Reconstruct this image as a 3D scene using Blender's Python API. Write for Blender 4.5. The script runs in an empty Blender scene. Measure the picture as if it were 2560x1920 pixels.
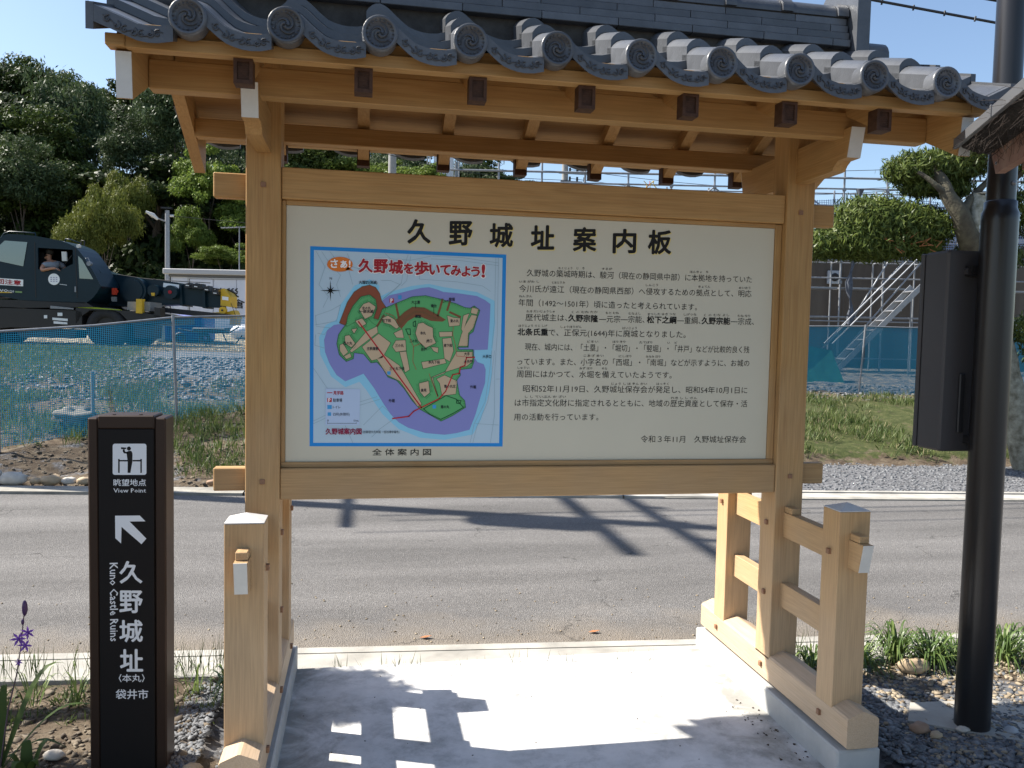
import bpy, math, random
import numpy as np
from mathutils import Vector, Matrix, noise
random.seed(7)
rng = np.random.default_rng(11)
S = bpy.context.scene
COL = S.collection

# ------------------------------------------------------------------ camera
YAW = math.radians(10.392)
cam_d = bpy.data.cameras.new("camera")
cam_d.sensor_width = 36.0
cam_d.lens = 28.67
cam_d.clip_start = 0.05
cam_d.clip_end = 1500.0
cam = bpy.data.objects.new("camera", cam_d)
COL.objects.link(cam)
cam.matrix_world = Matrix((
    (0.98359680, -0.01048542, -0.18007618, 0.29283772),
    (-0.17912583, 0.06079662, -0.98194588, -3.03076224),
    (0.02124414, 0.99809510, 0.05792115, 1.51),
    (0, 0, 0, 1)))
S.camera = cam

# ------------------------------------------------------------------ light
SUN = Vector((-0.88, 0.32, 1.0)).normalized()
el = math.asin(SUN.z)
az = math.atan2(SUN.x, SUN.y)
world = bpy.data.worlds.new("World")
S.world = world
world.use_nodes = True
wn = world.node_tree
sky = wn.nodes.new("ShaderNodeTexSky")
sky.sky_type = 'NISHITA'
sky.sun_disc = False
sky.sun_elevation = el
sky.sun_rotation = az
sky.air_density = 1.0
sky.dust_density = 1.0
sky.ozone_density = 1.7
wn.nodes["Background"].inputs[1].default_value = 0.088
wn.links.new(sky.outputs[0], wn.nodes["Background"].inputs[0])
sl = bpy.data.lights.new("sun", 'SUN')
sl.energy = 5.0
sl.angle = math.radians(0.53)
sl.color = (1.0, 0.942, 0.855)
sun = bpy.data.objects.new("sun", sl)
COL.objects.link(sun)
sun.rotation_euler = (-SUN).to_track_quat('-Z', 'Y').to_euler()
sun.location = (-10, 5, 12)
vs = S.view_settings
vs.view_transform = 'Standard'
vs.look = 'None'
vs.exposure = 1.22
vs.gamma = 1.0
vs.use_curve_mapping = False
try:
    S.cycles.max_bounces = 8
    S.cycles.diffuse_bounces = 4
    S.cycles.transparent_max_bounces = 24
    S.cycles.use_denoising = True
except Exception:
    pass

# ------------------------------------------------------------------ helpers
def smooth(t):
    t = max(0.0, min(1.0, t))
    return t * t * (3 - 2 * t)

def nz(x, y, z=0.0, s=1.0):
    return noise.noise(Vector((x * s, y * s, z * s)))

class MB:
    """collects polygons in world coordinates"""
    def __init__(self):
        self.v = []; self.f = []; self.sm = []
    def add(self, vs, fs, smooth=False):
        b = len(self.v)
        self.v.extend([tuple(p) for p in vs])
        for f in fs:
            self.f.append([b + i for i in f]); self.sm.append(smooth)
        return self
    def box(self, x0, x1, y0, y1, z0, z1, c=0.0):
        if x1 < x0: x0, x1 = x1, x0
        if y1 < y0: y0, y1 = y1, y0
        if z1 < z0: z0, z1 = z1, z0
        if c <= 0:
            vs = [(x, y, z) for z in (z0, z1) for y in (y0, y1) for x in (x0, x1)]
            return self.add(vs, [(0, 2, 3, 1), (4, 5, 7, 6), (0, 1, 5, 4), (2, 6, 7, 3), (0, 4, 6, 2), (1, 3, 7, 5)])
        X = (x0, x1); Y = (y0, y1); Z = (z0, z1); vs = []; idx = {}
        for i in (0, 1):
            for j in (0, 1):
                for k in (0, 1):
                    sx = 1 if i == 0 else -1; sy = 1 if j == 0 else -1; sz = 1 if k == 0 else -1
                    for a, (dx, dy, dz) in enumerate(((0, c, c), (c, 0, c), (c, c, 0))):
                        idx[(i, j, k, a)] = len(vs)
                        vs.append((X[i] + sx * dx, Y[j] + sy * dy, Z[k] + sz * dz))
        fs = []
        I = idx
        for i in (0, 1):
            q = [I[(i, 0, 0, 0)], I[(i, 1, 0, 0)], I[(i, 1, 1, 0)], I[(i, 0, 1, 0)]]
            fs.append(q if i else q[::-1])
            q = [I[(0, i, 0, 1)], I[(1, i, 0, 1)], I[(1, i, 1, 1)], I[(0, i, 1, 1)]]
            fs.append(q[::-1] if i else q)
            q = [I[(0, 0, i, 2)], I[(1, 0, i, 2)], I[(1, 1, i, 2)], I[(0, 1, i, 2)]]
            fs.append(q if i else q[::-1])
        for a in (0, 1):
            for b in (0, 1):
                q = [I[(0, a, b, 1)], I[(1, a, b, 1)], I[(1, a, b, 2)], I[(0, a, b, 2)]]
                fs.append(q if (a == b) else q[::-1])
                q = [I[(a, 0, b, 0)], I[(a, 1, b, 0)], I[(a, 1, b, 2)], I[(a, 0, b, 2)]]
                fs.append(q[::-1] if (a == b) else q)
                q = [I[(a, b, 0, 0)], I[(a, b, 1, 0)], I[(a, b, 1, 1)], I[(a, b, 0, 1)]]
                fs.append(q if (a == b) else q[::-1])
                for d in (0, 1):
                    t = [I[(a, b, d, 0)], I[(a, b, d, 1)], I[(a, b, d, 2)]]
                    fs.append(t if (a + b + d) % 2 == 0 else t[::-1])
        return self.add(vs, fs)
    def prism(self, poly, ax, a, b):
        """poly: 2d points; ax: 'x','y','z' extrude axis. 2d = remaining axes in order"""
        def P(p, t):
            if ax == 'x': return (t, p[0], p[1])
            if ax == 'y': return (p[0], t, p[1])
            return (p[0], p[1], t)
        n = len(poly)
        vs = [P(p, a) for p in poly] + [P(p, b) for p in poly]
        fs = [list(range(n))[::-1], list(range(n, 2 * n))]
        for i in range(n):
            j = (i + 1) % n
            fs.append((i, j, n + j, n + i))
        return self.add(vs, fs)
    def tube(self, pts, r, n=8, caps=True):
        pts = [Vector(p) for p in pts]
        m = len(pts)
        rs = r if isinstance(r, (list, tuple)) else [r] * m
        vs = []; prev = None
        for i, p in enumerate(pts):
            if i == 0: t = pts[1] - p
            elif i == m - 1: t = p - pts[i - 1]
            else: t = pts[i + 1] - pts[i - 1]
            if t.length < 1e-9: t = Vector((0, 0, 1))
            t.normalize()
            if prev is None:
                u = t.orthogonal().normalized()
            else:
                u = prev - t * prev.dot(t)
                u = u.normalized() if u.length > 1e-6 else t.orthogonal().normalized()
            prev = u
            w = t.cross(u)
            for k in range(n):
                a = 2 * math.pi * k / n
                vs.append(p + (u * math.cos(a) + w * math.sin(a)) * rs[i])
        fs = []
        for i in range(m - 1):
            for k in range(n):
                k2 = (k + 1) % n
                fs.append((i * n + k, i * n + k2, (i + 1) * n + k2, (i + 1) * n + k))
        self.add(vs, fs, True)
        if caps:
            self.add(vs[:n], [list(range(n))[::-1]]); self.add(vs[-n:], [list(range(n))])
        return self
    def cyl(self, p0, p1, r, n=16):
        return self.tube([p0, p1], r, n)
    def lathe(self, prof, c=(0, 0, 0), n=20, axis='z'):
        vs = []
        for (r, h) in prof:
            for k in range(n):
                a = 2 * math.pi * k / n
                x, y = r * math.cos(a), r * math.sin(a)
                if axis == 'z': q = (c[0] + x, c[1] + y, c[2] + h)
                elif axis == 'y': q = (c[0] + x, c[1] + h, c[2] + y)
                else: q = (c[0] + h, c[1] + x, c[2] + y)
                vs.append(q)
        fs = []
        for i in range(len(prof) - 1):
            for k in range(n):
                k2 = (k + 1) % n
                fs.append((i * n + k, i * n + k2, (i + 1) * n + k2, (i + 1) * n + k))
        return self.add(vs, fs, True)
    def ball(self, c, r, n=10, m=6, jit=0.0, sq=(1, 1, 1)):
        vs = []
        for i in range(m + 1):
            th = math.pi * i / m
            for k in range(n):
                a = 2 * math.pi * k / n
                d = Vector((math.sin(th) * math.cos(a), math.sin(th) * math.sin(a), math.cos(th)))
                rr = r * (1 + jit * noise.noise(d * 1.7 + Vector(c) * 9))
                vs.append((c[0] + d.x * rr * sq[0], c[1] + d.y * rr * sq[1], c[2] + d.z * rr * sq[2]))
        fs = []
        for i in range(m):
            for k in range(n):
                k2 = (k + 1) % n
                fs.append((i * n + k, (i + 1) * n + k, (i + 1) * n + k2, i * n + k2))
        return self.add(vs, fs, True)
    def mesh(self, name, off=(0, 0, 0)):
        me = bpy.data.meshes.new(name)
        ox, oy, oz = off
        me.from_pydata([(a - ox, b - oy, c - oz) for a, b, c in self.v], [], self.f)
        me.polygons.foreach_set("use_smooth", self.sm)
        me.update()
        return me
    def build(self, name, mat=None, parent=None, off=None):
        o0 = Vector(off) if off is not None else (parent_world(parent) if parent else Vector((0, 0, 0)))
        me = self.mesh(name, o0)
        if mat: me.materials.append(mat)
        o = bpy.data.objects.new(name, me)
        COL.objects.link(o)
        if parent: o.parent = parent
        elif off is not None: o.location = o0
        return o

def parent_world(p):
    v = Vector((0, 0, 0))
    while p is not None:
        v = v + p.location; p = p.parent
    return v

def tag(o, label=None, cat=None, group=None, kind=None):
    if label: o["label"] = label
    if cat: o["category"] = cat
    if group: o["group"] = group
    if kind: o["kind"] = kind
    return o

def thing(name, label, cat, loc=(0, 0, 0), rz=0.0, group=None):
    o = bpy.data.objects.new(name, None)
    COL.objects.link(o)
    o.empty_display_size = 0.2
    o.location = loc
    o.rotation_euler = (0, 0, rz)
    return tag(o, label, cat, group)

def inst(me, name, parent, loc, rot=(0, 0, 0), scale=(1, 1, 1)):
    o = bpy.data.objects.new(name, me)
    COL.objects.link(o)
    o.parent = parent
    o.location = loc
    o.rotation_euler = rot
    o.scale = scale
    return o

def copy_tree(o, parent=None):
    c = o.copy(); COL.objects.link(c); c.parent = parent
    for ch in list(o.children):
        copy_tree(ch, c)
    return c

def quads(name, cen, u, w, mat=None):
    """leaf quads: centres (n,3), half vectors u and w (n,3) -> mesh"""
    n = len(cen)
    V = np.empty((n, 4, 3), dtype=np.float32)
    V[:, 0] = cen - u; V[:, 1] = cen - w; V[:, 2] = cen + u; V[:, 3] = cen + w
    me = bpy.data.meshes.new(name)
    me.vertices.add(n * 4); me.loops.add(n * 4); me.polygons.add(n)
    me.vertices.foreach_set("co", V.ravel())
    me.loops.foreach_set("vertex_index", np.arange(n * 4, dtype=np.int32))
    me.polygons.foreach_set("loop_start", np.arange(0, n * 4, 4, dtype=np.int32))
    me.polygons.foreach_set("loop_total", np.full(n, 4, dtype=np.int32))
    me.update(calc_edges=True)
    me.validate()
    if mat: me.materials.append(mat)
    return me

# ------------------------------------------------------------------ materials
MATS = {}
def srgb(h):
    h = h.lstrip('#')
    c = [int(h[i:i + 2], 16) / 255 for i in (0, 2, 4)]
    return tuple(((x / 12.92) if x <= 0.04045 else ((x + 0.055) / 1.055) ** 2.4) for x in c) + (1,)

def mat(name, col, rough=0.7, var=0.0, vscale=8.0, bump=0.0, bscale=60.0, metal=0.0, stretch=(1, 1, 1),
        col2=None, objvar=0.0, detail=4.0, spec=0.5, transl=0.0, coat=0.0):
    m = bpy.data.materials.new(name)
    m.use_nodes = True
    nt = m.node_tree; N = nt.nodes; L = nt.links
    b = N["Principled BSDF"]
    b.inputs["Roughness"].default_value = rough
    b.inputs["Metallic"].default_value = metal
    b.inputs["Specular IOR Level"].default_value = spec
    b.inputs["Coat Weight"].default_value = coat
    if len(col) == 3: col = tuple(col) + (1,)
    b.inputs["Base Color"].default_value = col
    tc = N.new("ShaderNodeTexCoord")
    mp = N.new("ShaderNodeMapping")
    mp.inputs["Scale"].default_value = stretch
    L.new(tc.outputs["Object"], mp.inputs[0])
    out = None
    if var > 0 or col2:
        t = N.new("ShaderNodeTexNoise")
        t.inputs["Scale"].default_value = vscale
        t.inputs["Detail"].default_value = detail
        t.inputs["Roughness"].default_value = 0.6
        L.new(mp.outputs[0], t.inputs[0])
        mx = N.new("ShaderNodeMix"); mx.data_type = 'RGBA'
        mr = N.new("ShaderNodeMapRange")
        mr.inputs[1].default_value = 0.3; mr.inputs[2].default_value = 0.7
        L.new(t.outputs[0], mr.inputs[0]); L.new(mr.outputs[0], mx.inputs[0])
        c1 = col; c2 = col2
        if c2 is None:
            c1 = tuple(x * (1 - var) for x in col[:3]) + (1,)
            c2 = tuple(min(1, x * (1 + var)) for x in col[:3]) + (1,)
        elif len(c2) == 3: c2 = tuple(c2) + (1,)
        mx.inputs[6].default_value = c1; mx.inputs[7].default_value = c2
        out = mx.outputs[2]
    if objvar > 0:
        oi = N.new("ShaderNodeObjectInfo")
        hs = N.new("ShaderNodeHueSaturation")
        mr = N.new("ShaderNodeMapRange")
        mr.inputs[3].default_value = 1 - objvar; mr.inputs[4].default_value = 1 + objvar
        L.new(oi.outputs["Random"], mr.inputs[0]); L.new(mr.outputs[0], hs.inputs["Value"])
        if out: L.new(out, hs.inputs["Color"])
        else: hs.inputs["Color"].default_value = col
        out = hs.outputs[0]
    if out: L.new(out, b.inputs["Base Color"])
    if bump > 0:
        t = N.new("ShaderNodeTexNoise")
        t.inputs["Scale"].default_value = bscale
        t.inputs["Detail"].default_value = 3
        L.new(mp.outputs[0], t.inputs[0])
        bp = N.new("ShaderNodeBump")
        bp.inputs["Strength"].default_value = bump
        bp.inputs["Distance"].default_value = 0.01
        L.new(t.outputs[0], bp.inputs["Height"])
        L.new(bp.outputs[0], b.inputs["Normal"])
    if transl > 0:
        tr = N.new("ShaderNodeBsdfTranslucent")
        ms = N.new("ShaderNodeMixShader")
        ms.inputs[0].default_value = transl
        if out: L.new(out, tr.inputs[0])
        else: tr.inputs[0].default_value = col
        L.new(b.outputs[0], ms.inputs[1]); L.new(tr.outputs[0], ms.inputs[2])
        L.new(ms.outputs[0], N["Material Output"].inputs[0])
    MATS[name] = m
    return m

def wood(name, axis, base, dark, rough=0.55):
    m = bpy.data.materials.new(name)
    m.use_nodes = True
    nt = m.node_tree; N = nt.nodes; L = nt.links
    b = N["Principled BSDF"]
    b.inputs["Roughness"].default_value = rough
    b.inputs["Specular IOR Level"].default_value = 0.3
    tc = N.new("ShaderNodeTexCoord"); oi = N.new("ShaderNodeObjectInfo")
    add = N.new("ShaderNodeVectorMath"); add.operation = 'ADD'
    sc = N.new("ShaderNodeVectorMath"); sc.operation = 'SCALE'
    comb = N.new("ShaderNodeCombineXYZ")
    for i in range(3): L.new(oi.outputs["Random"], comb.inputs[i])
    L.new(comb.outputs[0], sc.inputs[0]); sc.inputs["Scale"].default_value = 7.3
    L.new(tc.outputs["Object"], add.inputs[0]); L.new(sc.outputs[0], add.inputs[1])
    mp = N.new("ShaderNodeMapping")
    s = [1.0, 1.0, 1.0]; s['xyz'.index(axis)] = 0.035
    mp.inputs["Scale"].default_value = s
    L.new(add.outputs[0], mp.inputs[0])
    fine = N.new("ShaderNodeTexNoise"); fine.inputs["Scale"].default_value = 220; fine.inputs["Detail"].default_value = 3
    L.new(mp.outputs[0], fine.inputs[0])
    ring = N.new("ShaderNodeTexNoise"); ring.inputs["Scale"].default_value = 16; ring.inputs["Detail"].default_value = 2
    ring.inputs["Distortion"].default_value = 0.4
    L.new(mp.outputs[0], ring.inputs[0])
    mul = N.new("ShaderNodeMath"); mul.operation = 'MULTIPLY'; mul.inputs[1].default_value = 55
    L.new(ring.outputs[0], mul.inputs[0])
    sn = N.new("ShaderNodeMath"); sn.operation = 'SINE'; L.new(mul.outputs[0], sn.inputs[0])
    mr = N.new("ShaderNodeMapRange"); mr.inputs[1].default_value = -1; mr.inputs[2].default_value = 1
    L.new(sn.outputs[0], mr.inputs[0])
    pw = N.new("ShaderNodeMath"); pw.operation = 'POWER'; pw.inputs[1].default_value = 3
    L.new(mr.outputs[0], pw.inputs[0])
    m1 = N.new("ShaderNodeMix"); m1.data_type = 'RGBA'
    m1.inputs[6].default_value = tuple(base) + (1,); m1.inputs[7].default_value = tuple(dark) + (1,)
    f = N.new("ShaderNodeMath"); f.operation = 'MULTIPLY'; f.inputs[1].default_value = 0.5
    L.new(pw.outputs[0], f.inputs[0]); L.new(f.outputs[0], m1.inputs[0])
    mr2 = N.new("ShaderNodeMapRange"); mr2.inputs[1].default_value = 0.3; mr2.inputs[2].default_value = 0.7
    mr2.inputs[3].default_value = 0.88; mr2.inputs[4].default_value = 1.1
    L.new(fine.outputs[0], mr2.inputs[0])
    big = N.new("ShaderNodeTexNoise"); big.inputs["Scale"].default_value = 3.5; big.inputs["Detail"].default_value = 2
    L.new(tc.outputs["Object"], big.inputs[0])
    mr3 = N.new("ShaderNodeMapRange"); mr3.inputs[1].default_value = 0.3; mr3.inputs[2].default_value = 0.7
    mr3.inputs[3].default_value = 0.93; mr3.inputs[4].default_value = 1.06
    L.new(big.outputs[0], mr3.inputs[0])
    mm = N.new("ShaderNodeMath"); mm.operation = 'MULTIPLY'
    L.new(mr2.outputs[0], mm.inputs[0]); L.new(mr3.outputs[0], mm.inputs[1])
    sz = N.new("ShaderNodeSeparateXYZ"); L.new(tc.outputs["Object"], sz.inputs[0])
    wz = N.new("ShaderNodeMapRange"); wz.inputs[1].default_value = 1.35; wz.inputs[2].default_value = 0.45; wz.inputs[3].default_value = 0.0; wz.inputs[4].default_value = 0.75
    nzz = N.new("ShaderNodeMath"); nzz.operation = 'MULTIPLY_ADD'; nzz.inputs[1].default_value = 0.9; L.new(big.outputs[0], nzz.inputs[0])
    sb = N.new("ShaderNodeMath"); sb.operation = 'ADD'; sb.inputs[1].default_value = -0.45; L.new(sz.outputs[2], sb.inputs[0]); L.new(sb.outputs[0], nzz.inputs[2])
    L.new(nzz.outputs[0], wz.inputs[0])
    mw = N.new("ShaderNodeMix"); mw.data_type = 'RGBA'; L.new(wz.outputs[0], mw.inputs[0]); L.new(m1.outputs[2], mw.inputs[6]); mw.inputs[7].default_value = (0.46, 0.33, 0.205, 1)  # paler beige towards the ground: weathering plus bounced light put into the colour
    # brown water streaks running down the grain
    mps = N.new("ShaderNodeMapping"); mps.inputs["Scale"].default_value = (22, 22, 1.1); L.new(tc.outputs["Object"], mps.inputs[0])
    stn = N.new("ShaderNodeTexNoise"); stn.inputs["Scale"].default_value = 1.0; stn.inputs["Detail"].default_value = 3; L.new(mps.outputs[0], stn.inputs[0])
    str_ = N.new("ShaderNodeMapRange"); str_.inputs[1].default_value = 0.60; str_.inputs[2].default_value = 0.78; str_.inputs[4].default_value = 0.55; L.new(stn.outputs[0], str_.inputs[0])
    mst = N.new("ShaderNodeMix"); mst.data_type = 'RGBA'; (L.new(str_.outputs[0], mst.inputs[0]) if axis == "z" else setattr(mst.inputs[0], "default_value", 0.0)); L.new(mw.outputs[2], mst.inputs[6]); mst.inputs[7].default_value = (0.27, 0.145, 0.06, 1)
    hs = N.new("ShaderNodeHueSaturation")
    mro = N.new("ShaderNodeMapRange"); mro.inputs[3].default_value = 0.9; mro.inputs[4].default_value = 1.1
    L.new(oi.outputs["Random"], mro.inputs[0])
    mm2 = N.new("ShaderNodeMath"); mm2.operation = 'MULTIPLY'
    L.new(mm.outputs[0], mm2.inputs[0]); L.new(mro.outputs[0], mm2.inputs[1])
    L.new(mm2.outputs[0], hs.inputs["Value"]); L.new(mst.outputs[2], hs.inputs["Color"])
    L.new(hs.outputs[0], b.inputs["Base Color"])
    bp = N.new("ShaderNodeBump"); bp.inputs["Strength"].default_value = 0.12; bp.inputs["Distance"].default_value = 0.003
    L.new(fine.outputs[0], bp.inputs["Height"]); L.new(bp.outputs[0], b.inputs["Normal"])
    MATS[name] = m
    return m

CY = (0.415, 0.243, 0.092); CYD = (0.345, 0.182, 0.062)
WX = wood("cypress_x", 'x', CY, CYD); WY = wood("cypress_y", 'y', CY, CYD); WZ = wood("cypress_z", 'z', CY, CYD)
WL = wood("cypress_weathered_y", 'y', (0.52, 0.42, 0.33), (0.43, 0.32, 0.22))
M_white = mat("white_paint", (0.60, 0.59, 0.55), 0.55, 0.05, 30)
M_peg = mat("brown_peg", (0.25, 0.13, 0.07), 0.6, 0.15, 60)
M_cap = mat("rafter_cap_copper", (0.065, 0.032, 0.019), 0.6, 0.3, 60, spec=0.2)
M_tile = mat("smoked_roof_tile", (0.082, 0.087, 0.096), 0.33, 0.22, 11, bump=0.12, bscale=120, objvar=0.20)
M_tiled = mat("smoked_tile_relief", (0.05, 0.054, 0.062), 0.5, 0.15, 30)
M_conc = mat("grey_concrete", (0.40, 0.40, 0.385), 0.85, 0.14, 5, bump=0.15, bscale=180)
M_black = mat("black_plastic", (0.012, 0.012, 0.014), 0.5)
M_print = {}
def ink(name, h, rough=0.6):
    if name not in M_print:
        M_print[name] = mat("print_" + name, srgb(h), rough, spec=0.3)
    return M_print[name]
M_gal = mat("galvanised_steel", (0.24, 0.25, 0.265), 0.5, 0.15, 14, metal=0.45, objvar=0.12)

# ------------------------------------------------------------------ terrain
def road_near(x): return 0.93 - 0.066 * x
def road_far(x): return 4.78 - 0.11 * x
def lerp_tab(t, tab):
    if t <= tab[0][0]: return tab[0][1]
    for (a, va), (b, vb) in zip(tab, tab[1:]):
        if t <= b: return va + (vb - va) * (t - a) / (b - a)
    return tab[-1][1]
TL = [(0, -0.03), (0.35, 0.02), (1.0, 0.17), (2.2, 0.36), (2.9, 0.44), (6, 0.78), (10, 1.0), (14.5, 1.03), (17, 1.06), (22, 1.42), (30, 1.55), (60, 1.8), (400, 2)]
TR = [(0, -0.035), (1.95, -0.035), (2.15, 0.10), (3.2, 0.20), (7.2, 0.53), (9, 0.60), (15, 0.75), (40, 0.9), (400, 2)]
def ground_z(x, y):
    n, f = road_near(x), road_far(x)
    if y < n - 0.20:
        z = -0.035 + 0.012 * nz(x, y, 0, 3.0) + 0.006 * nz(x, y, 3, 11)
        if -0.28 < x < 2.26 and y > -2.3: z = -0.09
        return z
    d = y - f - 0.44
    if d < -0.02: return -0.16
    t = smooth((x - 1.0) / 3.5)
    zl = lerp_tab(d, TL); zr = lerp_tab(d, TR)
    z = zl * (1 - t) + zr * t
    a = smooth(d / 0.6) * (1 - t) + smooth((d - 1.9) / 0.5) * t
    far = 1 - smooth((d - 7) / 6)
    z += a * (0.05 * nz(x, y, 0, 1.6) + 0.035 * nz(x, y, 5, 4.5) + 0.02 * nz(x, y, 9, 10)) * (0.25 + 0.75 * far)
    if t < 0.3 and 3.2 < d < 6: z -= 0.10 * math.exp(-((d - 4.3) / 0.6) ** 2)
    return z

def build_ground():
    xs = np.concatenate([np.linspace(-220, -40, 12), np.linspace(-34, -10, 22), np.arange(-9, 13.01, 0.16), np.linspace(14, 40, 24), np.linspace(50, 260, 12)])
    ys = np.concatenate([np.linspace(-60, -8, 10), np.linspace(-7, -3, 8), np.arange(-2.8, 14.01, 0.14), np.linspace(14.5, 36, 40), np.linspace(40, 400, 20)])
    nx, ny = len(xs), len(ys)
    vs = [(x, y, ground_z(x, y)) for y in ys for x in xs]
    fs = []
    for j in range(ny - 1):
        for i in range(nx - 1):
            a = j * nx + i
            fs.append((a, a + 1, a + nx + 1, a + nx))
    me = bpy.data.meshes.new("ground")
    me.from_pydata(vs, [], fs)
    me.polygons.foreach_set("use_smooth", [True] * len(fs))
    ca = me.color_attributes.new("zone", 'FLOAT_COLOR', 'POINT')
    buf = []
    for (x, y, z) in vs:
        d = y - road_far(x) - 0.44
        t = smooth((x - 1.0) / 3.5)
        g = gr = sa = 0.0
        if y < road_near(x):
            gr = 0.75 * smooth((x - 1.6) / 0.5) * smooth((0.1 + 0.25 * nz(x, y, 1, 2) - (y - 0.35) * 1.2) * 3)   # blue gravel by the footing
            if -0.5 < x < 1: gr = smooth((x + 0.42) / 0.1) * smooth((y - 0.0) / 0.3)
            sa = 0.5 * smooth((x - 2.2) / 0.5) * (1 - gr)
            g = 0.25 * smooth((y - 0.45) / 0.2)
        elif d > -0.1:
            # left part
            gl = 0.35 * smooth((d - 0.9) / 0.8) * (1 - smooth((d - 3.6) / 1.0)) + 0.8 * smooth((d - 6.5) / 2) * smooth((-3.4 - 0.25 * (d - 8) - x) / 1.2) * (1 - smooth((d - 12) / 2))
            gl += 0.35 * smooth((d - 12) / 2) * (1 - smooth((d - 24) / 6))
            gvl = 0.9 * smooth((d - 5.2) / 1.2) * (1 - smooth((d - 10.5) / 1.5)) * smooth((x + 4.2 + 0.25 * (d - 8)) / 1.2) + 0.25
            sal = 0.8 * smooth((d - 11.5) / 2)
            # right part
            gR = 0.85 * smooth((d - 1.95) / 0.2 + 0.5 * nz(x, y, 2, 2.5)) * (1 - smooth((d - 6.3) / 0.8))
            gvR = (1 - smooth((d - 1.7) / 0.3)) + 0.6 * smooth((d - 6.8) / 0.8)
            saR = 0.7 * smooth((d - 7.4) / 1)
            g = gl * (1 - t) + gR * t; gr = gvl * (1 - t) + gvR * t; sa = sal * (1 - t) + saR * t
        if d > 26: g = 0.7
        buf.extend((max(0, min(1, g)), max(0, min(1, gr)), max(0, min(1, sa)), 1))
    ca.data.foreach_set("color", buf)
    m = bpy.data.materials.new("soil_grass_gravel"); m.use_nodes = True
    nt = m.node_tree; N = nt.nodes; L = nt.links; b = N["Principled BSDF"]
    b.inputs["Roughness"].default_value = 0.95; b.inputs["Specular IOR Level"].default_value = 0.15
    at = N.new("ShaderNodeVertexColor"); at.layer_name = "zone"
    sp = N.new("ShaderNodeSeparateColor"); L.new(at.outputs[0], sp.inputs[0])
    tc = N.new("ShaderNodeTexCoord")
    def noi(s, d=4, r=0.6):
        t = N.new("ShaderNodeTexNoise"); t.inputs["Scale"].default_value = s; t.inputs["Detail"].default_value = d
        t.inputs["Roughness"].default_value = r
        L.new(tc.outputs["Object"], t.inputs[0]); return t.outputs[0]
    def vor(s):
        t = N.new("ShaderNodeTexVoronoi"); t.inputs["Scale"].default_value = s
        L.new(tc.outputs["Object"], t.inputs[0]); return t
    def ramp(src, pts):
        r = N.new("ShaderNodeValToRGB"); L.new(src, r.inputs[0])
        e = r.color_ramp.elements
        e[0].position, e[0].color = pts[0][0], pts[0][1] + (1,)
        e[1].position, e[1].color = pts[-1][0], pts[-1][1] + (1,)
        for p, c in pts[1:-1]:
            q = e.new(p); q.color = c + (1,)
        return r.outputs[0]
    soil = ramp(noi(7, 8, 0.7), [(0.3, (0.05, 0.036, 0.025)), (0.5, (0.105, 0.08, 0.055)), (0.7, (0.19, 0.155, 0.11))])
    grass = ramp(noi(9, 8, 0.8), [(0.3, (0.025, 0.03, 0.012)), (0.5, (0.05, 0.062, 0.02)), (0.68, (0.115, 0.105, 0.05))])
    v = vor(42)
    sepv = N.new("ShaderNodeSeparateColor"); L.new(v.outputs["Color"], sepv.inputs[0])
    grav = ramp(sepv.outputs[0], [(0.0, (0.055, 0.055, 0.058)), (0.5, (0.115, 0.117, 0.122)), (1.0, (0.21, 0.21, 0.215))])
    v2 = vor(60)
    sepw = N.new("ShaderNodeSeparateColor"); L.new(v2.outputs["Color"], sepw.inputs[0])
    sand = ramp(sepw.outputs[0], [(0.0, (0.20, 0.16, 0.11)), (0.6, (0.33, 0.28, 0.20)), (1.0, (0.45, 0.38, 0.27))])
    def mixm(a, bb, mask, ns, k=1.6):
        md = N.new("ShaderNodeMath"); md.operation = 'MULTIPLY_ADD'; md.inputs[1].default_value = 2.2; md.inputs[2].default_value = -1.1
        L.new(ns, md.inputs[0])
        ad = N.new("ShaderNodeMath"); ad.operation = 'ADD'; L.new(mask, ad.inputs[0]); L.new(md.outputs[0], ad.inputs[1])
        mr = N.new("ShaderNodeMapRange"); mr.inputs[1].default_value = 0.35; mr.inputs[2].default_value = 0.65
        L.new(ad.outputs[0], mr.inputs[0])
        mk = N.new("ShaderNodeMath"); mk.operation = 'MULTIPLY'
        gt = N.new("ShaderNodeMapRange"); gt.inputs[1].default_value = 0.02; gt.inputs[2].default_value = 0.15; L.new(mask, gt.inputs[0])
        L.new(mr.outputs[0], mk.inputs[0]); L.new(gt.outputs[0], mk.inputs[1])
        mx = N.new("ShaderNodeMix"); mx.data_type = 'RGBA'
        L.new(mk.outputs[0], mx.inputs[0]); L.new(a, mx.inputs[6]); L.new(bb, mx.inputs[7])
        return mx.outputs[2]
    c = mixm(soil, sand, sp.outputs[2], noi(3.1))
    c = mixm(c, grav, sp.outputs[1], noi(4.7))
    c = mixm(c, grass, sp.outputs[0], noi(6.3))
    L.new(c, b.inputs["Base Color"])
    bp = N.new("ShaderNodeBump"); bp.inputs["Strength"].default_value = 0.7; bp.inputs["Distance"].default_value = 0.02
    L.new(noi(45, 6, 0.7), bp.inputs["Height"]); L.new(bp.outputs[0], b.inputs["Normal"])
    me.materials.append(m)
    o = bpy.data.objects.new("ground", me); COL.objects.link(o); o["kind"] = "structure"
    return o
build_ground()

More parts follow.
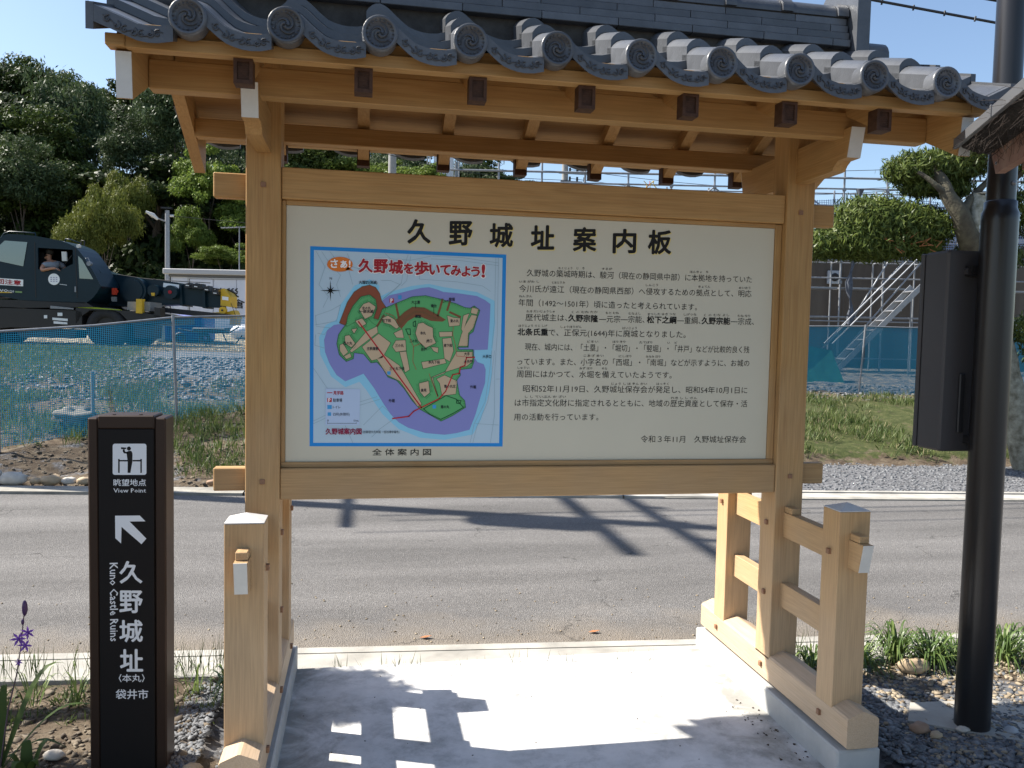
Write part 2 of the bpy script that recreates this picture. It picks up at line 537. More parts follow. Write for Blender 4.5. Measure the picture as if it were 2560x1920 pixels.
def strip(name, x0, x1, f0, f1, z, m, n=60, thick=0.12, kind="structure"):
    mb = MB()
    vs = []; fs = []
    for i in range(n + 1):
        x = x0 + (x1 - x0) * i / n
        a, b_ = f0(x), f1(x)
        vs += [(x, a, z - thick), (x, a, z), (x, b_, z), (x, b_, z - thick)]
    for i in range(n):
        q = 4 * i
        for k in range(3):
            fs.append((q + k, q + 4 + k, q + 5 + k, q + 1 + k))
    mb.add(vs, fs)
    o = mb.build(name, m); o["kind"] = kind
    return o

def asphalt():
    m = bpy.data.materials.new("asphalt"); m.use_nodes = True
    nt = m.node_tree; N = nt.nodes; L = nt.links; b = N["Principled BSDF"]
    b.inputs["Roughness"].default_value = 0.9; b.inputs["Specular IOR Level"].default_value = 0.25
    tc = N.new("ShaderNodeTexCoord")
    v = N.new("ShaderNodeTexVoronoi"); v.inputs["Scale"].default_value = 150; L.new(tc.outputs["Object"], v.inputs[0])
    s = N.new("ShaderNodeSeparateColor"); L.new(v.outputs["Color"], s.inputs[0])
    r = N.new("ShaderNodeValToRGB"); L.new(s.outputs[0], r.inputs[0])
    e = r.color_ramp.elements
    e[0].color = (0.116, 0.111, 0.106, 1); e[1].color = (0.222, 0.212, 0.202, 1)
    e[1].position = 1.0; q = e.new(0.75); q.color = (0.160, 0.153, 0.146, 1)
    mp = N.new("ShaderNodeMapping"); mp.inputs["Scale"].default_value = (0.25, 1.6, 1); mp.inputs["Rotation"].default_value = (0, 0, 0.09)
    L.new(tc.outputs["Object"], mp.inputs[0])
    n1 = N.new("ShaderNodeTexNoise"); n1.inputs["Scale"].default_value = 1.3; n1.inputs["Detail"].default_value = 5; L.new(mp.outputs[0], n1.inputs[0])
    mr = N.new("ShaderNodeMapRange"); mr.inputs[1].default_value = 0.3; mr.inputs[2].default_value = 0.7; mr.inputs[3].default_value = 0.74; mr.inputs[4].default_value = 1.2
    L.new(n1.outputs[0], mr.inputs[0])
    hs = N.new("ShaderNodeHueSaturation"); L.new(mr.outputs[0], hs.inputs["Value"]); L.new(r.outputs[0], hs.inputs["Color"])
    # dusty sand drifted on the near edge of the road (a stain with its own outline)
    sx = N.new("ShaderNodeSeparateXYZ"); L.new(tc.outputs["Object"], sx.inputs[0])
    ma = N.new("ShaderNodeMath"); ma.operation = 'MULTIPLY_ADD'; ma.inputs[1].default_value = 0.066; L.new(sx.outputs[0], ma.inputs[0]); L.new(sx.outputs[1], ma.inputs[2])
    n2 = N.new("ShaderNodeTexNoise"); n2.inputs["Scale"].default_value = 2.2; n2.inputs["Detail"].default_value = 5; L.new(tc.outputs["Object"], n2.inputs[0])
    m3 = N.new("ShaderNodeMath"); m3.operation = 'MULTIPLY_ADD'; m3.inputs[1].default_value = -0.9; L.new(n2.outputs[0], m3.inputs[0]); L.new(ma.outputs[0], m3.inputs[2])
    mr2 = N.new("ShaderNodeMapRange"); mr2.inputs[1].default_value = 0.45; mr2.inputs[2].default_value = 1.0; mr2.inputs[3].default_value = 0.55; mr2.inputs[4].default_value = 0.0
    L.new(m3.outputs[0], mr2.inputs[0])
    mx = N.new("ShaderNodeMix"); mx.data_type = 'RGBA'; L.new(mr2.outputs[0], mx.inputs[0]); L.new(hs.outputs[0], mx.inputs[6]); mx.inputs[7].default_value = (0.26, 0.215, 0.16, 1)
    vc = N.new("ShaderNodeTexVoronoi"); vc.feature = 'DISTANCE_TO_EDGE'; vc.inputs["Scale"].default_value = 0.55
    wob = N.new("ShaderNodeTexNoise"); wob.inputs["Scale"].default_value = 5; wob.inputs["Detail"].default_value = 6
    L.new(tc.outputs["Object"], wob.inputs[0])
    wv = N.new("ShaderNodeVectorMath"); wv.operation = 'MULTIPLY_ADD'; wv.inputs[1].default_value = (0.35, 0.35, 0.35)
    L.new(wob.outputs["Color"], wv.inputs[0]); L.new(tc.outputs["Object"], wv.inputs[2]); L.new(wv.outputs[0], vc.inputs[0])
    cr = N.new("ShaderNodeMapRange"); cr.inputs[1].default_value = 0.0; cr.inputs[2].default_value = 0.006; cr.inputs[3].default_value = 0.65; cr.inputs[4].default_value = 0.0
    L.new(vc.outputs["Distance"], cr.inputs[0])
    brk = N.new("ShaderNodeMapRange"); brk.inputs[1].default_value = 0.50; brk.inputs[2].default_value = 0.56; L.new(n2.outputs[0], brk.inputs[0])
    cm_ = N.new("ShaderNodeMath"); cm_.operation = 'MULTIPLY'; L.new(cr.outputs[0], cm_.inputs[0]); L.new(brk.outputs[0], cm_.inputs[1])
    mxc = N.new("ShaderNodeMix"); mxc.data_type = 'RGBA'; L.new(cm_.outputs[0], mxc.inputs[0]); L.new(mx.outputs[2], mxc.inputs[6]); mxc.inputs[7].default_value = (0.035, 0.033, 0.03, 1)
    L.new(mxc.outputs[2], b.inputs["Base Color"])
    bp = N.new("ShaderNodeBump"); bp.inputs["Strength"].default_value = 0.8; bp.inputs["Distance"].default_value = 0.008
    L.new(v.outputs["Distance"], bp.inputs["Height"]); L.new(bp.outputs[0], b.inputs["Normal"])
    return m
M_asph = asphalt()
M_kerb = mat("pale_kerb_concrete", (0.34, 0.325, 0.29), 0.9, 0.35, 3, bump=0.25, bscale=150)
M_kerb2 = mat("dirty_gutter_concrete", (0.26, 0.245, 0.21), 0.9, 0.3, 5, bump=0.3, bscale=120)
XA, XB = -60.0, 80.0
strip("road", XA, XB, lambda x: road_near(x) + 0.05, lambda x: road_far(x), -0.035, M_asph)
strip("kerb", XA, XB, lambda x: road_near(x) - 0.02, lambda x: road_near(x) + 0.05, -0.026, M_kerb)
strip("pavement", XA, XB, lambda x: road_near(x) - 0.26, lambda x: road_near(x) - 0.026, -0.028, M_kerb)
strip("gutter", 3.2, XB, lambda x: road_far(x), lambda x: road_far(x) + 0.09, -0.022, M_kerb2)
strip("gutter", 3.2, XB, lambda x: road_far(x) + 0.105, lambda x: road_far(x) + 0.34, -0.03, M_kerb)
strip("gutter", 3.2, XB, lambda x: road_far(x) + 0.35, lambda x: road_far(x) + 0.43, -0.018, M_kerb)
# far kerb on the left, laid in separate blocks
_x = -14.0
while _x < 3.1:
    ln = 1.2
    strip("kerb_block", _x + 0.008, _x + ln - 0.008, lambda x: road_far(x) + 0.02, lambda x: road_far(x) + 0.30 + 0.0 * x, -0.012 + 0.006 * random.random(), M_kerb2 if _x < -1.6 else M_kerb, n=2)
    _x += ln

# hill behind on the left
def hill_h(azd):
    return lerp_tab(azd, [(-60, 12), (-24, 12.6), (-17, 11.6), (-13, 13), (-8, 10.5), (4, 7.5), (9.5, 6.0), (12.5, 1.0), (20, 0), (60, 0)])
def hill_z(x, y):
    r = math.hypot(x, y); a = math.degrees(math.atan2(x, y))
    return 1.4 + hill_h(a) * smooth((r - 34) / 34) + 0.8 * nz(x, y, 0, 0.12)
def build_hill():
    vs = []; fs = []; na, nr = 60, 22
    for j in range(nr + 1):
        r = 33 + 60 * (j / nr)
        for i in range(na + 1):
            a = math.radians(-65 + 88 * i / na)
            x, y = r * math.sin(a), r * math.cos(a)
            vs.append((x, y, hill_z(x, y) - (0.9 if j == 0 else 0)))
    for j in range(nr):
        for i in range(na):
            q = j * (na + 1) + i
            fs.append((q, q + 1, q + na + 2, q + na + 1))
    mb = MB(); mb.add(vs, fs, True)
    o = mb.build("hillside", mat("forest_floor", (0.018, 0.02, 0.010), 0.95, 0.4, 0.8, bump=0.5, bscale=2)); o["kind"] = "structure"
build_hill()
# ------------------------------------------------------------------ concrete slab and footings
def slab_mat():
    m = bpy.data.materials.new("stained_slab_concrete"); m.use_nodes = True
    nt = m.node_tree; N = nt.nodes; L = nt.links; b = N["Principled BSDF"]
    b.inputs["Roughness"].default_value = 0.8; b.inputs["Specular IOR Level"].default_value = 0.3
    tc = N.new("ShaderNodeTexCoord")
    def noi(s, d, r=0.6, dist=0.0):
        t = N.new("ShaderNodeTexNoise"); t.inputs["Scale"].default_value = s; t.inputs["Detail"].default_value = d
        t.inputs["Roughness"].default_value = r; t.inputs["Distortion"].default_value = dist
        L.new(tc.outputs["Object"], t.inputs[0]); return t.outputs[0]
    r = N.new("ShaderNodeValToRGB"); L.new(noi(2.3, 8, 0.7, 0.1), r.inputs[0])
    e = r.color_ramp.elements
    e[0].position = 0.33; e[0].color = (0.33, 0.33, 0.315, 1); e[1].position = 0.60; e[1].color = (0.64, 0.63, 0.61, 1)
    q = e.new(0.47); q.color = (0.53, 0.525, 0.51, 1)
    r2 = N.new("ShaderNodeMapRange"); r2.inputs[1].default_value = 0.35; r2.inputs[2].default_value = 0.5; r2.inputs[3].default_value = 0.72; r2.inputs[4].default_value = 1.0
    L.new(noi(6, 7, 0.75, 0.2), r2.inputs[0])
    hs = N.new("ShaderNodeHueSaturation"); L.new(r.outputs[0], hs.inputs["Color"]); L.new(r2.outputs[0], hs.inputs["Value"])
    # dirty damp stains gathered along the plinths
    sx = N.new("ShaderNodeSeparateXYZ"); L.new(tc.outputs["Object"], sx.inputs[0])
    ab = N.new("ShaderNodeMath"); ab.operation = 'ABSOLUTE'
    sh_ = N.new("ShaderNodeMath"); sh_.operation = 'ADD'; sh_.inputs[1].default_value = 0.03; L.new(sx.outputs[0], sh_.inputs[0]); L.new(sh_.outputs[0], ab.inputs[0])
    nn = N.new("ShaderNodeMath"); nn.operation = 'MULTIPLY_ADD'; nn.inputs[1].default_value = 1.1; L.new(noi(3.2, 7, 0.65, 0.8), nn.inputs[0]); L.new(ab.outputs[0], nn.inputs[2])
    dm_ = N.new("ShaderNodeMapRange"); dm_.inputs[1].default_value = 1.32; dm_.inputs[2].default_value = 1.50; dm_.inputs[4].default_value = 0.75; L.new(nn.outputs[0], dm_.inputs[0])
    mxs = N.new("ShaderNodeMix"); mxs.data_type = 'RGBA'; L.new(dm_.outputs[0], mxs.inputs[0]); L.new(hs.outputs[0], mxs.inputs[6]); mxs.inputs[7].default_value = (0.20, 0.195, 0.17, 1)
    L.new(mxs.outputs[2], b.inputs["Base Color"])
    bp = N.new("ShaderNodeBump"); bp.inputs["Strength"].default_value = 0.15; bp.inputs["Distance"].default_value = 0.005
    L.new(noi(120, 3), bp.inputs["Height"]); L.new(bp.outputs[0], b.inputs["Normal"])
    return m
M_slab = slab_mat()
mb = MB(); mb.box(-0.10, 2.08, -2.2, 0.665, -0.15, 0.0, 0.004)
o = mb.build("concrete_slab", M_slab, off=(1, -0.7, 0)); o["kind"] = "structure"
mb = MB(); mb.box(-0.14, 0.016, -0.62, 0.70, -0.1, 0.095, 0.006)
tag(mb.build("concrete_footing", M_conc, off=(-0.06, 0.1, 0)), "low grey concrete plinth under the timber sill nearest the brown pillar sign", "footing", "concrete footings under the notice board")
mb = MB(); mb.box(1.929, 2.095, -0.53, 0.70, -0.1, 0.095, 0.006)
tag(mb.build("concrete_footing", M_conc, off=(2.0, 0.1, 0)), "low grey concrete plinth under the timber sill nearest the black pole", "footing", "concrete footings under the notice board")

# ------------------------------------------------------------------ notice board with its roof
PW = 0.12; XR = 1.945
M_ptop = mat("post_top_painted_sheen", (0.52, 0.50, 0.48), 0.6, 0.08, 20)  # pale tone paints glancing sky light into the post tops
nb = thing("notice_board", "large roofed cypress notice board with a cream castle map panel and grey tiled roof", "notice board", (0.9725, 0.06, 0.0))
def P(name, fn, m, parent=nb):
    q = MB(); fn(q); return q.build(name, m, parent)
def bevel_poly(q, x0, x1, y0, y1, z0, z1, c=0.003): q.box(x0, x1, y0, y1, z0, z1, c)

for side, xa in ((0, -PW), (1, XR)):
    xb = xa + PW; xm = (xa + xb) / 2
    # sill beam with a ridged top
    prof = [(xa, 0.118), (xa + 0.004, 0.114), (xb - 0.004, 0.114), (xb, 0.118), (xb, 0.214), (xb - 0.006, 0.222), (xm + 0.004, 0.243), (xm - 0.004, 0.243), (xa + 0.006, 0.222), (xa, 0.214)]
    P("sill_beam", lambda q: q.prism(prof, 'y', -0.555, 0.68), WL)
    # main post
    P("post", lambda q: q.box(xa, xb, 0.0, 0.12, 0.205, 2.47, 0.003), WZ)
    for (y0, y1) in ((-0.455, -0.35), (0.432, 0.537)):
        def fp(q):
            q.box(xa + 0.001, xb - 0.001, y0, y1, 0.205, 0.9192, 0.0015)
            zz = 0.9195
            c = [(xa + .001, y0), (xb - .001, y0), (xb - .001, y1), (xa + .001, y1)]
            ym = (y0 + y1) / 2
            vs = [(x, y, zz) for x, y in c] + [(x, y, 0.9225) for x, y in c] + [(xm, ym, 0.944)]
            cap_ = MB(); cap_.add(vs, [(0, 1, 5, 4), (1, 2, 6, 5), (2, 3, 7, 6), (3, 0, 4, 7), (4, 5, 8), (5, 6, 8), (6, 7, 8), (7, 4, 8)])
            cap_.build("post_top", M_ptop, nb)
        P("short_post", fp, WZ)
    rx0, rx1 = xm - 0.02, xm + 0.02
    # upper rail: slanted tip at both ends
    up = [(-0.515, 0.72), (0.595, 0.72), (0.617, 0.82), (-0.537, 0.82)]
    P("upper_rail", lambda q: q.prism(up, 'x', rx0, rx1), WY)
    P("lower_rail", lambda q: q.box(rx0, rx1, -0.36, 0.45, 0.43, 0.53, 0.002), WY)
    for ye, s in ((-0.537, -1), (0.617, 1)):
        pl = [(ye + s * 0.002, 0.82), (ye - s * 0.022 + s * 0.002, 0.72), (ye - s * 0.022, 0.72), (ye, 0.82)]
        P("painted_tip", lambda q: q.prism([(a + s * 0.001, b) for a, b in pl], 'x', rx0 + .0005, rx1 - .0005), M_white)
    for ya, yb in ((-0.058, -0.002), (0.122, 0.178), (-0.512, -0.457), (0.539, 0.594), (-0.348, -0.292)):
        P("wedge", lambda q: q.box(rx0 + 0.002, rx1 - 0.002, ya, yb, 0.8205, 0.846, 0.002), WY)
    inn = xb if side == 0 else xa; sg = 1 if side == 0 else -1
    def peg(y, z, s=0.009):
        P("peg", lambda q: q.box(inn - sg * 0.004, inn + sg * 0.010, y - s, y + s, z - s * 1.1, z + s * 1.1, 0.0015), M_peg)
    for y in (-0.40, 0.06, 0.487): peg(y, 0.768)
    peg(0.06, 0.476)
    for y in (-0.382, 0.064, 0.50): peg(y, 0.168)
    for z in (2.028, 0.968):
        P("peg", lambda q: q.box(xm - 0.009, xm + 0.009, -0.005, 0.004, z - 0.009, z + 0.009, 0.001), M_peg)
    # bracket arm through the post head, with stepped underside and white end
    arm = [(-0.345, 2.172), (-0.29, 2.172), (-0.27, 2.160), (-0.255, 2.142), (-0.235, 2.140), (0.0, 2.140), (0.12, 2.140), (0.355, 2.140), (0.375, 2.142), (0.39, 2.160), (0.41, 2.172), (0.465, 2.172), (0.487, 2.275), (-0.367, 2.275)]
    P("bracket_arm", lambda q: q.prism(arm, 'x', xm - 0.026, xm + 0.026), WY)
    for s, y0 in ((-1, -0.367), (1, 0.487)):
        pl = [(y0, 2.2745), (y0 - s * 0.022, 2.1725), (y0 - s * 0.022 + s * 0.003, 2.1725), (y0 + s * 0.003, 2.2745)]
        P("painted_tip", lambda q: q.prism(pl, 'x', xm - 0.0255, xm + 0.0255), M_white)

# horizontal members
P("head_rail", lambda q: q.box(0.001, XR - 0.001, 0.012, 0.105, 1.984, 2.096, 0.003), WX)
P("foot_rail", lambda q: q.box(0.001, XR - 0.001, 0.008, 0.105, 0.899, 1.014, 0.003), WX)
P("foot_rail_lip", lambda q: q.box(0.001, XR - 0.001, 0.028, 0.10, 1.0145, 1.034, 0.002), WX)
for xa, xb in ((-0.236, -PW - 0.0005), (XR + PW + 0.0005, 2.176)):
    for za, zb in ((1.982, 2.070), (0.929, 1.014)):
        P("rail_end", lambda q: q.box(xa, xb, 0.038, 0.082, za, zb, 0.004), WX)
for ya, yb in ((-0.32, -0.262), (0.382, 0.44)):
    P("eave_beam", lambda q: q.box(-0.3635, 2.3095, ya, yb, 2.247 if ya < 0 else 2.266, 2.337, 0.003), WX)
P("ridge_beam", lambda q: q.box(-0.36, 2.31, 0.02, 0.10, 2.41, 2.505, 0.003), WX)

def zr(y): return 2.265 + 0.5 * (0.555 - abs(y - 0.06))     # rafter centre line
# rafters: one mesh each slope, shared
for s in (-1, 1):
    ye = 0.06 + s * 0.548
    q = MB()
    hh = 0.030
    pl = [(ye, zr(ye) - hh), (0.06, zr(0.06) - hh), (0.06, zr(0.06) + hh), (ye, zr(ye) + hh)]
    q.prism(pl, 'x', -0.0235, 0.0235)
    me = q.mesh("rafter"); me.materials.append(WY)
    c = MB()
    zc = zr(ye) - 0.004
    y1 = ye + s * 0.022
    # hollow copper cap: four frame bars round a recessed panel
    w, h = 0.027, 0.036
    c.box(-w, w, min(ye - s * 0.03, y1 - s * 0.006), max(ye - s * 0.03, y1 - s * 0.006), zc - h, zc + h)
    for bx in ((-w, -w + .010, -h, h), (w - .010, w, -h, h), (-w + .010, w - .010, -h, -h + .010), (-w + .010, w - .010, h - .010, h)):
        c.box(bx[0], bx[1], min(y1 - s * .0065, y1), max(y1 - s * .0065, y1), zc + bx[2], zc + bx[3])
    for k in range(-3, 4):
        c.box(-w + .011, w - .011, min(y1 - s * .0059, y1 - s * .0045), max(y1 - s * .0059, y1 - s * .0045), zc + k * .0065 - .0012, zc + k * .0065 + .0012)
    cm = c.mesh("rafter_cap"); cm.materials.append(M_cap)
    for i in range(7):
        x = -0.0585 + 0.3444 * i
        L0 = Vector((x, 0, 0)) - nb.location
        r_ = inst(me, "rafter", nb, L0)
        inst(cm, "rafter_cap", r_, (0, 0, 0))
    # roof boards laid on the rafters
    y = 0.06 + s * 0.535; k = 0
    while abs(y - 0.06) > 0.02:
        y2 = y - s * 0.118
        if (y2 - 0.06) * s < 0: y2 = 0.06
        q = MB(); g = 0.002 * s
        za, zb = zr(y) + hh + 0.001, zr(y2) + hh + 0.001
        q.prism([(y - g, za), (y2 + g, zb), (y2 + g, zb + 0.012), (y - g, za + 0.012)], 'x', -0.40, 2.345)
        q.build("roof_board", WX, nb)
        y = y2; k += 1
    # fascia above the rafter ends
    yf = 0.06 + s * 0.585
    P("fascia", lambda q: q.box(-0.375, 2.325, min(yf, yf - s * 0.045), max(yf, yf - s * 0.045), 2.300, 2.338, 0.002), WX)
    for xa, xb in ((-0.428, -0.3755), (2.3255, 2.384)):
        P("fascia_end", lambda q: q.box(xa, xb, min(yf + s * .002, yf - s * 0.05), max(yf + s * .002, yf - s * 0.05), 2.304, 2.337, 0.002), WX)
    yt = yf - s * 0.012
    P("tile_batten", lambda q: q.box(-0.40, 2.35, min(yt, yt - s * 0.03), max(yt, yt - s * 0.03), 2.3385, 2.372, 0.001), WX)
    # barge boards
    for xa in (-0.408, 2.310):
        q = MB()
        ye2 = 0.06 + s * 0.560
        q.prism([(ye2 - s * 0.012, 2.166), (0.06, 2.166 + 0.50 * 0.54), (0.06, 2.30 + 0.5 * 0.555), (ye2, 2.296)], 'x', xa, xa + 0.044)
        q.build("barge_board", WY, nb)
        q = MB()
        q.prism([(ye2 - s * 0.0115, 2.168), (ye2 + s * 0.0005, 2.2955), (ye2 + s * 0.0035, 2.2955), (ye2 - s * 0.0085, 2.168)], 'x', xa + .0005, xa + .0435)
        q.build("painted_tip", M_white, nb)
        q = MB()
        q.box(xa - 0.004, xa + 0.048, min(ye2 - s * 0.05, ye2 - s * 0.30), max(ye2 - s * 0.05, ye2 - s * 0.30), 2.2965 + 0.02, 2.3035)
        if False: q.build("barge_cap", WY, nb)

# ------------------------------------------------------------------ roof tiles
TP = 0.2638; X0T = -0.196; SL = 0.48
def tprof(u):
    """height of the tile surface above the roll centre; u in fractions of the pitch"""
    pts = [(-0.15, 0.022), (-0.11, 0.038), (-0.05, 0.049), (0.02, 0.051), (0.09, 0.045), (0.17, 0.028), (0.27, 0.004), (0.38, -0.017), (0.50, -0.029), (0.62, -0.033), (0.74, -0.031), (0.85, -0.024)]
    if u <= pts[0][0]: return pts[0][1]
    for (a, va), (b, vb) in zip(pts, pts[1:]):
        if u <= b: return va + (vb - va) * (u - a) / (b - a)
    return pts[-1][1]
US = [-0.15, -0.12, -0.08, -0.03, 0.02, 0.07, 0.12, 0.17, 0.23, 0.30, 0.38, 0.46, 0.55, 0.64, 0.74, 0.85]
def tile_mesh(us, eave, s, ln=0.232, left=True, flange=0):
    q = MB(); th = 0.026
    face = 0.046 if eave else th
    A = [(u * TP, tprof(u)) for u in us]
    n = len(A)
    def pt(i, y, dz): return (A[i][0], s * y, A[i][1] - 0.02 * 0 + SL * (-y) * -1 * 0 + dz)
    # y runs outward (towards eave) as positive s; roof rises inward
    def Z(i, yin, d): return (A[i][0], -s * yin * 1.0, A[i][1] + SL * yin - d)
    top = [Z(i, 0, 0) for i in range(n)] + [Z(i, ln, 0.034) for i in range(n)]
    q.add(top, [(i, i + 1, n + i + 1, n + i) if s < 0 else (i, n + i, n + i + 1, i + 1) for i in range(n - 1)], True)
    bot = [Z(i, 0, th) for i in range(n)] + [Z(i, ln, th + 0.034) for i in range(n)]
    q.add(bot, [(i, n + i, n + i + 1, i + 1) if s < 0 else (i, i + 1, n + i + 1, n + i) for i in range(n - 1)], True)
    fr = [Z(i, 0, 0) for i in range(n)] + [Z(i, 0, face) for i in range(n)]
    q.add(fr, [(i, n + i, n + i + 1, i + 1) if s < 0 else (i, i + 1, n + i + 1, n + i) for i in range(n - 1)])
    if eave:
        bk = [Z(i, 0.016, 0.001) for i in range(n)] + [Z(i, 0.016, face) for i in range(n)]
        q.add(bk, [(i, i + 1, n + i + 1, n + i) for i in range(n - 1)])
        bt = [Z(i, 0, face) for i in range(n)] + [Z(i, 0.016, face) for i in range(n)]
        q.add(bt, [(i, i + 1, n + i + 1, n + i) for i in range(n - 1)])
    for i in (0, n - 1):
        dp = max(th, face) if i else 0.046
        q.add([Z(i, 0, 0), Z(i, ln, 0.034), Z(i, ln, dp + 0.034), Z(i, 0, dp)], [(0, 1, 2, 3)])
    if flange:
        x = A[0][0] - 0.001 if flange < 0 else A[-1][0] + 0.001
        i = 0 if flange < 0 else n - 1
        zt = A[i][1]
        vs = []
        for xx in (x, x - flange * 0.02):
            vs += [(xx, s * 0.001, zt - 0.001), (xx, -s * ln, zt + SL * ln - 0.034), (xx, -s * ln, zt + SL * ln - 0.10), (xx, s * 0.001, zt - 0.075)]
        q.add(vs, [(0, 1, 2, 3), (7, 6, 5, 4), (0, 3, 7, 4), (3, 2, 6, 7)])
    me = q.mesh("roof_tile"); me.materials.append(M_tile)
    return me

def disc_mesh(s):
    q = MB()
    R = 0.052
    # cylinder body, raised rim, recessed field; front faces -y for s=-1
    prof = [(0.0, 0.0), (0.0, 0.0)]
    f = -1 if s < 0 else 1
    prof = [(R - 0.001, -0.045), (R, 0.0), (R - 0.0015, 0.010), (R - 0.010, 0.010), (R - 0.0115, 0.004), (0.0, 0.004)]
    q.lathe([(r, f * h) for r, h in prof], (0, 0, 0), 28, 'y')
    return q, f
def disc_relief(f):
    q = MB()
    yy = f * 0.0045
    for k in range(20):
        a = 2 * math.pi * k / 20
        q.box(0.0355 * math.cos(a) - .0022, 0.0355 * math.cos(a) + .0022, min(yy, yy + f * .004), max(yy, yy + f * .004), 0.0355 * math.sin(a) - .0022, 0.0355 * math.sin(a) + .0022, 0.0008)
    for k in range(3):
        pts = []; rs = []
        for j in range(9):
            t = j / 8
            a = 2 * math.pi * k / 3 + t * 3.6
            r = 0.0045 + 0.0245 * t
            pts.append((r * math.cos(a), yy + f * 0.001, r * math.sin(a))); rs.append(0.0050 * (1 - t) + 0.0012)
        q.tube(pts, rs, 6)
    return q
def scroll_relief(f, u0=0.24, u1=0.83):
    q = MB(); yy = f * 0.002
    um = (u0 + u1) / 2
    def base(u): return u * TP, tprof(u) - 0.024
    for (uc, sg, r0) in ((um - 0.25, 1, .012), (um - 0.165, -1, .013), (um - 0.085, 1, .012), (um, -1, .013), (um + 0.08, 1, .012), (um + 0.16, -1, .013), (um + 0.24, 1, .012)):
        cx, cz = base(uc)
        pts = [(cx + r0 * (1 - j / 9) * math.cos(sg * j * 0.75 + 1.2), yy, cz + r0 * (1 - j / 9) * math.sin(sg * j * 0.75 + 1.2)) for j in range(9)]
        q.tube(pts, [0.0026] * 8 + [0.0036], 5)
    pts = []
    for j in range(13):
        u = u0 + (u1 - u0) * j / 12
        x, z = base(u); pts.append((x, yy, z + 0.006 * math.sin(j * 1.3)))
    q.tube(pts, 0.0015, 5)
    return q
NT = 10
for s in (-1, 1):
    ey = 0.06 + s * 0.64
    full_e = tile_mesh(US, True, s); full = tile_mesh(US, False, s)
    USR = [u for u in US if u < 0.8] + [0.85, 0.93, 1.0]
    def last_prof(us): return us
    ul = [0.02 + (0.85 - 0.02) * k / 11 for k in range(12)]
    _t = tprof
    dq, f = disc_mesh(s); dm = dq.mesh("end_disc"); dm.materials.append(M_tile)
    rm = disc_relief(f).mesh("comma_crest"); rm.materials.append(M_tiled)
    sm_ = scroll_relief(f).mesh("scroll_relief"); sm_.materials.append(M_tiled)
    # verge tiles: the pan rises again to the outer edge
    def tprof(u, _t=_t):
        if u < 0.0: return _t(u)
        return _t(u)
    for row in range(3):
        y = ey - s * 0.19 * row
        z = 2.378 + SL * 0.19 * row - (0.012 if s > 0 else 0)
        for i in range(NT):
            x = X0T + TP * i
            loc = Vector((x, y, z)) - nb.location
            t = inst(full_e if row == 0 else full, "roof_tile", nb, loc)
            if row == 0:
                inst(dm, "end_disc", t, (0, 0, 0.0))
                inst(rm, "comma_crest", t, (0, f * 0.0005, 0))
                inst(sm_, "scroll_relief", t, (0, 0, 0))
    def _verge(u):
        if u < 0.25: return 0.030 - 0.14 * u if u > 0 else 0.03
        return _t(u)
    keep = globals()["tprof"]
    globals()["tprof"] = lambda u: _t(u) if u > 0.42 else max(_t(0.42) + (0.42 - u) * 0.10, _t(0.42))
    ve = tile_mesh([0.0, 0.08, 0.16, 0.25, 0.34, 0.42, 0.5, 0.6, 0.7, 0.85], True, s, flange=-1)
    vn = tile_mesh([0.0, 0.08, 0.16, 0.25, 0.34, 0.42, 0.5, 0.6, 0.7, 0.85], False, s, flange=-1)
    globals()["tprof"] = lambda u: _t(u) if u < 0.62 else _t(0.62) + (u - 0.62) * 0.13
    re_ = tile_mesh([u for u in US if u < 0.62] + [0.62, 0.72, 0.82, 0.92, 1.0], True, s, flange=1)
    rn = tile_mesh([u for u in US if u < 0.62] + [0.62, 0.72, 0.82, 0.92, 1.0], False, s, flange=1)
    globals()["tprof"] = _t
    for row in range(3):
        y = ey - s * 0.19 * row; z = 2.378 + SL * 0.19 * row - (0.012 if s > 0 else 0)
        t = inst(ve if row == 0 else vn, "verge_tile", nb, Vector((X0T - TP, y, z)) - nb.location)
        if row == 0: inst(sm_, "scroll_relief", t, (-0.02, 0, 0.0))
        q = MB(); q.ball((0.02 + (0 if row else 0), 0, 0), 0.006, 8, 4)
    # last column replaced by verge shape
for o in list(nb.children):
    if o.name.startswith("roof_tile"):
        if abs(o.location.x + nb.location.x - (X0T + TP * (NT - 1))) < 1e-4:
            s_ = 1 if (o.location.y + nb.location.y) > 0.06 else -1
            o["_last"] = s_
# swap meshes for the right-hand column
for s in (-1, 1):
    _t = tprof
    globals()["tprof"] = lambda u, _t=_t: _t(u) if u < 0.62 else _t(0.62) + (u - 0.62) * 0.13
    ur = [u for u in US if u < 0.62] + [0.62, 0.72, 0.82, 0.92, 1.0]
    me_e = tile_mesh(ur, True, s, flange=1); me_n = tile_mesh(ur, False, s, flange=1)
    globals()["tprof"] = _t
    for o in list(nb.children):
        if o.get("_last") == s:
            o.data = me_e if abs(abs(o.location.y) - 0.64) < 1e-3 else me_n
            o.name = "verge_tile"
            del o["_last"]
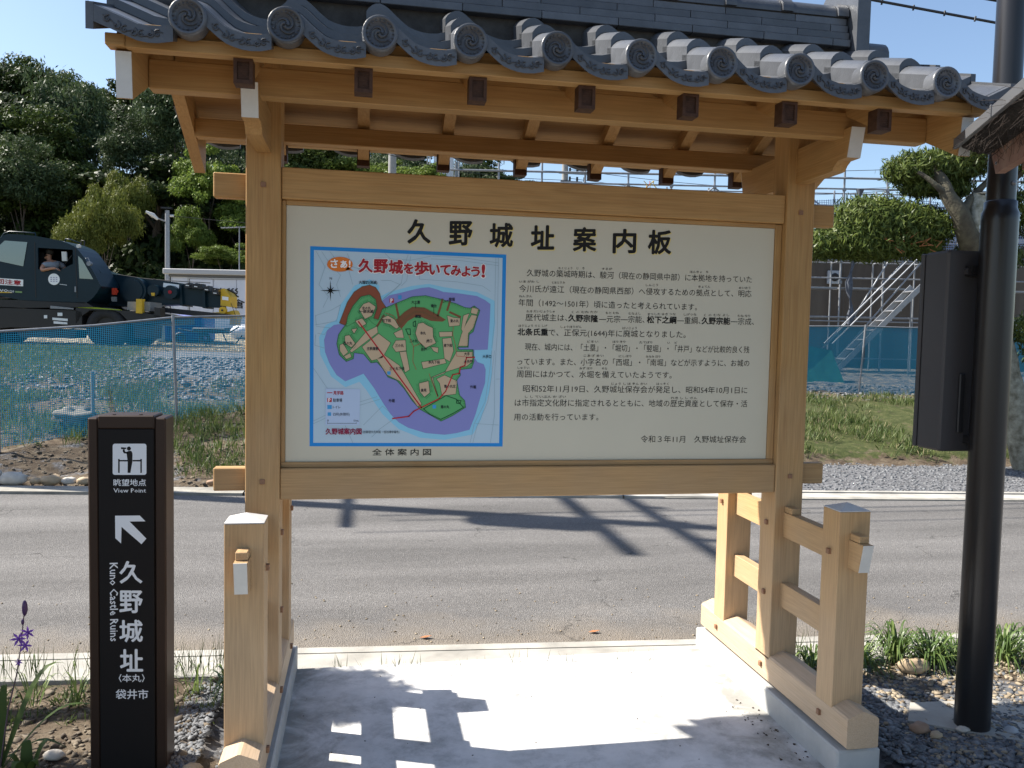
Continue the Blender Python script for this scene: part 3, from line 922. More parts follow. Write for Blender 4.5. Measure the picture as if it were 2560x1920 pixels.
# ridge: dark bedding, four courses of flat tiles, rounded cap tiles, end ornaments
P("ridge_bedding", lambda q: q.box(-0.235, 2.145, -0.02, 0.14, 2.56, 2.80), mat("dark_mortar", (0.06, 0.055, 0.05), 0.95, 0.3, 20, bump=0.4, bscale=40))
for k in range(4):
    z0 = 2.668 + k * 0.0305; hw = 0.118 - 0.011 * k
    x = -0.24 - (0.145 if k % 2 else 0.0)
    while x < 2.15:
        xa, xb = max(x, -0.24) + 0.001, min(x + 0.29, 2.155) - 0.001
        if xb - xa > 0.02:
            for s in (-1, 1):
                q = MB()
                ya, yb = 0.06 + s * 0.004, 0.06 + s * hw
                q.box(xa, xb, min(ya, yb), max(ya, yb), z0, z0 + 0.0275, 0.002)
                q.build("ridge_tile", M_tile, nb)
        x += 0.29
x = -0.24
while x < 2.15:
    xb = min(x + 0.235, 2.158)
    q = MB()
    def cap(xa, xb_, r, zc):
        n = 10; vs = []
        for xx in (xa, xb_):
            for k in range(n + 1):
                a = math.pi * k / n
                vs.append((xx, 0.06 + r * math.cos(a), zc + r * 0.62 * math.sin(a)))
        fs = [(k, n + 1 + k, n + 2 + k, k + 1) for k in range(n)]
        q.add(vs, fs, True); q.add(vs[:n + 1], [list(range(n + 1))]); q.add(vs[n + 1:], [list(range(n + 1))[::-1]])
        q.box(xa, xb_, 0.06 - r, 0.06 + r, zc - 0.012, zc)
    cap(x + 0.001, xb - 0.001, 0.088, 2.803)
    cap(x + 0.001, x + 0.045, 0.098, 2.804)
    q.build("ridge_cap", M_tile, nb)
    x += 0.235
for xe, s in ((2.162, 1), (-0.30, -1)):
    q = MB()
    sh = [(-0.085, 2.60), (-0.085, 2.84), (-0.065, 2.90), (-0.01, 2.945), (0.06, 2.96), (0.13, 2.945), (0.185, 2.90), (0.205, 2.84), (0.205, 2.60)]
    q.prism(sh, 'x', xe, xe + 0.055)
    q.tube([(xe + 0.055 * (s > 0) + s * 0.004, 0.06 + 0.05 * math.cos(a), 2.80 + 0.05 * math.sin(a)) for a in [2 * math.pi * k / 14 for k in range(15)]], 0.006, 6)
    q.build("ridge_end_ornament", M_tile, nb)
    q = MB()
    q.tube([(xe + (0.055 if s > 0 else 0), 0.06, 2.67), (xe + (0.20 if s > 0 else -0.15), 0.06, 2.67)], 0.062, 18)
    q.build("ridge_end_tile", M_tile, nb)

# ------------------------------------------------------------------ printed panel
YB = 0.0370
H1 = (0.0012948421625066735, 6.272580363545966e-06, -0.9154509273745827, -8.966028086478751e-05, -0.001377264855687454, 2.5990320534069533, -7.822622139486278e-05, -2.6550553396242054e-05)  # homographies from image pixels to the board plane and the pillar face
H2 = (0.0012432964567116447, 5.7230886064797635e-06, -0.8681869525011657, -9.077358670191998e-05, -0.001324959360793934, 2.5564329743386622, -7.822622139510735e-05, -2.655055339662454e-05)
def hm(H, u, v):
    w = H[6] * u + H[7] * v + 1
    return ((H[0] * u + H[1] * v + H[2]) / w, (H[3] * u + H[4] * v + H[5]) / w)
def tr(H, o, s): return lambda p: hm(H, o[0] + p[0] / s, o[1] + p[1] / s)
T_text = tr(H1, (1260, 640), 3.16); T_map = tr(H1, (740, 600), 2.963); T_dis = tr(H1, (0, 0), 0.86408)
panel = P("sign_panel", lambda q: q.box(0.016, 1.916, YB, YB + 0.012, 1.034, 1.966, 0.001), mat("cream_panel", (0.565, 0.525, 0.41), 0.5, 0.02, 3, spec=0.35))
for b in ((0.001, 0.0155, 1.034, 1.982), (1.9165, 1.944, 1.034, 1.982)):
    P("panel_trim", lambda q: q.box(b[0], b[1], 0.030, 0.09, b[2], b[3], 0.002), WZ)
P("panel_trim", lambda q: q.box(0.016, 1.916, 0.030, 0.09, 1.9665, 1.9835, 0.002), WX)
P("panel_back", lambda q: q.box(0.002, 1.943, 0.092, 0.100, 1.016, 1.982), WX)

def tri_fan(poly):
    from mathutils.geometry import tessellate_polygon
    return tessellate_polygon([[Vector((p[0], p[1], 0)) for p in poly]])
class Flat:
    def __init__(self, T, y): self.T = T; self.y = y; self.v = []; self.f = []
    def poly(self, pts, raw=False):
        P2 = [p if raw else self.T(p) for p in pts]
        b = len(self.v)
        self.v += [(p[0], self.y, p[1]) for p in P2]
        for t in tri_fan(P2):
            a, c, d = [P2[i] for i in t]
            cr = (c[0] - a[0]) * (d[1] - a[1]) - (c[1] - a[1]) * (d[0] - a[0])
            self.f.append([b + i for i in (t if cr > 0 else t[::-1])])
        return self
    def line(self, pts, w, closed=False):
        pts = [self.T(p) for p in pts]
        if closed: pts = pts + [pts[0]]
        for a, c in zip(pts, pts[1:]):
            d = Vector((c[0] - a[0], c[1] - a[1]))
            if d.length < 1e-6: continue
            d.normalize(); n = Vector((-d.y, d.x)) * w / 2; e = d * w * 0.35
            self.poly([(a[0] - e.x - n.x, a[1] - e.y - n.y), (c[0] + e.x - n.x, c[1] + e.y - n.y), (c[0] + e.x + n.x, c[1] + e.y + n.y), (a[0] - e.x + n.x, a[1] - e.y + n.y)], True)
        return self
    def ticks(self, pts, step, ln, w, out=1):
        """hachures along a closed outline"""
        n = len(pts)
        area = sum(pts[i][0] * pts[(i + 1) % n][1] - pts[(i + 1) % n][0] * pts[i][1] for i in range(n))
        sg = out if area > 0 else -out
        for i in range(n):
            a, c = pts[i], pts[(i + 1) % n]
            L_ = math.hypot(c[0] - a[0], c[1] - a[1])
            k = int(L_ / step)
            for j in range(k):
                t = (j + 0.5) / max(k, 1)
                x, y = a[0] + (c[0] - a[0]) * t, a[1] + (c[1] - a[1]) * t
                nx, ny = (c[1] - a[1]) / L_ * sg, -(c[0] - a[0]) / L_ * sg
                self.line([(x, y), (x + nx * ln, y + ny * ln)], w)
        return self
    def build(self, name, m, parent):
        q = MB(); q.v = self.v; q.f = self.f; q.sm = [False] * len(self.f)
        return q.build(name, m, parent)
LAY = 0.00025
def L_(k): return YB - 0.0003 - k * LAY
def hexmat(n, h): return ink(n, h)

R4 = [(105, 45), (1558, 108), (1530, 1530), (100, 1528)]
f_ = Flat(T_map, L_(0)); f_.poly(R4); f_.build("map_frame", ink("blue", "#1f86d0"), panel)
f_ = Flat(T_map, L_(1)); f_.poly([(133, 74), (1530, 133), (1504, 1504), (128, 1502)]); f_.build("map_ground", ink("pale_blue", "#b3c9d6"), panel)
f_ = Flat(T_map, L_(2))
halo = [(600, 430), (690, 385), (860, 340), (985, 325), (1100, 350), (1340, 385), (1470, 450), (1475, 620), (1450, 850), (1450, 1000), (1430, 1130), (1370, 1330), (1310, 1440), (1100, 1480), (920, 1465), (760, 1400), (640, 1290), (520, 1110), (470, 1050), (365, 1090), (260, 1010), (180, 850), (170, 720), (220, 630), (300, 590), (330, 480), (430, 340), (545, 290), (620, 340)]
f_.poly(halo); f_.build("map_water_glow", ink("mid_blue", "#8cc8e2"), panel)
# street lines of the town
f_ = Flat(T_map, L_(3))
for pl in ([(150, 85), (215, 200), (170, 330), (240, 420), (200, 500)], [(190, 85), (260, 190), (330, 260), (300, 330), (330, 420)], [(250, 85), (300, 150), (390, 220), (420, 330)],
           [(140, 630), (300, 600), (330, 480), (260, 520), (145, 560), (150, 630)], [(630, 300), (700, 300), (770, 330), (720, 380), (650, 430)], [(830, 110), (800, 200), (780, 320), (640, 440)],
           [(850, 120), (830, 230), (820, 300), (780, 340)], [(910, 220), (915, 290), (1190, 310), (1380, 340), (1440, 380)], [(1000, 140), (1200, 150), (1500, 190)], [(1010, 120), (1230, 130), (1500, 170)],
           [(1480, 130), (1470, 600), (1450, 800)], [(1500, 130), (1490, 700), (1470, 1000), (1470, 1300), (1440, 1500)], [(1450, 820), (1430, 1000), (1400, 1200), (1320, 1360), (1290, 1500)],
           [(1470, 820), (1450, 1000), (1420, 1200), (1340, 1380), (1310, 1500)], [(130, 950), (260, 1140), (420, 1500)], [(130, 1340), (340, 1240), (600, 1160)], [(130, 1360), (350, 1260), (620, 1180)],
           [(560, 1460), (620, 1400), (760, 1300)], [(500, 1370), (640, 1230), (700, 1280)], [(150, 640), (250, 650), (210, 700), (160, 690)], [(640, 150), (700, 180), (690, 240), (640, 230), (640, 150)],
           [(380, 100), (420, 200), (560, 240), (640, 140)], [(1330, 1360), (1500, 1370)], [(1480, 1030), (1510, 1030)], [(145, 700), (140, 780), (210, 800)], [(660, 100), (700, 140), (850, 150), (1000, 120)]):
    f_.line(pl, 0.0014)
f_.build("map_streets", ink("street_grey", "#8ba6b3"), panel)
MOAT = [(630, 455), (690, 410), (780, 390), (860, 370), (930, 355), (985, 350), (1040, 365), (1090, 385), (1200, 395), (1340, 415), (1400, 445), (1440, 475), (1435, 600), (1420, 812), (1322, 815), (1320, 870), (1345, 905), (1390, 920), (1405, 960), (1400, 1060), (1370, 1150), (1330, 1290), (1285, 1405), (1190, 1430), (1100, 1442), (960, 1430), (830, 1390), (760, 1350), (700, 1290), (640, 1200), (580, 1100), (500, 990), (430, 1020), (365, 1047), (300, 1000), (250, 920), (215, 830), (208, 740), (230, 670), (280, 630), (340, 620), (420, 640), (600, 560)]
f_ = Flat(T_map, L_(4)); f_.poly(MOAT); f_.build("map_moat", ink("violet", "#8488c2"), panel)
BROWN = [(320, 615), (345, 550), (380, 460), (430, 385), (490, 345), (545, 333), (590, 350), (620, 395), (635, 450), (668, 500), (645, 560), (605, 640), (560, 610), (520, 560), (380, 640)]
f_ = Flat(T_map, L_(5)); f_.poly(BROWN); f_.build("map_ditch", ink("brown", "#8a4a33"), panel)
GREEN = [(372, 622), (385, 560), (420, 490), (480, 420), (545, 405), (590, 440), (600, 500), (575, 580), (610, 590), (640, 510), (668, 500), (750, 465), (860, 420), (960, 412), (1060, 435), (1180, 470), (1250, 500), (1290, 505), (1320, 488), (1362, 522), (1335, 600), (1312, 680), (1282, 700), (1275, 795), (1195, 795), (1210, 812), (1312, 812), (1318, 900), (1300, 950), (1212, 960), (1218, 1000), (1190, 1040), (1212, 1150), (1250, 1190), (1256, 1240), (1160, 1300), (1075, 1342), (1000, 1300), (920, 1255), (860, 1190), (800, 1100), (745, 1040), (680, 1015), (640, 950), (600, 905), (555, 910), (500, 845), (430, 835), (425, 880), (372, 900), (320, 850), (302, 770), (315, 700), (350, 650)]
f_ = Flat(T_map, L_(6)); f_.poly(GREEN); f_.build("map_slopes", ink("green", "#5aa968"), panel)
f_ = Flat(T_map, L_(7))
f_.poly([(740, 590), (800, 535), (860, 495), (950, 500), (1060, 560), (1110, 590), (1085, 605), (1000, 600), (900, 560), (830, 600), (780, 660), (750, 625)])
for pl in ([(740, 475), (760, 570)], [(1085, 440), (1050, 560)], [(1140, 455), (1120, 520)], [(600, 640), (650, 560)], [(595, 870), (645, 825)], [(1140, 535), (1215, 570)]):
    f_.line(pl, 0.008)
f_.build("map_banks", ink("bank_brown", "#7d5034"), panel)
TAN = [[(470, 515), (500, 475), (540, 460), (590, 495), (560, 560), (510, 585)], [(440, 600), (490, 580), (520, 620), (475, 645)], [(412, 662), (452, 655), (430, 692)],
       [(362, 712), (395, 705), (437, 765), (410, 795), (365, 765)], [(325, 778), (350, 768), (385, 830), (352, 858), (325, 820)], [(357, 862), (400, 838), (410, 866), (372, 882)],
       [(400, 820), (520, 680), (600, 640), (605, 685), (450, 805), (412, 832)], [(490, 792), (612, 695), (700, 762), (640, 872), (560, 892)], [(640, 580), (680, 560), (730, 590), (762, 645), (742, 657), (700, 625), (650, 612)],
       [(715, 790), (740, 745), (810, 742), (815, 818), (740, 828)], [(725, 690), (785, 662), (798, 725), (745, 722)], [(905, 620), (940, 612), (965, 630), (1012, 652), (1015, 720), (1035, 762), (960, 798), (905, 745), (885, 690)],
       [(600, 882), (650, 850), (765, 930), (930, 1215), (900, 1232), (770, 1045), (675, 1000)], [(768, 830), (815, 826), (840, 960), (808, 980)], [(1000, 792), (1052, 798), (1050, 835), (1020, 822)],
       [(1120, 560), (1165, 575), (1215, 580), (1210, 632), (1135, 640)], [(1303, 500), (1352, 512), (1338, 552), (1295, 540)], [(1240, 560), (1282, 545), (1262, 600), (1235, 680), (1225, 660)],
       [(1300, 555), (1340, 562), (1312, 650), (1275, 690), (1270, 785), (1202, 785), (1225, 700), (1250, 640)], [(1060, 682), (1155, 680), (1155, 712), (1065, 716)], [(1085, 732), (1148, 725), (1165, 820), (1138, 898), (1100, 878)],
       [(930, 905), (1100, 880), (1112, 910), (942, 952)], [(1190, 828), (1306, 830), (1305, 900), (1262, 935), (1208, 945), (1110, 975), (1010, 1015), (1030, 1090), (1050, 1155), (1005, 1020), (1100, 985)],
       [(1042, 1030), (1100, 1002), (1192, 1045), (1182, 1140), (1082, 1152), (1065, 1062)], [(912, 1062), (980, 1045), (990, 1130), (950, 1162), (918, 1122)],
       [(945, 1250), (1110, 1152), (1185, 1178), (1240, 1240), (1160, 1285), (1072, 1328), (990, 1290)], [(1190, 1185), (1222, 1190), (1215, 1212), (1188, 1208)], [(868, 610), (885, 600), (885, 640), (868, 638)], [(812, 660), (845, 658), (848, 700), (830, 700)]]
f_ = Flat(T_map, L_(8))
for t in TAN: f_.line(t, 0.0035, True)
f_.line(GREEN, 0.0018, True); f_.line(BROWN, 0.0012, True)
f_.build("map_outlines", ink("dark_green", "#1f5a35"), panel)
f_ = Flat(T_map, L_(9))
for t in TAN[:-4]: f_.poly(t)
f_.build("map_baileys", ink("tan", "#c2ab8c"), panel)
f_ = Flat(T_map, L_(9))
for t in (TAN[0], TAN[1], TAN[2], TAN[3], TAN[8], TAN[11], TAN[24]): f_.ticks(t, 9, 22, 0.0009)
f_.ticks(GREEN, 11, 14, 0.0009, -1)
f_.ticks([(755, 600), (800, 545), (870, 505), (960, 512), (1060, 565), (1040, 580), (950, 530), (880, 525), (820, 565), (770, 620)], 8, 12, 0.0008)
f_.build("map_hachures", ink("dark_green", "#1f5a35"), panel)
f_ = Flat(T_map, L_(10))
f_.line([(463, 605), (930, 1242)], 0.0052); f_.line([(715, 1322), (835, 1306), (872, 1268), (1060, 1175), (1108, 1120), (1160, 998), (1210, 988), (1216, 942), (1250, 930), (1262, 870), (1322, 868)], 0.0046)
for pl in ([(1165, 640), (1160, 700), (1180, 780), (1190, 860), (1300, 868)], [(835, 705), (870, 790), (865, 900), (890, 960)], [(870, 790), (925, 765)], [(985, 990), (1050, 1165)], [(660, 540), (720, 560), (760, 620)]):
    f_.line(pl, 0.0014)
f_.poly([(693, 433), (725, 433), (725, 465), (693, 465)]); f_.poly([(232, 1170), (265, 1170), (265, 1200), (232, 1200)]); f_.line([(232, 1131), (268, 1131)], 0.003)
f_.build("map_route", ink("red", "#b7272f"), panel)
f_ = Flat(T_map, L_(10))
for x, y in ((688, 985), (1024, 1234), (247, 1289)): f_.poly([(x - 13, y - 13), (x + 13, y - 13), (x + 13, y + 13), (x - 13, y + 13)])
f_.poly([(232, 1222), (265, 1222), (265, 1252), (232, 1252)])
f_.poly([(756, 410), (782, 410), (782, 440), (756, 440)])
f_.build("map_shelters", ink("symbol_blue", "#3f97cf"), panel)
f_ = Flat(T_map, L_(9)); f_.poly([(220, 1100), (475, 1105), (470, 1372), (218, 1372)]); f_.build("map_legend_box", ink("legend_blue", "#b4c6df"), panel)
f_ = Flat(T_map, L_(9))
f_.poly([(325 + 95 * math.cos(a), 180 + 55 * math.sin(a)) for a in [2 * math.pi * k / 28 for k in range(28)]])
f_.poly([(385, 200), (425, 228), (365, 222)]); f_.build("speech_bubble", ink("orange", "#d9772c"), panel)
f_ = Flat(T_map, L_(10))
for k in range(8):
    a = math.pi * k / 4; l = 78 if k % 2 == 0 else 38
    f_.poly([(255 + 9 * math.cos(a + 0.6), 375 + 9 * math.sin(a + 0.6)), (255 + l * math.cos(a), 375 + l * math.sin(a)), (255 + 9 * math.cos(a - 0.6), 375 + 9 * math.sin(a - 0.6))])
f_.poly([(255 + 14 * math.cos(a), 375 + 14 * math.sin(a)) for a in [2 * math.pi * k / 12 for k in range(12)]])
f_.line([(234, 1362), (234, 1350)], 0.0012); f_.line([(234, 1357), (446, 1357)], 0.0014); f_.line([(446, 1362), (446, 1350)], 0.0012)
f_.line([(885, 475), (885, 505)], 0.0018); f_.line([(1020, 500), (1020, 550)], 0.0018); f_.line([(1130, 445), (1088, 465)], 0.0018); f_.line([(940, 795), (925, 770)], 0.0018)
f_.build("compass_rose", ink("ink_black", "#15120f"), panel)

# lettering: font objects turned into meshes
TXT = []   # (string, T, x0, x1, y, em height px, bold, layer, material, name, parent, Yfun, rot)
def text(s, T, x0, x1, y, h, bold=0.0, lay=2, m=None, name="lettering", parent=None, ybase=None, dx=0, dz=0, y2=None, vert=False):
    TXT.append(dict(s=s, T=T, x0=x0, x1=x1, y=y, y2=y if y2 is None else y2, h=h, bold=bold, lay=lay, m=m, name=name, parent=parent, yb=ybase, dx=dx, dz=dz, vert=vert))
INK = ink("ink_black", "#15120f")
for i, (cx, cy) in enumerate(((905, 500), (995, 504), (1083, 508), (1172, 513), (1263, 517), (1349, 521), (1425, 523))):
    ch = "久野城址案内板"[i]
    text(ch, T_dis, cx - 24, cx + 24, cy, 50, 0.03, 3, INK, "title_lettering", panel)
    text(ch, T_dis, cx - 24, cx + 24, cy, 50, 0.035, 2, ink("pale_gold", "#d8c47e"), "title_shadow", panel, dx=0.003, dz=-0.003)
B = [("久野城の築城時期は、駿河（現在の静岡県中部）に本拠地を持っていた", 180, 1958, 133, 187, 0), ("今川氏が遠江（現在の静岡県西部）へ侵攻するための拠点として、明応", 120, 1955, 258, 300, 0),
     ("年間（1492〜1501年）頃に造ったと考えられています。", 115, 1525, 368, 405, 0), ("歴代城主は、", 170, 500, 485, 490, 0), ("久野宗隆", 508, 742, 490, 497, 1), ("―元宗―宗能、", 750, 1110, 498, 503, 0),
     ("松下之綱", 1130, 1360, 503, 508, 1), ("―重綱、", 1366, 1552, 509, 512, 0), ("久野宗能", 1562, 1785, 512, 516, 1), ("―宗成、", 1790, 1975, 516, 520, 0),
     ("北条氏重", 108, 346, 600, 603, 1), ("で、正保元(1644)年に廃城となりました。", 352, 1435, 604, 622, 0), ("現在、城内には、「土塁」・「堀切」・「竪堀」・「井戸」などが比較的良く残", 165, 1938, 718, 742, 0),
     ("っています。また、小字名の「西堀」・「南堀」などが示すように、お城の", 105, 1938, 835, 848, 0), ("周囲にはかつて、水堀を備えていたようです。", 100, 1325, 932, 942, 0),
     ("昭和52年11月19日、久野城址保存会が発足し、昭和54年10月1日に", 150, 1922, 1048, 1062, 0), ("は市指定文化財に指定されるとともに、地域の歴史資産として保存・活", 85, 1922, 1160, 1168, 0),
     ("用の活動を行っています。", 78, 745, 1273, 1273, 0), ("令和３年11月　久野城址保存会", 1080, 1912, 1447, 1450, 0)]
for s, a, b, y, y2, bd in B:
    text(s, T_text, a, b, y, 54, 0.03 if bd else 0.004, 2, INK, "text_line", panel, y2=y2)
RB = [("ちくじょう　じ　き", 430, 635, 97), ("するが", 772, 855, 103), ("ほんきょ　ち", 1468, 1615, 126), ("いま がわ し", 120, 278, 203), ("とおとうみ", 378, 482, 210), ("しんこう", 1120, 1218, 230), ("きょてん", 1535, 1630, 243),
      ("めいおう", 1855, 1948, 252), ("ねん かん", 120, 222, 318), ("れき だいじょうしゅ", 178, 402, 438), ("く の むね たか", 535, 740, 443), ("もと むね", 803, 907, 450), ("むなよし", 983, 1080, 455), ("まつした ゆき つな", 1135, 1355, 460),
      ("しげつな", 1420, 1520, 463), ("く の むな よし", 1580, 1780, 467), ("むね なり", 1845, 1945, 473), ("ほうじょう うじ しげ", 115, 342, 552), ("しょうほうがん", 447, 613, 560), ("はいじょう", 935, 1050, 570), ("どるい", 655, 745, 677),
      ("ほりきり", 858, 960, 678), ("たてぼり", 1070, 1172, 683), ("い　ど", 1290, 1368, 686), ("こあざ めい", 628, 788, 788), ("にしほり", 907, 1008, 792), ("みなみ ほり", 1120, 1235, 795), ("しゅうい", 107, 200, 883), ("みず ほり", 595, 698, 888),
      ("そな", 772, 815, 890), ("じょう し ほ ぞん かい", 848, 1130, 1010), ("はっそく", 1205, 1300, 1010), ("し し ていぶん か ざい", 165, 490, 1112), ("れき し し さん", 1318, 1525, 1122)]
for s, a, b, y in RB: text(s, T_text, a, b, y, 20, 0.01, 2, INK, "ruby_text", panel)
text("全 体 案 内 図", T_map, 565, 1000, 1572, 48, 0.012, 2, INK, "caption_lettering", panel)
RED = ink("title_red", "#a3202b"); WHT = ink("print_white", "#efefec"); NAVY = ink("label_ink", "#171627")
for s, a, b, y, h in (("久", 465, 565, 190, 98), ("野", 578, 678, 195, 98), ("城", 690, 790, 200, 98), ("を", 800, 868, 212, 72), ("歩", 880, 982, 208, 98), ("い", 990, 1062, 220, 72), ("て", 1070, 1142, 224, 72), ("み", 1148, 1220, 228, 72), ("よ", 1228, 1290, 233, 72), ("う", 1298, 1360, 236, 72), ("!", 1378, 1396, 230, 90)):
    text(s, T_map, a - 3, b + 3, y, h * 1.04, 0.075, 3, WHT, "map_title_outline", panel)
    text(s, T_map, a, b, y, h, 0.038, 12, RED, "map_title", panel)
text("さぁ!", T_map, 258, 402, 176, 66, 0.03, 12, WHT, "bubble_lettering", panel)
for s, a, b, y in (("大堀切(消滅)", 466, 602, 315), ("北の丸", 490, 553, 505), ("(一部消滅)", 465, 578, 530), ("北下段", 638, 703, 598), ("西の丸", 350, 417, 765), ("主税屋敷", 524, 612, 805), ("三の丸", 735, 797, 782), ("本丸", 920, 960, 690),
                   ("二の丸", 840, 900, 748), ("虎口", 965, 1007, 748), ("井戸", 925, 967, 812), ("本丸下段", 980, 1065, 905), ("東下段", 1094, 1156, 782), ("東の丸", 1142, 1204, 600), ("大手", 1245, 1286, 845), ("大手門", 1243, 1305, 902), ("大手口", 1382, 1445, 864),
                   ("大土塁", 855, 918, 462), ("櫓台", 1000, 1041, 488), ("竪堀", 1133, 1175, 440), ("横堀", 882, 924, 567), ("三の丸下段", 692, 803, 953), ("南の丸北", 1097, 1181, 1084), ("外堀", 1290, 1332, 1089), ("外堀", 687, 730, 1191), ("高見", 925, 966, 1113), ("南の丸", 1072, 1134, 1236)):
    text(s, T_map, a, b, y, 24, 0.02, 12, NAVY, "map_label", panel)
text("P", T_map, 700, 718, 450, 30, 0.02, 12, WHT, "map_label", panel); text("P", T_map, 240, 257, 1186, 28, 0.02, 12, WHT, "map_label", panel)
text("見学路", T_map, 277, 352, 1133, 28, 0.025, 11, RED, "legend_text", panel); text("駐車場", T_map, 275, 342, 1187, 26, 0.01, 11, NAVY, "legend_text", panel)
text("トイレ", T_map, 273, 330, 1238, 22, 0.01, 11, NAVY, "legend_text", panel); text("四阿(休憩所)", T_map, 275, 398, 1291, 24, 0.005, 11, NAVY, "legend_text", panel)
text("0", T_map, 230, 243, 1337, 18, 0.01, 11, NAVY, "legend_text", panel); text("50m", T_map, 427, 463, 1338, 18, 0.01, 11, NAVY, "legend_text", panel)
text("N", T_map, 250, 266, 285, 18, 0.0, 11, NAVY, "legend_text", panel)
text("久野城案内図", T_map, 220, 485, 1418, 44, 0.03, 11, ink("maroon", "#8c2346"), "map_caption", panel)
text("(加藤理文氏作図 一部加筆修着色)", T_map, 494, 766, 1422, 20, 0.005, 11, NAVY, "map_caption", panel)

# ------------------------------------------------------------------ pillar sign
ps = thing("pillar_sign", "dark brown pillar sign with a viewpoint symbol and white arrow left of the board", "sign", (-0.495, -0.02, -0.03))
M_pil = mat("dark_brown_aluminium", (0.034, 0.020, 0.014), 0.42, 0.05, 5, metal=0.2, spec=0.35)
M_pil2 = mat("black_brown_panel", (0.009, 0.008, 0.008), 0.6, spec=0.2)
P("body", lambda q: q.box(-0.592, -0.402, -0.072, 0.035, -0.1, 1.205, 0.004), M_pil, ps)
for xa, xb in ((-0.620, -0.587), (-0.407, -0.370)):
    P("side_channel", lambda q: q.box(xa, xb, -0.080, 0.042, -0.1, 1.207, 0.005), M_pil, ps)
fp_ = P("face_panel", lambda q: q.box(-0.5855, -0.4085, -0.083, -0.0725, -0.1, 1.168, 0.0015), M_pil2, ps)
P("top_cap", lambda q: q.box(-0.5865, -0.4065, -0.084, 0.040, 1.1695, 1.215, 0.004), M_pil, ps)
for x in (-0.54, -0.455):
    P("rivet", lambda q: q.cyl((x, -0.06, 1.213), (x, -0.06, 1.2175), 0.006, 10), M_pil, ps)
T_p7 = tr(H2, (0, 1000), 1.804); T_p8 = tr(H2, (0, 1100), 3.568)
YP = -0.0834
def yp(k): return YP - 0.0003 * k
GW = ink("sign_grey_white", "#dcdfe0")
def rrect(x0, y0, x1, y1, r):
    pts = []
    for cx, cy, a0 in ((x0 + r, y0 + r, 180), (x1 - r, y0 + r, 270), (x1 - r, y1 - r, 0), (x0 + r, y1 - r, 90)):
        for k in range(5):
            a = math.radians(a0 + 22.5 * k); pts.append((cx + r * math.cos(a), cy + r * math.sin(a)))
    return pts
f_ = Flat(T_p8, yp(0)); f_.poly(rrect(1005, 33, 1306, 311, 20)); f_.build("pictogram_plate", GW, fp_)
f_ = Flat(T_p8, yp(1))
f_.poly([(1055, 178), (1140, 178), (1140, 191), (1066, 191), (1066, 293), (1054, 293), (1054, 170), (1066, 170)][:0] or [(1060, 178), (1140, 178), (1140, 191), (1060, 191)])
f_.poly([(1183, 178), (1260, 178), (1260, 191), (1183, 191)])
f_.poly([(1054, 169), (1067, 169), (1067, 293), (1054, 293)]); f_.poly([(1252, 169), (1265, 169), (1265, 293), (1252, 293)])
f_.poly([(1132, 104), (1150, 97), (1172, 97), (1182, 120), (1181, 190), (1163, 293), (1138, 293), (1139, 190), (1130, 125)])
f_.poly([(1150 + 18 * math.cos(a), 76 + 18 * math.sin(a)) for a in [2 * math.pi * k / 16 for k in range(16)]])
f_.poly([(1140, 104), (1140, 124), (1105, 118), (1095, 102), (1096, 84), (1112, 80), (1114, 98), (1122, 106)])
f_.poly([(1080, 64), (1126, 68), (1126, 79), (1080, 82)])
f_.build("pictogram_figure", ink("sign_black", "#0d0c0d"), fp_)
f_ = Flat(T_p7, yp(0)); f_.poly([(519, 522), (630, 521), (656, 547), (584, 548), (660, 625), (638, 650), (548, 572), (546, 647), (520, 623)]); f_.build("arrow", GW, fp_)
def pt(s, x0, x1, y, h, bold=0.0, vert=False, y2=None):
    text(s, T_p7, x0, x1, y, h, bold, 0, GW, "lettering", fp_, ybase=YP, vert=vert, y2=y2)
pt("眺望地点", 512, 658, 373, 30, 0.012); pt("View Point", 512, 658, 408, 24, 0.01)
for ch, x0, x1, y in (("久", 540, 640, 777), ("野", 540, 641, 910), ("城", 540, 642, 1042), ("址", 543, 643, 1174)): pt(ch, x0, x1, y, 98, 0.02)
pt("（本丸）", 536, 652, 1255, 34, 0.012); pt("袋井市", 522, 668, 1328, 42, 0.012)
pt("Kuno Castle Ruins", 508, 508, 735, 30, 0.012, vert=True, y2=1088)

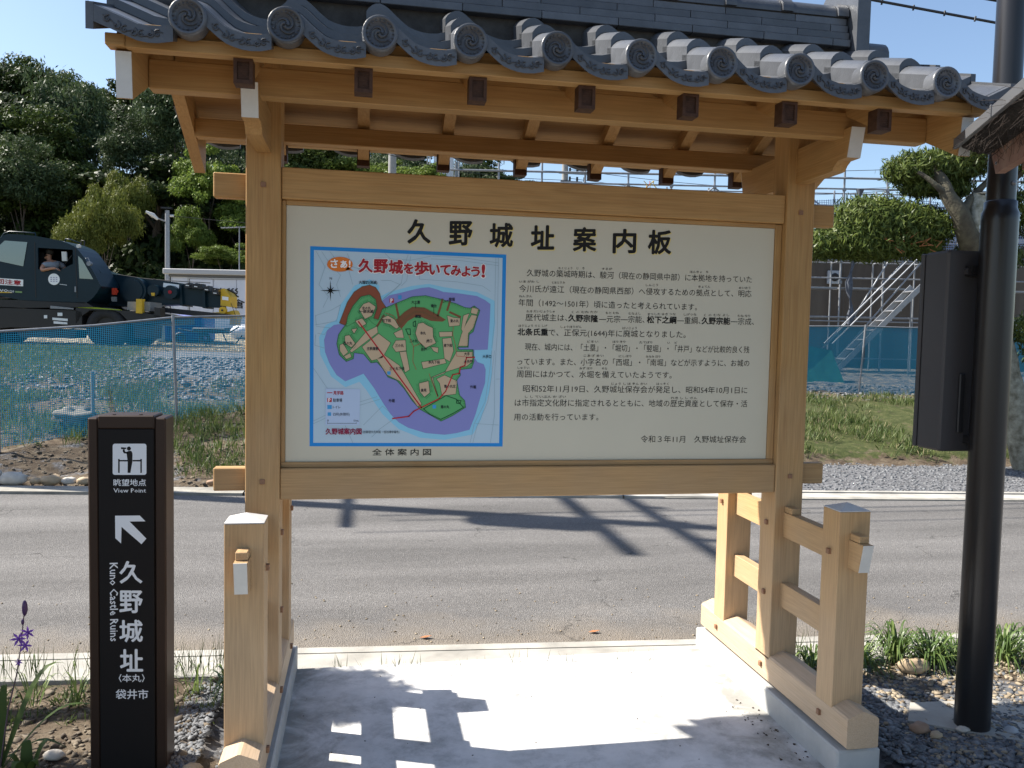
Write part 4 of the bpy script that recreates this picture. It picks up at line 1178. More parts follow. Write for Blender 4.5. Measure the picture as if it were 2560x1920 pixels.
def make_texts():
    tmp = []
    cache = {}
    for t in TXT:
        k = t["s"]
        if k in cache: continue
        cu = bpy.data.curves.new("txt", 'FONT'); cu.body = t["s"]; cu.resolution_u = 2 if t["h"] > 40 else 1
        o = bpy.data.objects.new("txt", cu); COL.objects.link(o); cache[k] = o
    bpy.context.view_layer.update()
    dg = bpy.context.evaluated_depsgraph_get()
    geo = {}
    for k, o in cache.items():
        me = bpy.data.meshes.new_from_object(o.evaluated_get(dg))
        V = [tuple(v.co) for v in me.vertices]; F = [list(p.vertices) for p in me.polygons]
        geo[k] = (V, F); cu = o.data
        bpy.data.objects.remove(o); bpy.data.curves.remove(cu); bpy.data.meshes.remove(me)
    group = {}
    for t in TXT:
        V, F = geo[t["s"]]
        if not V: continue
        xs = [v[0] for v in V]; x_min, x_max = min(xs), max(xs)
        yb = (t["yb"] if t["yb"] is not None else YB - 0.0003) - t["lay"] * LAY
        if t["vert"]:
            a = t["T"]((t["x0"], t["y"])); b = t["T"]((t["x0"], t["y2"]))
            ln = a[1] - b[1]; sx = ln / (x_max - x_min)
            sy = sx
            vs = [(a[0] + (v[1] - 0.25) * sy + (a[0] - b[0]) * 0, yb, a[1] - (v[0] - x_min) * sx) for v in V]
        else:
            a = t["T"]((t["x0"], t["y"])); b = t["T"]((t["x1"], t["y2"]))
            u = t["T"](((t["x0"] + t["x1"]) / 2, (t["y"] + t["y2"]) / 2 - t["h"] / 2)); d = t["T"](((t["x0"] + t["x1"]) / 2, (t["y"] + t["y2"]) / 2 + t["h"] / 2))
            sy = (u[1] - d[1]) / 0.90
            if len(t["s"]) == 1:
                ys = [v[1] for v in V]; sy = (u[1] - d[1]) / max(0.5, (max(ys) - min(ys)))
                ymid = (max(ys) + min(ys)) / 2
            else: ymid = 0.36 if any(ord(c) > 255 for c in t["s"]) else 0.34
            sx = (b[0] - a[0]) / (x_max - x_min); vs = []
            for v in V:
                f = (v[0] - x_min) / (x_max - x_min)
                zb = a[1] * (1 - f) + b[1] * f
                vs.append((a[0] + (v[0] - x_min) * sx + t["dx"], yb, zb + (v[1] - ymid) * sy + t["dz"]))
        q = MB()
        em = abs(sy) if not t["vert"] else abs(sx)
        bo = t["bold"] * em
        offs = [(0, 0)]
        if t["bold"] >= 0.009:
            offs = [(-bo, 0), (bo, 0), (0, -bo), (0, bo)]
            if t["bold"] > 0.025: offs += [(-bo * .7, -bo * .7), (bo * .7, bo * .7), (-bo * .7, bo * .7), (bo * .7, -bo * .7)]
        base = vs; vs = []; F2 = []
        for j, (ox, oz) in enumerate(offs):
            b0 = len(vs)
            vs += [(v[0] + ox, v[1] - j * 0.00002, v[2] + oz) for v in base]
            F2 += [[b0 + i for i in f] for f in F]
        F = F2
        q.v = vs
        for f in F:
            p0, p1, p2 = [vs[i] for i in f[:3]]
            q.f.append(f if ((p1[0] - p0[0]) * (p2[2] - p0[2]) - (p1[2] - p0[2]) * (p2[0] - p0[0])) > 0 else f[::-1])
        q.sm = [False] * len(q.f)
        single = t["name"] in ("text_line", "title_lettering", "title_shadow", "map_title") or t["name"] == "lettering"
        if single: q.build(t["name"], t["m"], t["parent"])
        else:
            k = (t["name"], t["m"].name, t["parent"].name, round(yb, 6))
            g = group.setdefault(k, (MB(), t))
            b0 = len(g[0].v); g[0].v += q.v; g[0].f += [[b0 + i for i in f] for f in q.f]; g[0].sm += q.sm
    for (q, t) in group.values():
        q.build(t["name"], t["m"], t["parent"])["kind"] = "stuff"
make_texts()
# ------------------------------------------------------------------ foliage helpers
def leafmat(name, c1, c2, tr_=0.35, rough=0.5, vs=1.2):
    return mat(name, c1, rough, col2=c2, vscale=vs, objvar=0.22, transl=tr_, spec=0.15, detail=3)
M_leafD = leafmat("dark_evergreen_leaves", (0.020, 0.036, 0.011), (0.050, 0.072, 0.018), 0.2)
M_leafM = leafmat("green_leaves", (0.036, 0.060, 0.015), (0.078, 0.108, 0.026), 0.25)
M_leafB = leafmat("bright_spring_leaves", (0.085, 0.135, 0.022), (0.16, 0.21, 0.042), 0.35)
M_leafY = leafmat("yellow_green_bamboo_leaves", (0.085, 0.11, 0.02), (0.17, 0.185, 0.04), 0.3)
M_leafG = leafmat("grey_green_leaves", (0.042, 0.068, 0.028), (0.078, 0.108, 0.045), 0.25)
M_leafP = leafmat("glossy_podocarpus_leaves", (0.026, 0.050, 0.011), (0.13, 0.16, 0.035), 0.15, 0.4, 14)
M_bark = mat("grey_brown_bark", (0.13, 0.10, 0.075), 0.9, 0.4, 9, bump=0.8, bscale=22, stretch=(1, 1, 0.35))
M_barkL = mat("lichened_bark", (0.07, 0.062, 0.04), 0.9, bump=0.9, bscale=30, col2=(0.30, 0.30, 0.24), vscale=9, detail=7)
M_grass = mat("grass_blades", (0.045, 0.085, 0.018), 0.6, col2=(0.15, 0.18, 0.05), vscale=2.5, transl=0.3, detail=5)
M_dry = mat("dry_grass", (0.20, 0.16, 0.085), 0.8, col2=(0.30, 0.25, 0.15), vscale=5, transl=0.2)

def clump_leaves(clumps, ls, lw, droop=0.0, shell=0.55, flat=1.0):
    C_, U, W = [], [], []
    for (c, r, n) in clumps:
        d = rng.normal(size=(n, 3)); d /= np.linalg.norm(d, axis=1)[:, None]
        rad = (shell + (1 - shell) * rng.random(n)) * (1 + 0.12 * rng.normal(size=n))
        rr = np.array(r if hasattr(r, '__len__') else (r, r, r * flat))
        p = np.array(c) + d * rr * rad[:, None]
        nrm = d * 0.9 + rng.normal(size=(n, 3)) * 0.55 + np.array([0, 0, 0.35])
        nrm /= np.linalg.norm(nrm, axis=1)[:, None]
        u = np.cross(nrm, rng.normal(size=(n, 3)))
        u[:, 2] -= droop * np.abs(rng.normal(size=n))
        u /= np.linalg.norm(u, axis=1)[:, None] + 1e-9
        w = np.cross(nrm, u); w /= np.linalg.norm(w, axis=1)[:, None] + 1e-9
        s = (0.65 + 0.7 * rng.random(n))[:, None]
        C_.append(p); U.append(u * ls * s); W.append(w * lw * s)
    return np.concatenate(C_), np.concatenate(U), np.concatenate(W)

def crown_mesh(name, R, n_cl, per, ls, lw, m, droop=0.0, cr=0.30, flat=0.75, lower=-0.35, lobes=1):
    cl = []
    for k in range(n_cl):
        d = rng.normal(size=3); d /= np.linalg.norm(d)
        if d[2] < lower: d[2] = -d[2] * 0.6
        f = 0.45 + 0.45 * rng.random()
        c = d * np.array(R) * f
        c += np.array([0, 0, 0])
        cl.append((c, (cr * (0.7 + 0.6 * rng.random())) * (R[0] + R[2]) / 2, per))
    a, b, c = clump_leaves(cl, ls, lw, droop, 0.6, flat)
    return quads(name, a, b, c, m)

def trunk_mesh(h, r, n=4, spread=1.2, name="trunk"):
    q = MB()
    bend = [(0.15 * h * 0.3 * (random.random() - .5) * t, 0.1 * h * (random.random() - .5) * t, h * t) for t in (0, .25, .5, .75, 1)]
    q.tube(bend, [r, r * .85, r * .7, r * .5, r * .3], 7)
    for k in range(n):
        a = random.random() * 6.28; z0 = h * (0.5 + 0.4 * random.random())
        p0 = Vector((0, 0, z0)); p2 = Vector((math.cos(a) * spread, math.sin(a) * spread, z0 + h * 0.35))
        q.tube([p0, p0.lerp(p2, .5) + Vector((0, 0, -.1)), p2], [r * .4, r * .28, r * .12], 5)
    me = q.mesh(name); me.materials.append(M_bark)
    return me

# ------------------------------------------------------------------ forest on the hill
crowns = {
    'dark': [crown_mesh("crown", (3.6, 3.4, 2.5), 48, 330, 0.12, 0.055, M_leafD, cr=0.25, flat=0.55) for _ in range(3)],
    'mid': [crown_mesh("crown", (3.0, 3.0, 2.9), 52, 300, 0.105, 0.05, M_leafM, cr=0.24, flat=0.6) for _ in range(2)],
    'grey': [crown_mesh("crown", (2.4, 2.4, 4.0), 60, 280, 0.115, 0.036, M_leafG, droop=1.2, cr=0.22, flat=0.9) for _ in range(2)],
    'yellow': [crown_mesh("crown", (2.3, 2.3, 2.0), 40, 420, 0.10, 0.026, M_leafY, droop=0.9, cr=0.30, flat=0.8)],
    'bright': [crown_mesh("crown", (2.6, 2.4, 2.3), 56, 300, 0.085, 0.045, M_leafB, cr=0.23, flat=0.6) for _ in range(2)],
}
trunks = [trunk_mesh(6.0, 0.22) for _ in range(2)]
KIND = {'dark': ("evergreen_tree", "dark green broadleaf evergreen tree massed with others on the wooded hillside"), 'mid': ("broadleaf_tree", "mid green rounded broadleaf tree in the wooded hillside"),
        'grey': ("tall_tree", "tall grey green drooping tree in the wooded hillside"), 'yellow': ("bamboo_clump", "rounded yellow green bamboo clump on the dark hillside"), 'bright': ("spring_tree", "bright green leafy tree in fresh leaf below the hill")}
def hill_tree(kind, x, y, z, s=1.0, sz=1.0, label=None, group="trees on the wooded hill", ht=4.0):
    t = thing(KIND[kind][0], label or KIND[kind][1], "bamboo" if kind == 'yellow' else "tree", (x, y, z), random.random() * 6.28, group)
    inst(random.choice(trunks), "trunk", t, (0, 0, -0.4), scale=(s, s, s * ht / 4.6))
    inst(random.choice(crowns[kind]), "crown", t, (0, 0, ht * s + 0.6 * s * sz), (0, 0, random.random() * 6.28), (s, s, s * sz))
    return t
for k in range(24):
    a = -36 + k * 1.75 + random.uniform(-.5, .5); r = random.uniform(43, 47); x, y = r * math.sin(math.radians(a)), r * math.cos(math.radians(a))
    hill_tree(random.choice(["dark", "mid", "dark"]), x, y, hill_z(x, y) - 0.3, random.uniform(.6, .85), 1.0, ht=1.6)
for r, step, a0 in ((40, 5.6, -36), (47, 5.2, -34), (54, 4.6, -36), (61, 4.2, -34), (68, 3.9, -36)):
    a = a0
    while a < 9.6:
        aa = a + random.uniform(-1, 1); rr = r + random.uniform(-2, 2)
        x, y = rr * math.sin(math.radians(aa)), rr * math.cos(math.radians(aa))
        kk = random.choice(['dark', 'dark', 'dark', 'mid', 'grey'] if r > 50 else ['dark', 'mid', 'grey', 'dark', 'mid'])
        hill_tree(kk, x, y, hill_z(x, y) - 0.3, random.uniform(0.85, 1.2), random.uniform(0.85, 1.25))
        a += step
def pol(a, r): return r * math.sin(math.radians(a)), r * math.cos(math.radians(a))
def cpol(px, py, R):
    """world point for image pixel px, py at range R from the camera"""
    a = math.atan((px - 1280) / 2039) + YAW
    return 0.29 + R * math.sin(a), -3.03 + R * math.cos(a), 1.51 + (820 - py + 0.0213 * (px - 600)) / 2039 * R * math.cos(a - YAW)
for (px, py, R, k, s, sz, lab) in (
        (262, 580, 37.5, 'yellow', 0.60, 1.8, "larger rounded yellow green bamboo clump standing out on the dark hillside"),
        (318, 515, 39.5, 'yellow', 0.52, 1.6, "smaller yellow green bamboo clump above and right of the larger one"),
        (200, 610, 37.0, 'yellow', 0.45, 1.5, "low yellow green bamboo clump at the left foot of the larger one"),
        (120, 400, 46, 'mid', 0.9, 1.1, "mid green tree high on the left of the hillside"),
        (60, 470, 42, 'grey', 0.75, 0.8, "pale green feathery tree low on the left of the hillside"),
        (440, 330, 44, 'grey', 0.95, 0.95, "tall grey green tree behind the white gable tip"),
        (330, 400, 43, 'grey', 0.7, 0.8, "grey green tree left of the rear gable board"),
        (520, 470, 40, 'bright', 0.75, 1.3, "tall bright green tree under the rear gable board"),
        (480, 600, 38, 'bright', 0.42, 1.7, "narrow bright green tree right of the lamp pole"),
        (560, 640, 36, 'bright', 0.50, 0.7, "low bright green tree rising just behind the shed roof"),
        (620, 560, 39, 'bright', 0.7, 1.0, "bright green tree behind the shed, next to the board post"),
        (760, 430, 40, 'mid', 0.9, 0.9, "green tree seen in the roof gap by the left post"),
        (880, 450, 40, 'bright', 0.9, 0.8, "bright green tree left of the grey pole in the roof gap"),
        (1030, 455, 40, 'bright', 0.75, 0.75, "bright green tree right of the grey pole in the roof gap"),
        (1200, 450, 56, 'dark', 0.75, 0.8, "dark tree against the sky in the roof gap"),
        (1275, 470, 58, 'dark', 0.6, 0.6, "small dark tree at the right end of the forest in the roof gap")):
    x, y, zc = cpol(px, py, R)
    g = hill_z(x, y); ht = max(1.0, (zc - g) / s)
    t = thing(KIND[k][0], lab, "bamboo" if k == 'yellow' else "tree", (x, y, g), random.random() * 6.28)
    inst(random.choice(trunks), "trunk", t, (0, 0, -0.4), scale=(s * .5, s * .5, max(0.3, (zc - g) / 6.5)))
    inst(random.choice(crowns[k]), "crown", t, (0, 0, zc - g), (0, 0, random.random() * 6.28), (s, s, s * sz))

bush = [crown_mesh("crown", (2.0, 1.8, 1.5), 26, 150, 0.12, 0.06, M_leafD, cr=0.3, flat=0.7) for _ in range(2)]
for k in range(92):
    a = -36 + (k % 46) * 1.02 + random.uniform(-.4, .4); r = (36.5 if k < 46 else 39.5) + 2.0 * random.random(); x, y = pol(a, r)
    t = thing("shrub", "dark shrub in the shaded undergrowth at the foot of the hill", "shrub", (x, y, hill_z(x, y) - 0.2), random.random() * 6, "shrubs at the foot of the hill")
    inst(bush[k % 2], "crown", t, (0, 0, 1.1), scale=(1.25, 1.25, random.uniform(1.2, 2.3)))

# ------------------------------------------------------------------ shed
SH = thing("storage_shed", "long white storage shed with sliding doors and flat grey roof behind the crane", "shed", (-6.7, 28.81, 1.55), -YAW)
M_shed = mat("white_steel_sheet", (0.62, 0.64, 0.70), 0.45, 0.05, 3)
M_shed2 = mat("pale_shed_roof", (0.42, 0.42, 0.42), 0.5)
def BL(parent, name, m, *boxes, c=0.0):
    q = MB()
    for b in boxes: q.box(*b, c)
    me = q.mesh(name); me.materials.append(m)
    o = bpy.data.objects.new(name, me); COL.objects.link(o); o.parent = parent
    return o
BL(SH, "wall", M_shed, (0, 6.5, 0.1, 2.4, -0.2, 1.98))
BL(SH, "roof", M_shed2, (-0.22, 6.7, -0.12, 2.6, 1.985, 2.18), c=0.02)
BL(SH, "gutter", mat("dark_gutter", (0.12, 0.12, 0.12), 0.6), (-0.05, 6.55, 0.0, 0.098, 1.90, 1.98))
for k in range(6):
    BL(SH, "wall_rib", M_shed, (0.02 + (k % 2) * 0 + k * 1.29, 0.05 + k * 1.29, 0.082, 0.1, 0, 1.9))
for k in range(3):
    d = BL(SH, "sliding_door", M_shed, (0.72 + k * 0.86, 1.56 + k * 0.86, 0.03 + 0.02 * (k % 2), 0.08, 0.05, 1.82), c=0.004)
    BL(d, "door_handle", M_gal, (0.76 + k * 0.86, 0.78 + k * 0.86, 0.02, 0.03, 0.8, 1.0))
BL(SH, "door_frame", M_shed2, (0.64, 3.36, 0.01, 0.09, 1.83, 1.88), (0.64, 0.70, 0.01, 0.09, 0.0, 1.829), (3.31, 3.36, 0.01, 0.09, 0.0, 1.829))
def glyphs(s, w, h, m, parent, name, loc, rot=(0, 0, 0), bold=0.02):
    cu = bpy.data.curves.new("g", 'FONT'); cu.body = s; cu.resolution_u = 1
    o = bpy.data.objects.new("g", cu); COL.objects.link(o)
    bpy.context.view_layer.update()
    me0 = bpy.data.meshes.new_from_object(o.evaluated_get(bpy.context.evaluated_depsgraph_get()))
    V = [tuple(v.co) for v in me0.vertices]; F = [list(p.vertices) for p in me0.polygons]
    bpy.data.objects.remove(o); bpy.data.curves.remove(cu); bpy.data.meshes.remove(me0)
    x0 = min(v[0] for v in V); x1 = max(v[0] for v in V); y0 = min(v[1] for v in V); y1 = max(v[1] for v in V)
    q = MB()
    for j, (ox, oz) in enumerate(((-bold, 0), (bold, 0), (0, bold), (0, -bold))):
        q.add([((v[0] - x0) / (x1 - x0) * w - w / 2 + ox * h, -0.0005 * j, (v[1] - y0) / (y1 - y0) * h - h / 2 + oz * h) for v in V], F)
    me = q.mesh(name); me.materials.append(m)
    ob = bpy.data.objects.new(name, me); COL.objects.link(ob); ob.parent = parent; ob.location = loc; ob.rotation_euler = rot
    return ob
glyphs("防災", 0.95, 0.33, ink("ink_black", "#15120f"), SH, "lettering", (2.05, 0.02, 1.35))
glyphs("倉庫", 0.95, 0.33, ink("ink_black", "#15120f"), SH, "lettering", (2.75, 0.02, 0.95))

# antenna on the shed, lamp pole, bin, barrow, sack
an = thing("antenna_mast", "thin steel television antenna mast rising behind the white shed", "antenna", (-4.42, 29.9, 1.5))
P("mast", lambda q: q.cyl((-4.42, 29.9, 1.5), (-4.42, 29.9, 5.5), 0.022, 8), M_gal, an)
P("boom", lambda q: q.cyl((-5.1, 29.9, 5.42), (-3.7, 29.9, 5.52), 0.018, 6), M_gal, an)
for k in range(10):
    x = -5.05 + k * 0.14
    P("antenna_rod", lambda q: q.cyl((x, 29.65, 5.43 + k * .01), (x, 30.15, 5.43 + k * .01), 0.012, 5), M_gal, an)
lp = thing("lamp_pole", "slim galvanised pole with a small street lamp left of the white shed", "lamp post", (-7.29, 31.1, 1.5))
P("pole", lambda q: q.tube([(-7.29, 31.1, 1.4), (-7.29, 31.1, 6.15)], [0.11, 0.085], 12), M_gal, lp)
P("lamp_arm", lambda q: q.cyl((-7.29, 31.1, 5.7), (-7.75, 31.0, 5.85), 0.03, 6), M_gal, lp)
P("lamp_head", lambda q: q.tube([(-7.62, 31.03, 5.78), (-7.8, 31.0, 5.93), (-8.05, 30.95, 6.05)], [0.05, 0.09, 0.04], 8), M_white, lp)
P("pole_cap", lambda q: q.box(-7.5, -7.1, 30.95, 31.2, 6.2, 6.26), M_black, lp)
P("insulator", lambda q: q.cyl((-7.2, 31.1, 5.95), (-7.05, 31.1, 5.95), 0.05, 8), M_white, lp)
tag((lambda q: (q.tube([(-7.1 + 12.0 * t, 31.1 - 0.6 * t, 5.95 - 0.35 * math.sin(math.pi * t) + 0.3 * t) for t in [k / 12 for k in range(13)]], 0.012, 4), q.build("power_cable", M_black, off=(-1, 31, 6)))[1])(MB()), "single thin cable running from the lamp pole towards the board post", "cable")
bn = thing("blue_container", "blue plastic sheeted container beside the shed, under the crane boom", "container", (-5.25, 23.4, 1.15), -YAW)
BL(bn, "body", mat("blue_plastic", (0.02, 0.06, 0.33), 0.45, 0.3, 8, bump=0.2, bscale=10), (-0.45, 0.75, 0, 1.0, 0.02, 0.82), c=0.05)
BL(bn, "rib", MATS["blue_plastic"], *[(-0.40 + k * 0.19, -0.34 + k * 0.19, -0.03, 0.02, 0.1, 0.75) for k in range(6)])
BL(bn, "panel", mat("pale_tank", (0.35, 0.45, 0.47), 0.5), (-0.78, -0.46, 0.05, 0.6, 0.0, 0.75))
sk = MB(); sk.ball((0, 0, 0.24), 0.34, 14, 9, 0.35, (1.1, 0.9, 0.8)); sk.ball((0.42, 0.05, 0.2), 0.26, 12, 8, 0.4, (1.1, 0.9, 0.8))
o = sk.build("white_sack", mat("white_sacking", (0.7, 0.7, 0.72), 0.8, bump=0.6, bscale=12)); o.location = (-3.7, 25.3, ground_z(-3.7, 25.3) - 0.05)
tag(o, "white plastic sack lying on the gravel in front of the shed", "sack")
wb = thing("wheelbarrow", "black hand cart with two small wheels standing in front of the shed", "wheelbarrow", (-4.3, 23.0, ground_z(-4.3, 23) + 0.0), -YAW)
BL(wb, "tray", M_black, (-0.45, 0.55, -0.2, 0.3, 0.36, 0.50), c=0.03)
q = MB(); q.tube([(-0.95, 0, 0.45), (-0.4, 0, 0.36), (0.6, 0, 0.36), (0.9, 0, 0.55)], 0.025, 6); q.tube([(0.4, 0, 0.36), (0.55, 0, 0.03), (0.8, 0, 0.03), (1.0, 0, 0.3)], 0.022, 6)
me = q.mesh("frame"); me.materials.append(M_black); inst(me, "frame", wb, (0, 0, 0))
for x in (-0.85, -0.1):
    q = MB(); q.lathe([(0.07, -0.03), (0.15, -0.04), (0.18, 0), (0.15, 0.04), (0.07, 0.03)], (x, -0.1, 0.18), 16, 'y'); me = q.mesh("wheel"); me.materials.append(M_black); inst(me, "wheel", wb, (0, 0, 0))

# ------------------------------------------------------------------ mobile crane
K = 21.5 / 2039
CR = thing("mobile_crane", "dark navy rough terrain crane truck parked side on with its boom lowered", "crane truck", (-6.424, 20.067, 1.004), -YAW)
def TP2(px, py): return ((px - 260) * K, (868 + 0.0213 * (px - 260) - py) * K)
M_nav = mat("navy_paint", (0.006, 0.022, 0.033), 0.32, 0.1, 2, spec=0.22)
M_chas = mat("black_chassis", (0.012, 0.011, 0.011), 0.55)
M_rub = mat("tyre_rubber", (0.02, 0.02, 0.022), 0.85, 0.2, 10)
M_yel = mat("crane_yellow", (0.62, 0.38, 0.015), 0.45, 0.08, 6)
M_glass = mat("dark_glass", (0.16, 0.19, 0.20), 0.05, spec=0.6, metal=0.85)
M_gry = mat("grey_enamel", (0.22, 0.22, 0.21), 0.5, 0.1, 9)
def CP(name, m, pts, v0, v1, parent=CR):
    q = MB(); q.prism([TP2(*p) for p in pts], 'y', v0, v1)
    me = q.mesh(name); me.materials.append(m)
    o = bpy.data.objects.new(name, me); COL.objects.link(o); o.parent = parent
    return o
def CT(name, m, pts, r, n=6, parent=CR):
    q = MB(); q.tube([(TP2(a, b)[0], v, TP2(a, b)[1]) for a, b, v in pts], r, n)
    me = q.mesh(name); me.materials.append(m)
    o = bpy.data.objects.new(name, me); COL.objects.link(o); o.parent = parent
    return o
def CC(name, m, px, py, r, v0, v1, n=24, parent=CR, prof=None):
    x, z = TP2(px, py); q = MB()
    if prof: q.lathe(prof, (x, 0, z), n, 'y')
    else: q.cyl((x, v0, z), (x, v1, z), r, n)
    me = q.mesh(name); me.materials.append(m)
    o = bpy.data.objects.new(name, me); COL.objects.link(o); o.parent = parent
    return o
outer = [(-150, 745), (-150, 640), (-60, 615), (-20, 606), (0, 604), (12, 591), (23, 587), (60, 589), (90, 592), (125, 598), (152, 603), (172, 610), (188, 618), (198, 627), (208, 640), (222, 660), (235, 681), (247, 704), (253, 716), (243, 733), (230, 748), (213, 759), (60, 752), (20, 744), (0, 740)]
hole = [(97, 621), (179, 627), (184, 661), (152, 676), (99, 674)]
ring = outer[:8] + [(92, 592.01)] + [hole[0]] + hole[1:][::1] + [hole[0]] + [(92.01, 592)] + outer[8:]
# side panel with the window cut out
body = CP("cab_body", M_nav, [(-150, 745), (-150, 640), (-60, 615), (-20, 606), (0, 604), (12, 591), (23, 587), (60, 589), (90, 592), (97, 593), (97, 753.5), (60, 752), (20, 744), (0, 740)], 0.0, 0.05)
CP("cab_door", M_nav, [(97.05, 593), (125, 598), (152, 603), (172, 610), (183.9, 616), (183.9, 626), (97.05, 621)], 0.0, 0.05)
CP("cab_door", M_nav, [(97.05, 674), (152, 676), (183.9, 661), (183.9, 757.5), (97.05, 753.5)], 0.0, 0.05)
CP("cab_front", M_nav, [(184, 616), (188, 618), (198, 627), (208, 640), (222, 660), (235, 681), (247, 704), (253, 716), (243, 733), (230, 748), (213, 759), (184, 757.5)], 0.0, 0.05)
CP("cab_body", M_nav, outer, 1.0, 1.05)
_t = [(o_[0], o_[1]) for o_ in outer]
q = MB()
pp = [TP2(*p) for p in outer]
n = len(pp); vs = [(x, 0.05, z) for x, z in pp] + [(x, 1.0, z) for x, z in pp]
q.add(vs, [(i, (i + 1) % n, n + (i + 1) % n, n + i) for i in range(n)])
me = q.mesh("cab_shell"); me.materials.append(M_nav); inst(me, "cab_shell", CR, (0, 0, 0))
CP("cab_interior", M_chas, [(-60, 735), (-60, 690), (85, 680), (205, 684), (200, 735)], 0.1, 0.9)
CP("seat", M_chas, [(84, 690), (84, 630), (96, 628), (104, 690)], 0.3, 0.75)
CT("steering_wheel", M_black, [(160, 676, 0.25), (185, 664, 0.25), (185, 664, 0.65)], 0.015)
CP("side_window", M_glass, [(-32, 647), (16, 603.5), (72, 607.5), (61, 667)], -0.012, -0.002)
CP("quarter_window", M_glass, [(198, 641), (208, 651), (235, 699), (200.5, 697)], -0.012, -0.002)
CP("door_seam", M_chas, [(89, 607), (91, 607), (92, 745), (90, 745)], -0.006, -0.001)
CP("door_seam", M_chas, [(190, 620), (192, 622), (195, 745), (193, 745)], -0.006, -0.001)
CP("door_handle", M_gal, [(189, 717), (192.5, 717), (192.5, 731), (189, 731)], -0.03, -0.007)
CP("cab_mirror", M_white, [(163, 632), (173.5, 632), (175, 655), (164.5, 655)], -0.14, -0.08)
CT("mirror_arm", M_black, [(168, 655, -0.1), (170, 662, -0.1), (183, 640, -0.02)], 0.012)
CT("roof_rail", M_nav, [(0, 597, 0.1), (8, 585, 0.1), (22, 580, 0.1), (60, 582, 0.1), (86, 584, 0.1), (87, 592, 0.1)], 0.018)
CT("roof_rail", M_nav, [(148, 603, 0.3), (151, 596, 0.3), (165, 598, 0.3), (188, 607, 0.3), (190, 616, 0.3)], 0.016)
CT("work_lamp", M_black, [(200, 612, 0.1), (201, 602, 0.1), (208, 603, 0.1), (208, 616, 0.1)], 0.014)
CC("work_lamp", M_white, 197, 617, 0.05, 0.0, 0.08, 10)
CT("wiper", M_black, [(235, 681, 0.4), (205, 640, 0.4)], 0.012)
CT("front_mirror", M_gal, [(216, 648, -0.02), (224, 646, -0.04), (230, 660, -0.04)], 0.012)
CC("front_mirror", M_gal, 228, 661, 0.06, -0.1, 0.0, 10)
pl = CP("warning_plate", ink("print_white", "#efefec"), [(-30, 694), (60.5, 700), (60, 716.5), (-30, 711)], -0.012, -0.003)
x_, z_ = TP2(14, 705); glyphs("旋回注意", 0.86, 0.125, ink("title_red", "#a3202b"), CR, "lettering", (x_, -0.014, z_), (0, 0.055, 0), 0.04)
x_, z_ = TP2(12, 727); glyphs("VO", 0.22, 0.07, ink("sign_grey_white", "#c9cbcc"), CR, "lettering", (x_, -0.012, z_), (0, 0, 0), 0.06)
x_, z_ = TP2(31, 729); glyphs("120", 0.14, 0.06, ink("sign_grey_white", "#c9cbcc"), CR, "lettering", (x_, -0.012, z_), (0, 0, 0), 0.04)
CP("stripe", M_yel, [(-60, 729), (32, 730.5), (32, 733), (-60, 732)], -0.008, -0.003)
CP("stripe", ink("stripe_green", "#7f9a62"), [(40, 728), (57, 729), (57, 733), (40, 732)], -0.008, -0.003)
CC("round_emblem", ink("print_white", "#efefec"), 137, 699, 0.15, -0.012, -0.002, 28)
x_, z_ = TP2(137, 699)
q = MB()
for dx in (-0.07, 0.0, 0.07):
    for dz in (-0.05, 0.0, 0.05): q.box(x_ + dx - 0.02, x_ + dx + 0.02, -0.016, -0.0125, z_ + dz - 0.015, z_ + dz + 0.008)
me = q.mesh("emblem_marks"); me.materials.append(ink("mark_violet", "#a9a3b8")); inst(me, "emblem_marks", CR, (0, 0, 0))
CP("maker_text_bar", ink("sign_grey_white", "#c9cbcc"), [(151, 710.5), (169, 713), (169, 714.2), (151, 711.7)], -0.01, -0.003)
# rotating deck and boom behind the cab
CP("turntable", M_chas, [(-120, 762), (-120, 745), (215, 756), (235, 768), (60, 770)], 0.0, 2.2)
CP("boom_base", M_nav, [(60, 700), (120, 640), (236, 679), (300, 688), (400, 700), (412, 706), (412, 757), (300, 762), (228, 762), (60, 760)], 1.1, 1.75)
CP("boom_section", M_nav, [(412, 708), (470, 716), (470, 765), (412, 757)], 1.17, 1.68)
CP("boom_section", M_nav, [(470, 722), (512, 730), (512, 766), (470, 764)], 1.23, 1.62)
CP("boom_section", M_nav, [(408, 704), (412, 704), (416, 762), (408, 760)], 1.06, 1.79)
CP("boom_section", M_nav, [(466, 712), (472, 714), (474, 768), (466, 766)], 1.1, 1.75)
CC("winch_drum", M_nav, 295, 722, 0.36, 0.85, 1.09, 30); CC("winch_rim", M_nav, 295, 722, 0.29, 0.80, 0.849, 30)
CC("winch_drum", M_nav, 345, 722, 0.16, 0.9, 1.09, 20); CC("winch_drum", M_nav, 390, 726, 0.185, 0.9, 1.09, 24); CC("winch_hub", ink("title_red", "#a3202b"), 390, 726, 0.05, 0.87, 0.899, 10)
CP("hub_sticker", M_yel, [(341, 728), (351, 728), (350, 736), (343, 736)], 0.87, 0.899)
CP("notice_plate", ink("print_white", "#efefec"), [(365, 701), (406, 706), (405, 716), (364, 712)], 1.085, 1.099)
for (a, b) in (((236, 678), (512, 717)), ((240, 683), (480, 700)), ((330, 690), (520, 724))):
    CT("wire_rope", M_black, [(a[0], a[1], 1.3), ((a[0] + b[0]) / 2, (a[1] + b[1]) / 2 + 2, 1.3), (b[0], b[1], 1.3)], 0.012, 5)
for px, py in ((448, 706), (462, 708), (480, 713), (503, 722), (430, 705)):
    CP("jib_fitting", M_black, [(px - 8, py), (px + 6, py - 4), (px + 10, py + 10), (px - 6, py + 10)], 1.0, 1.3)
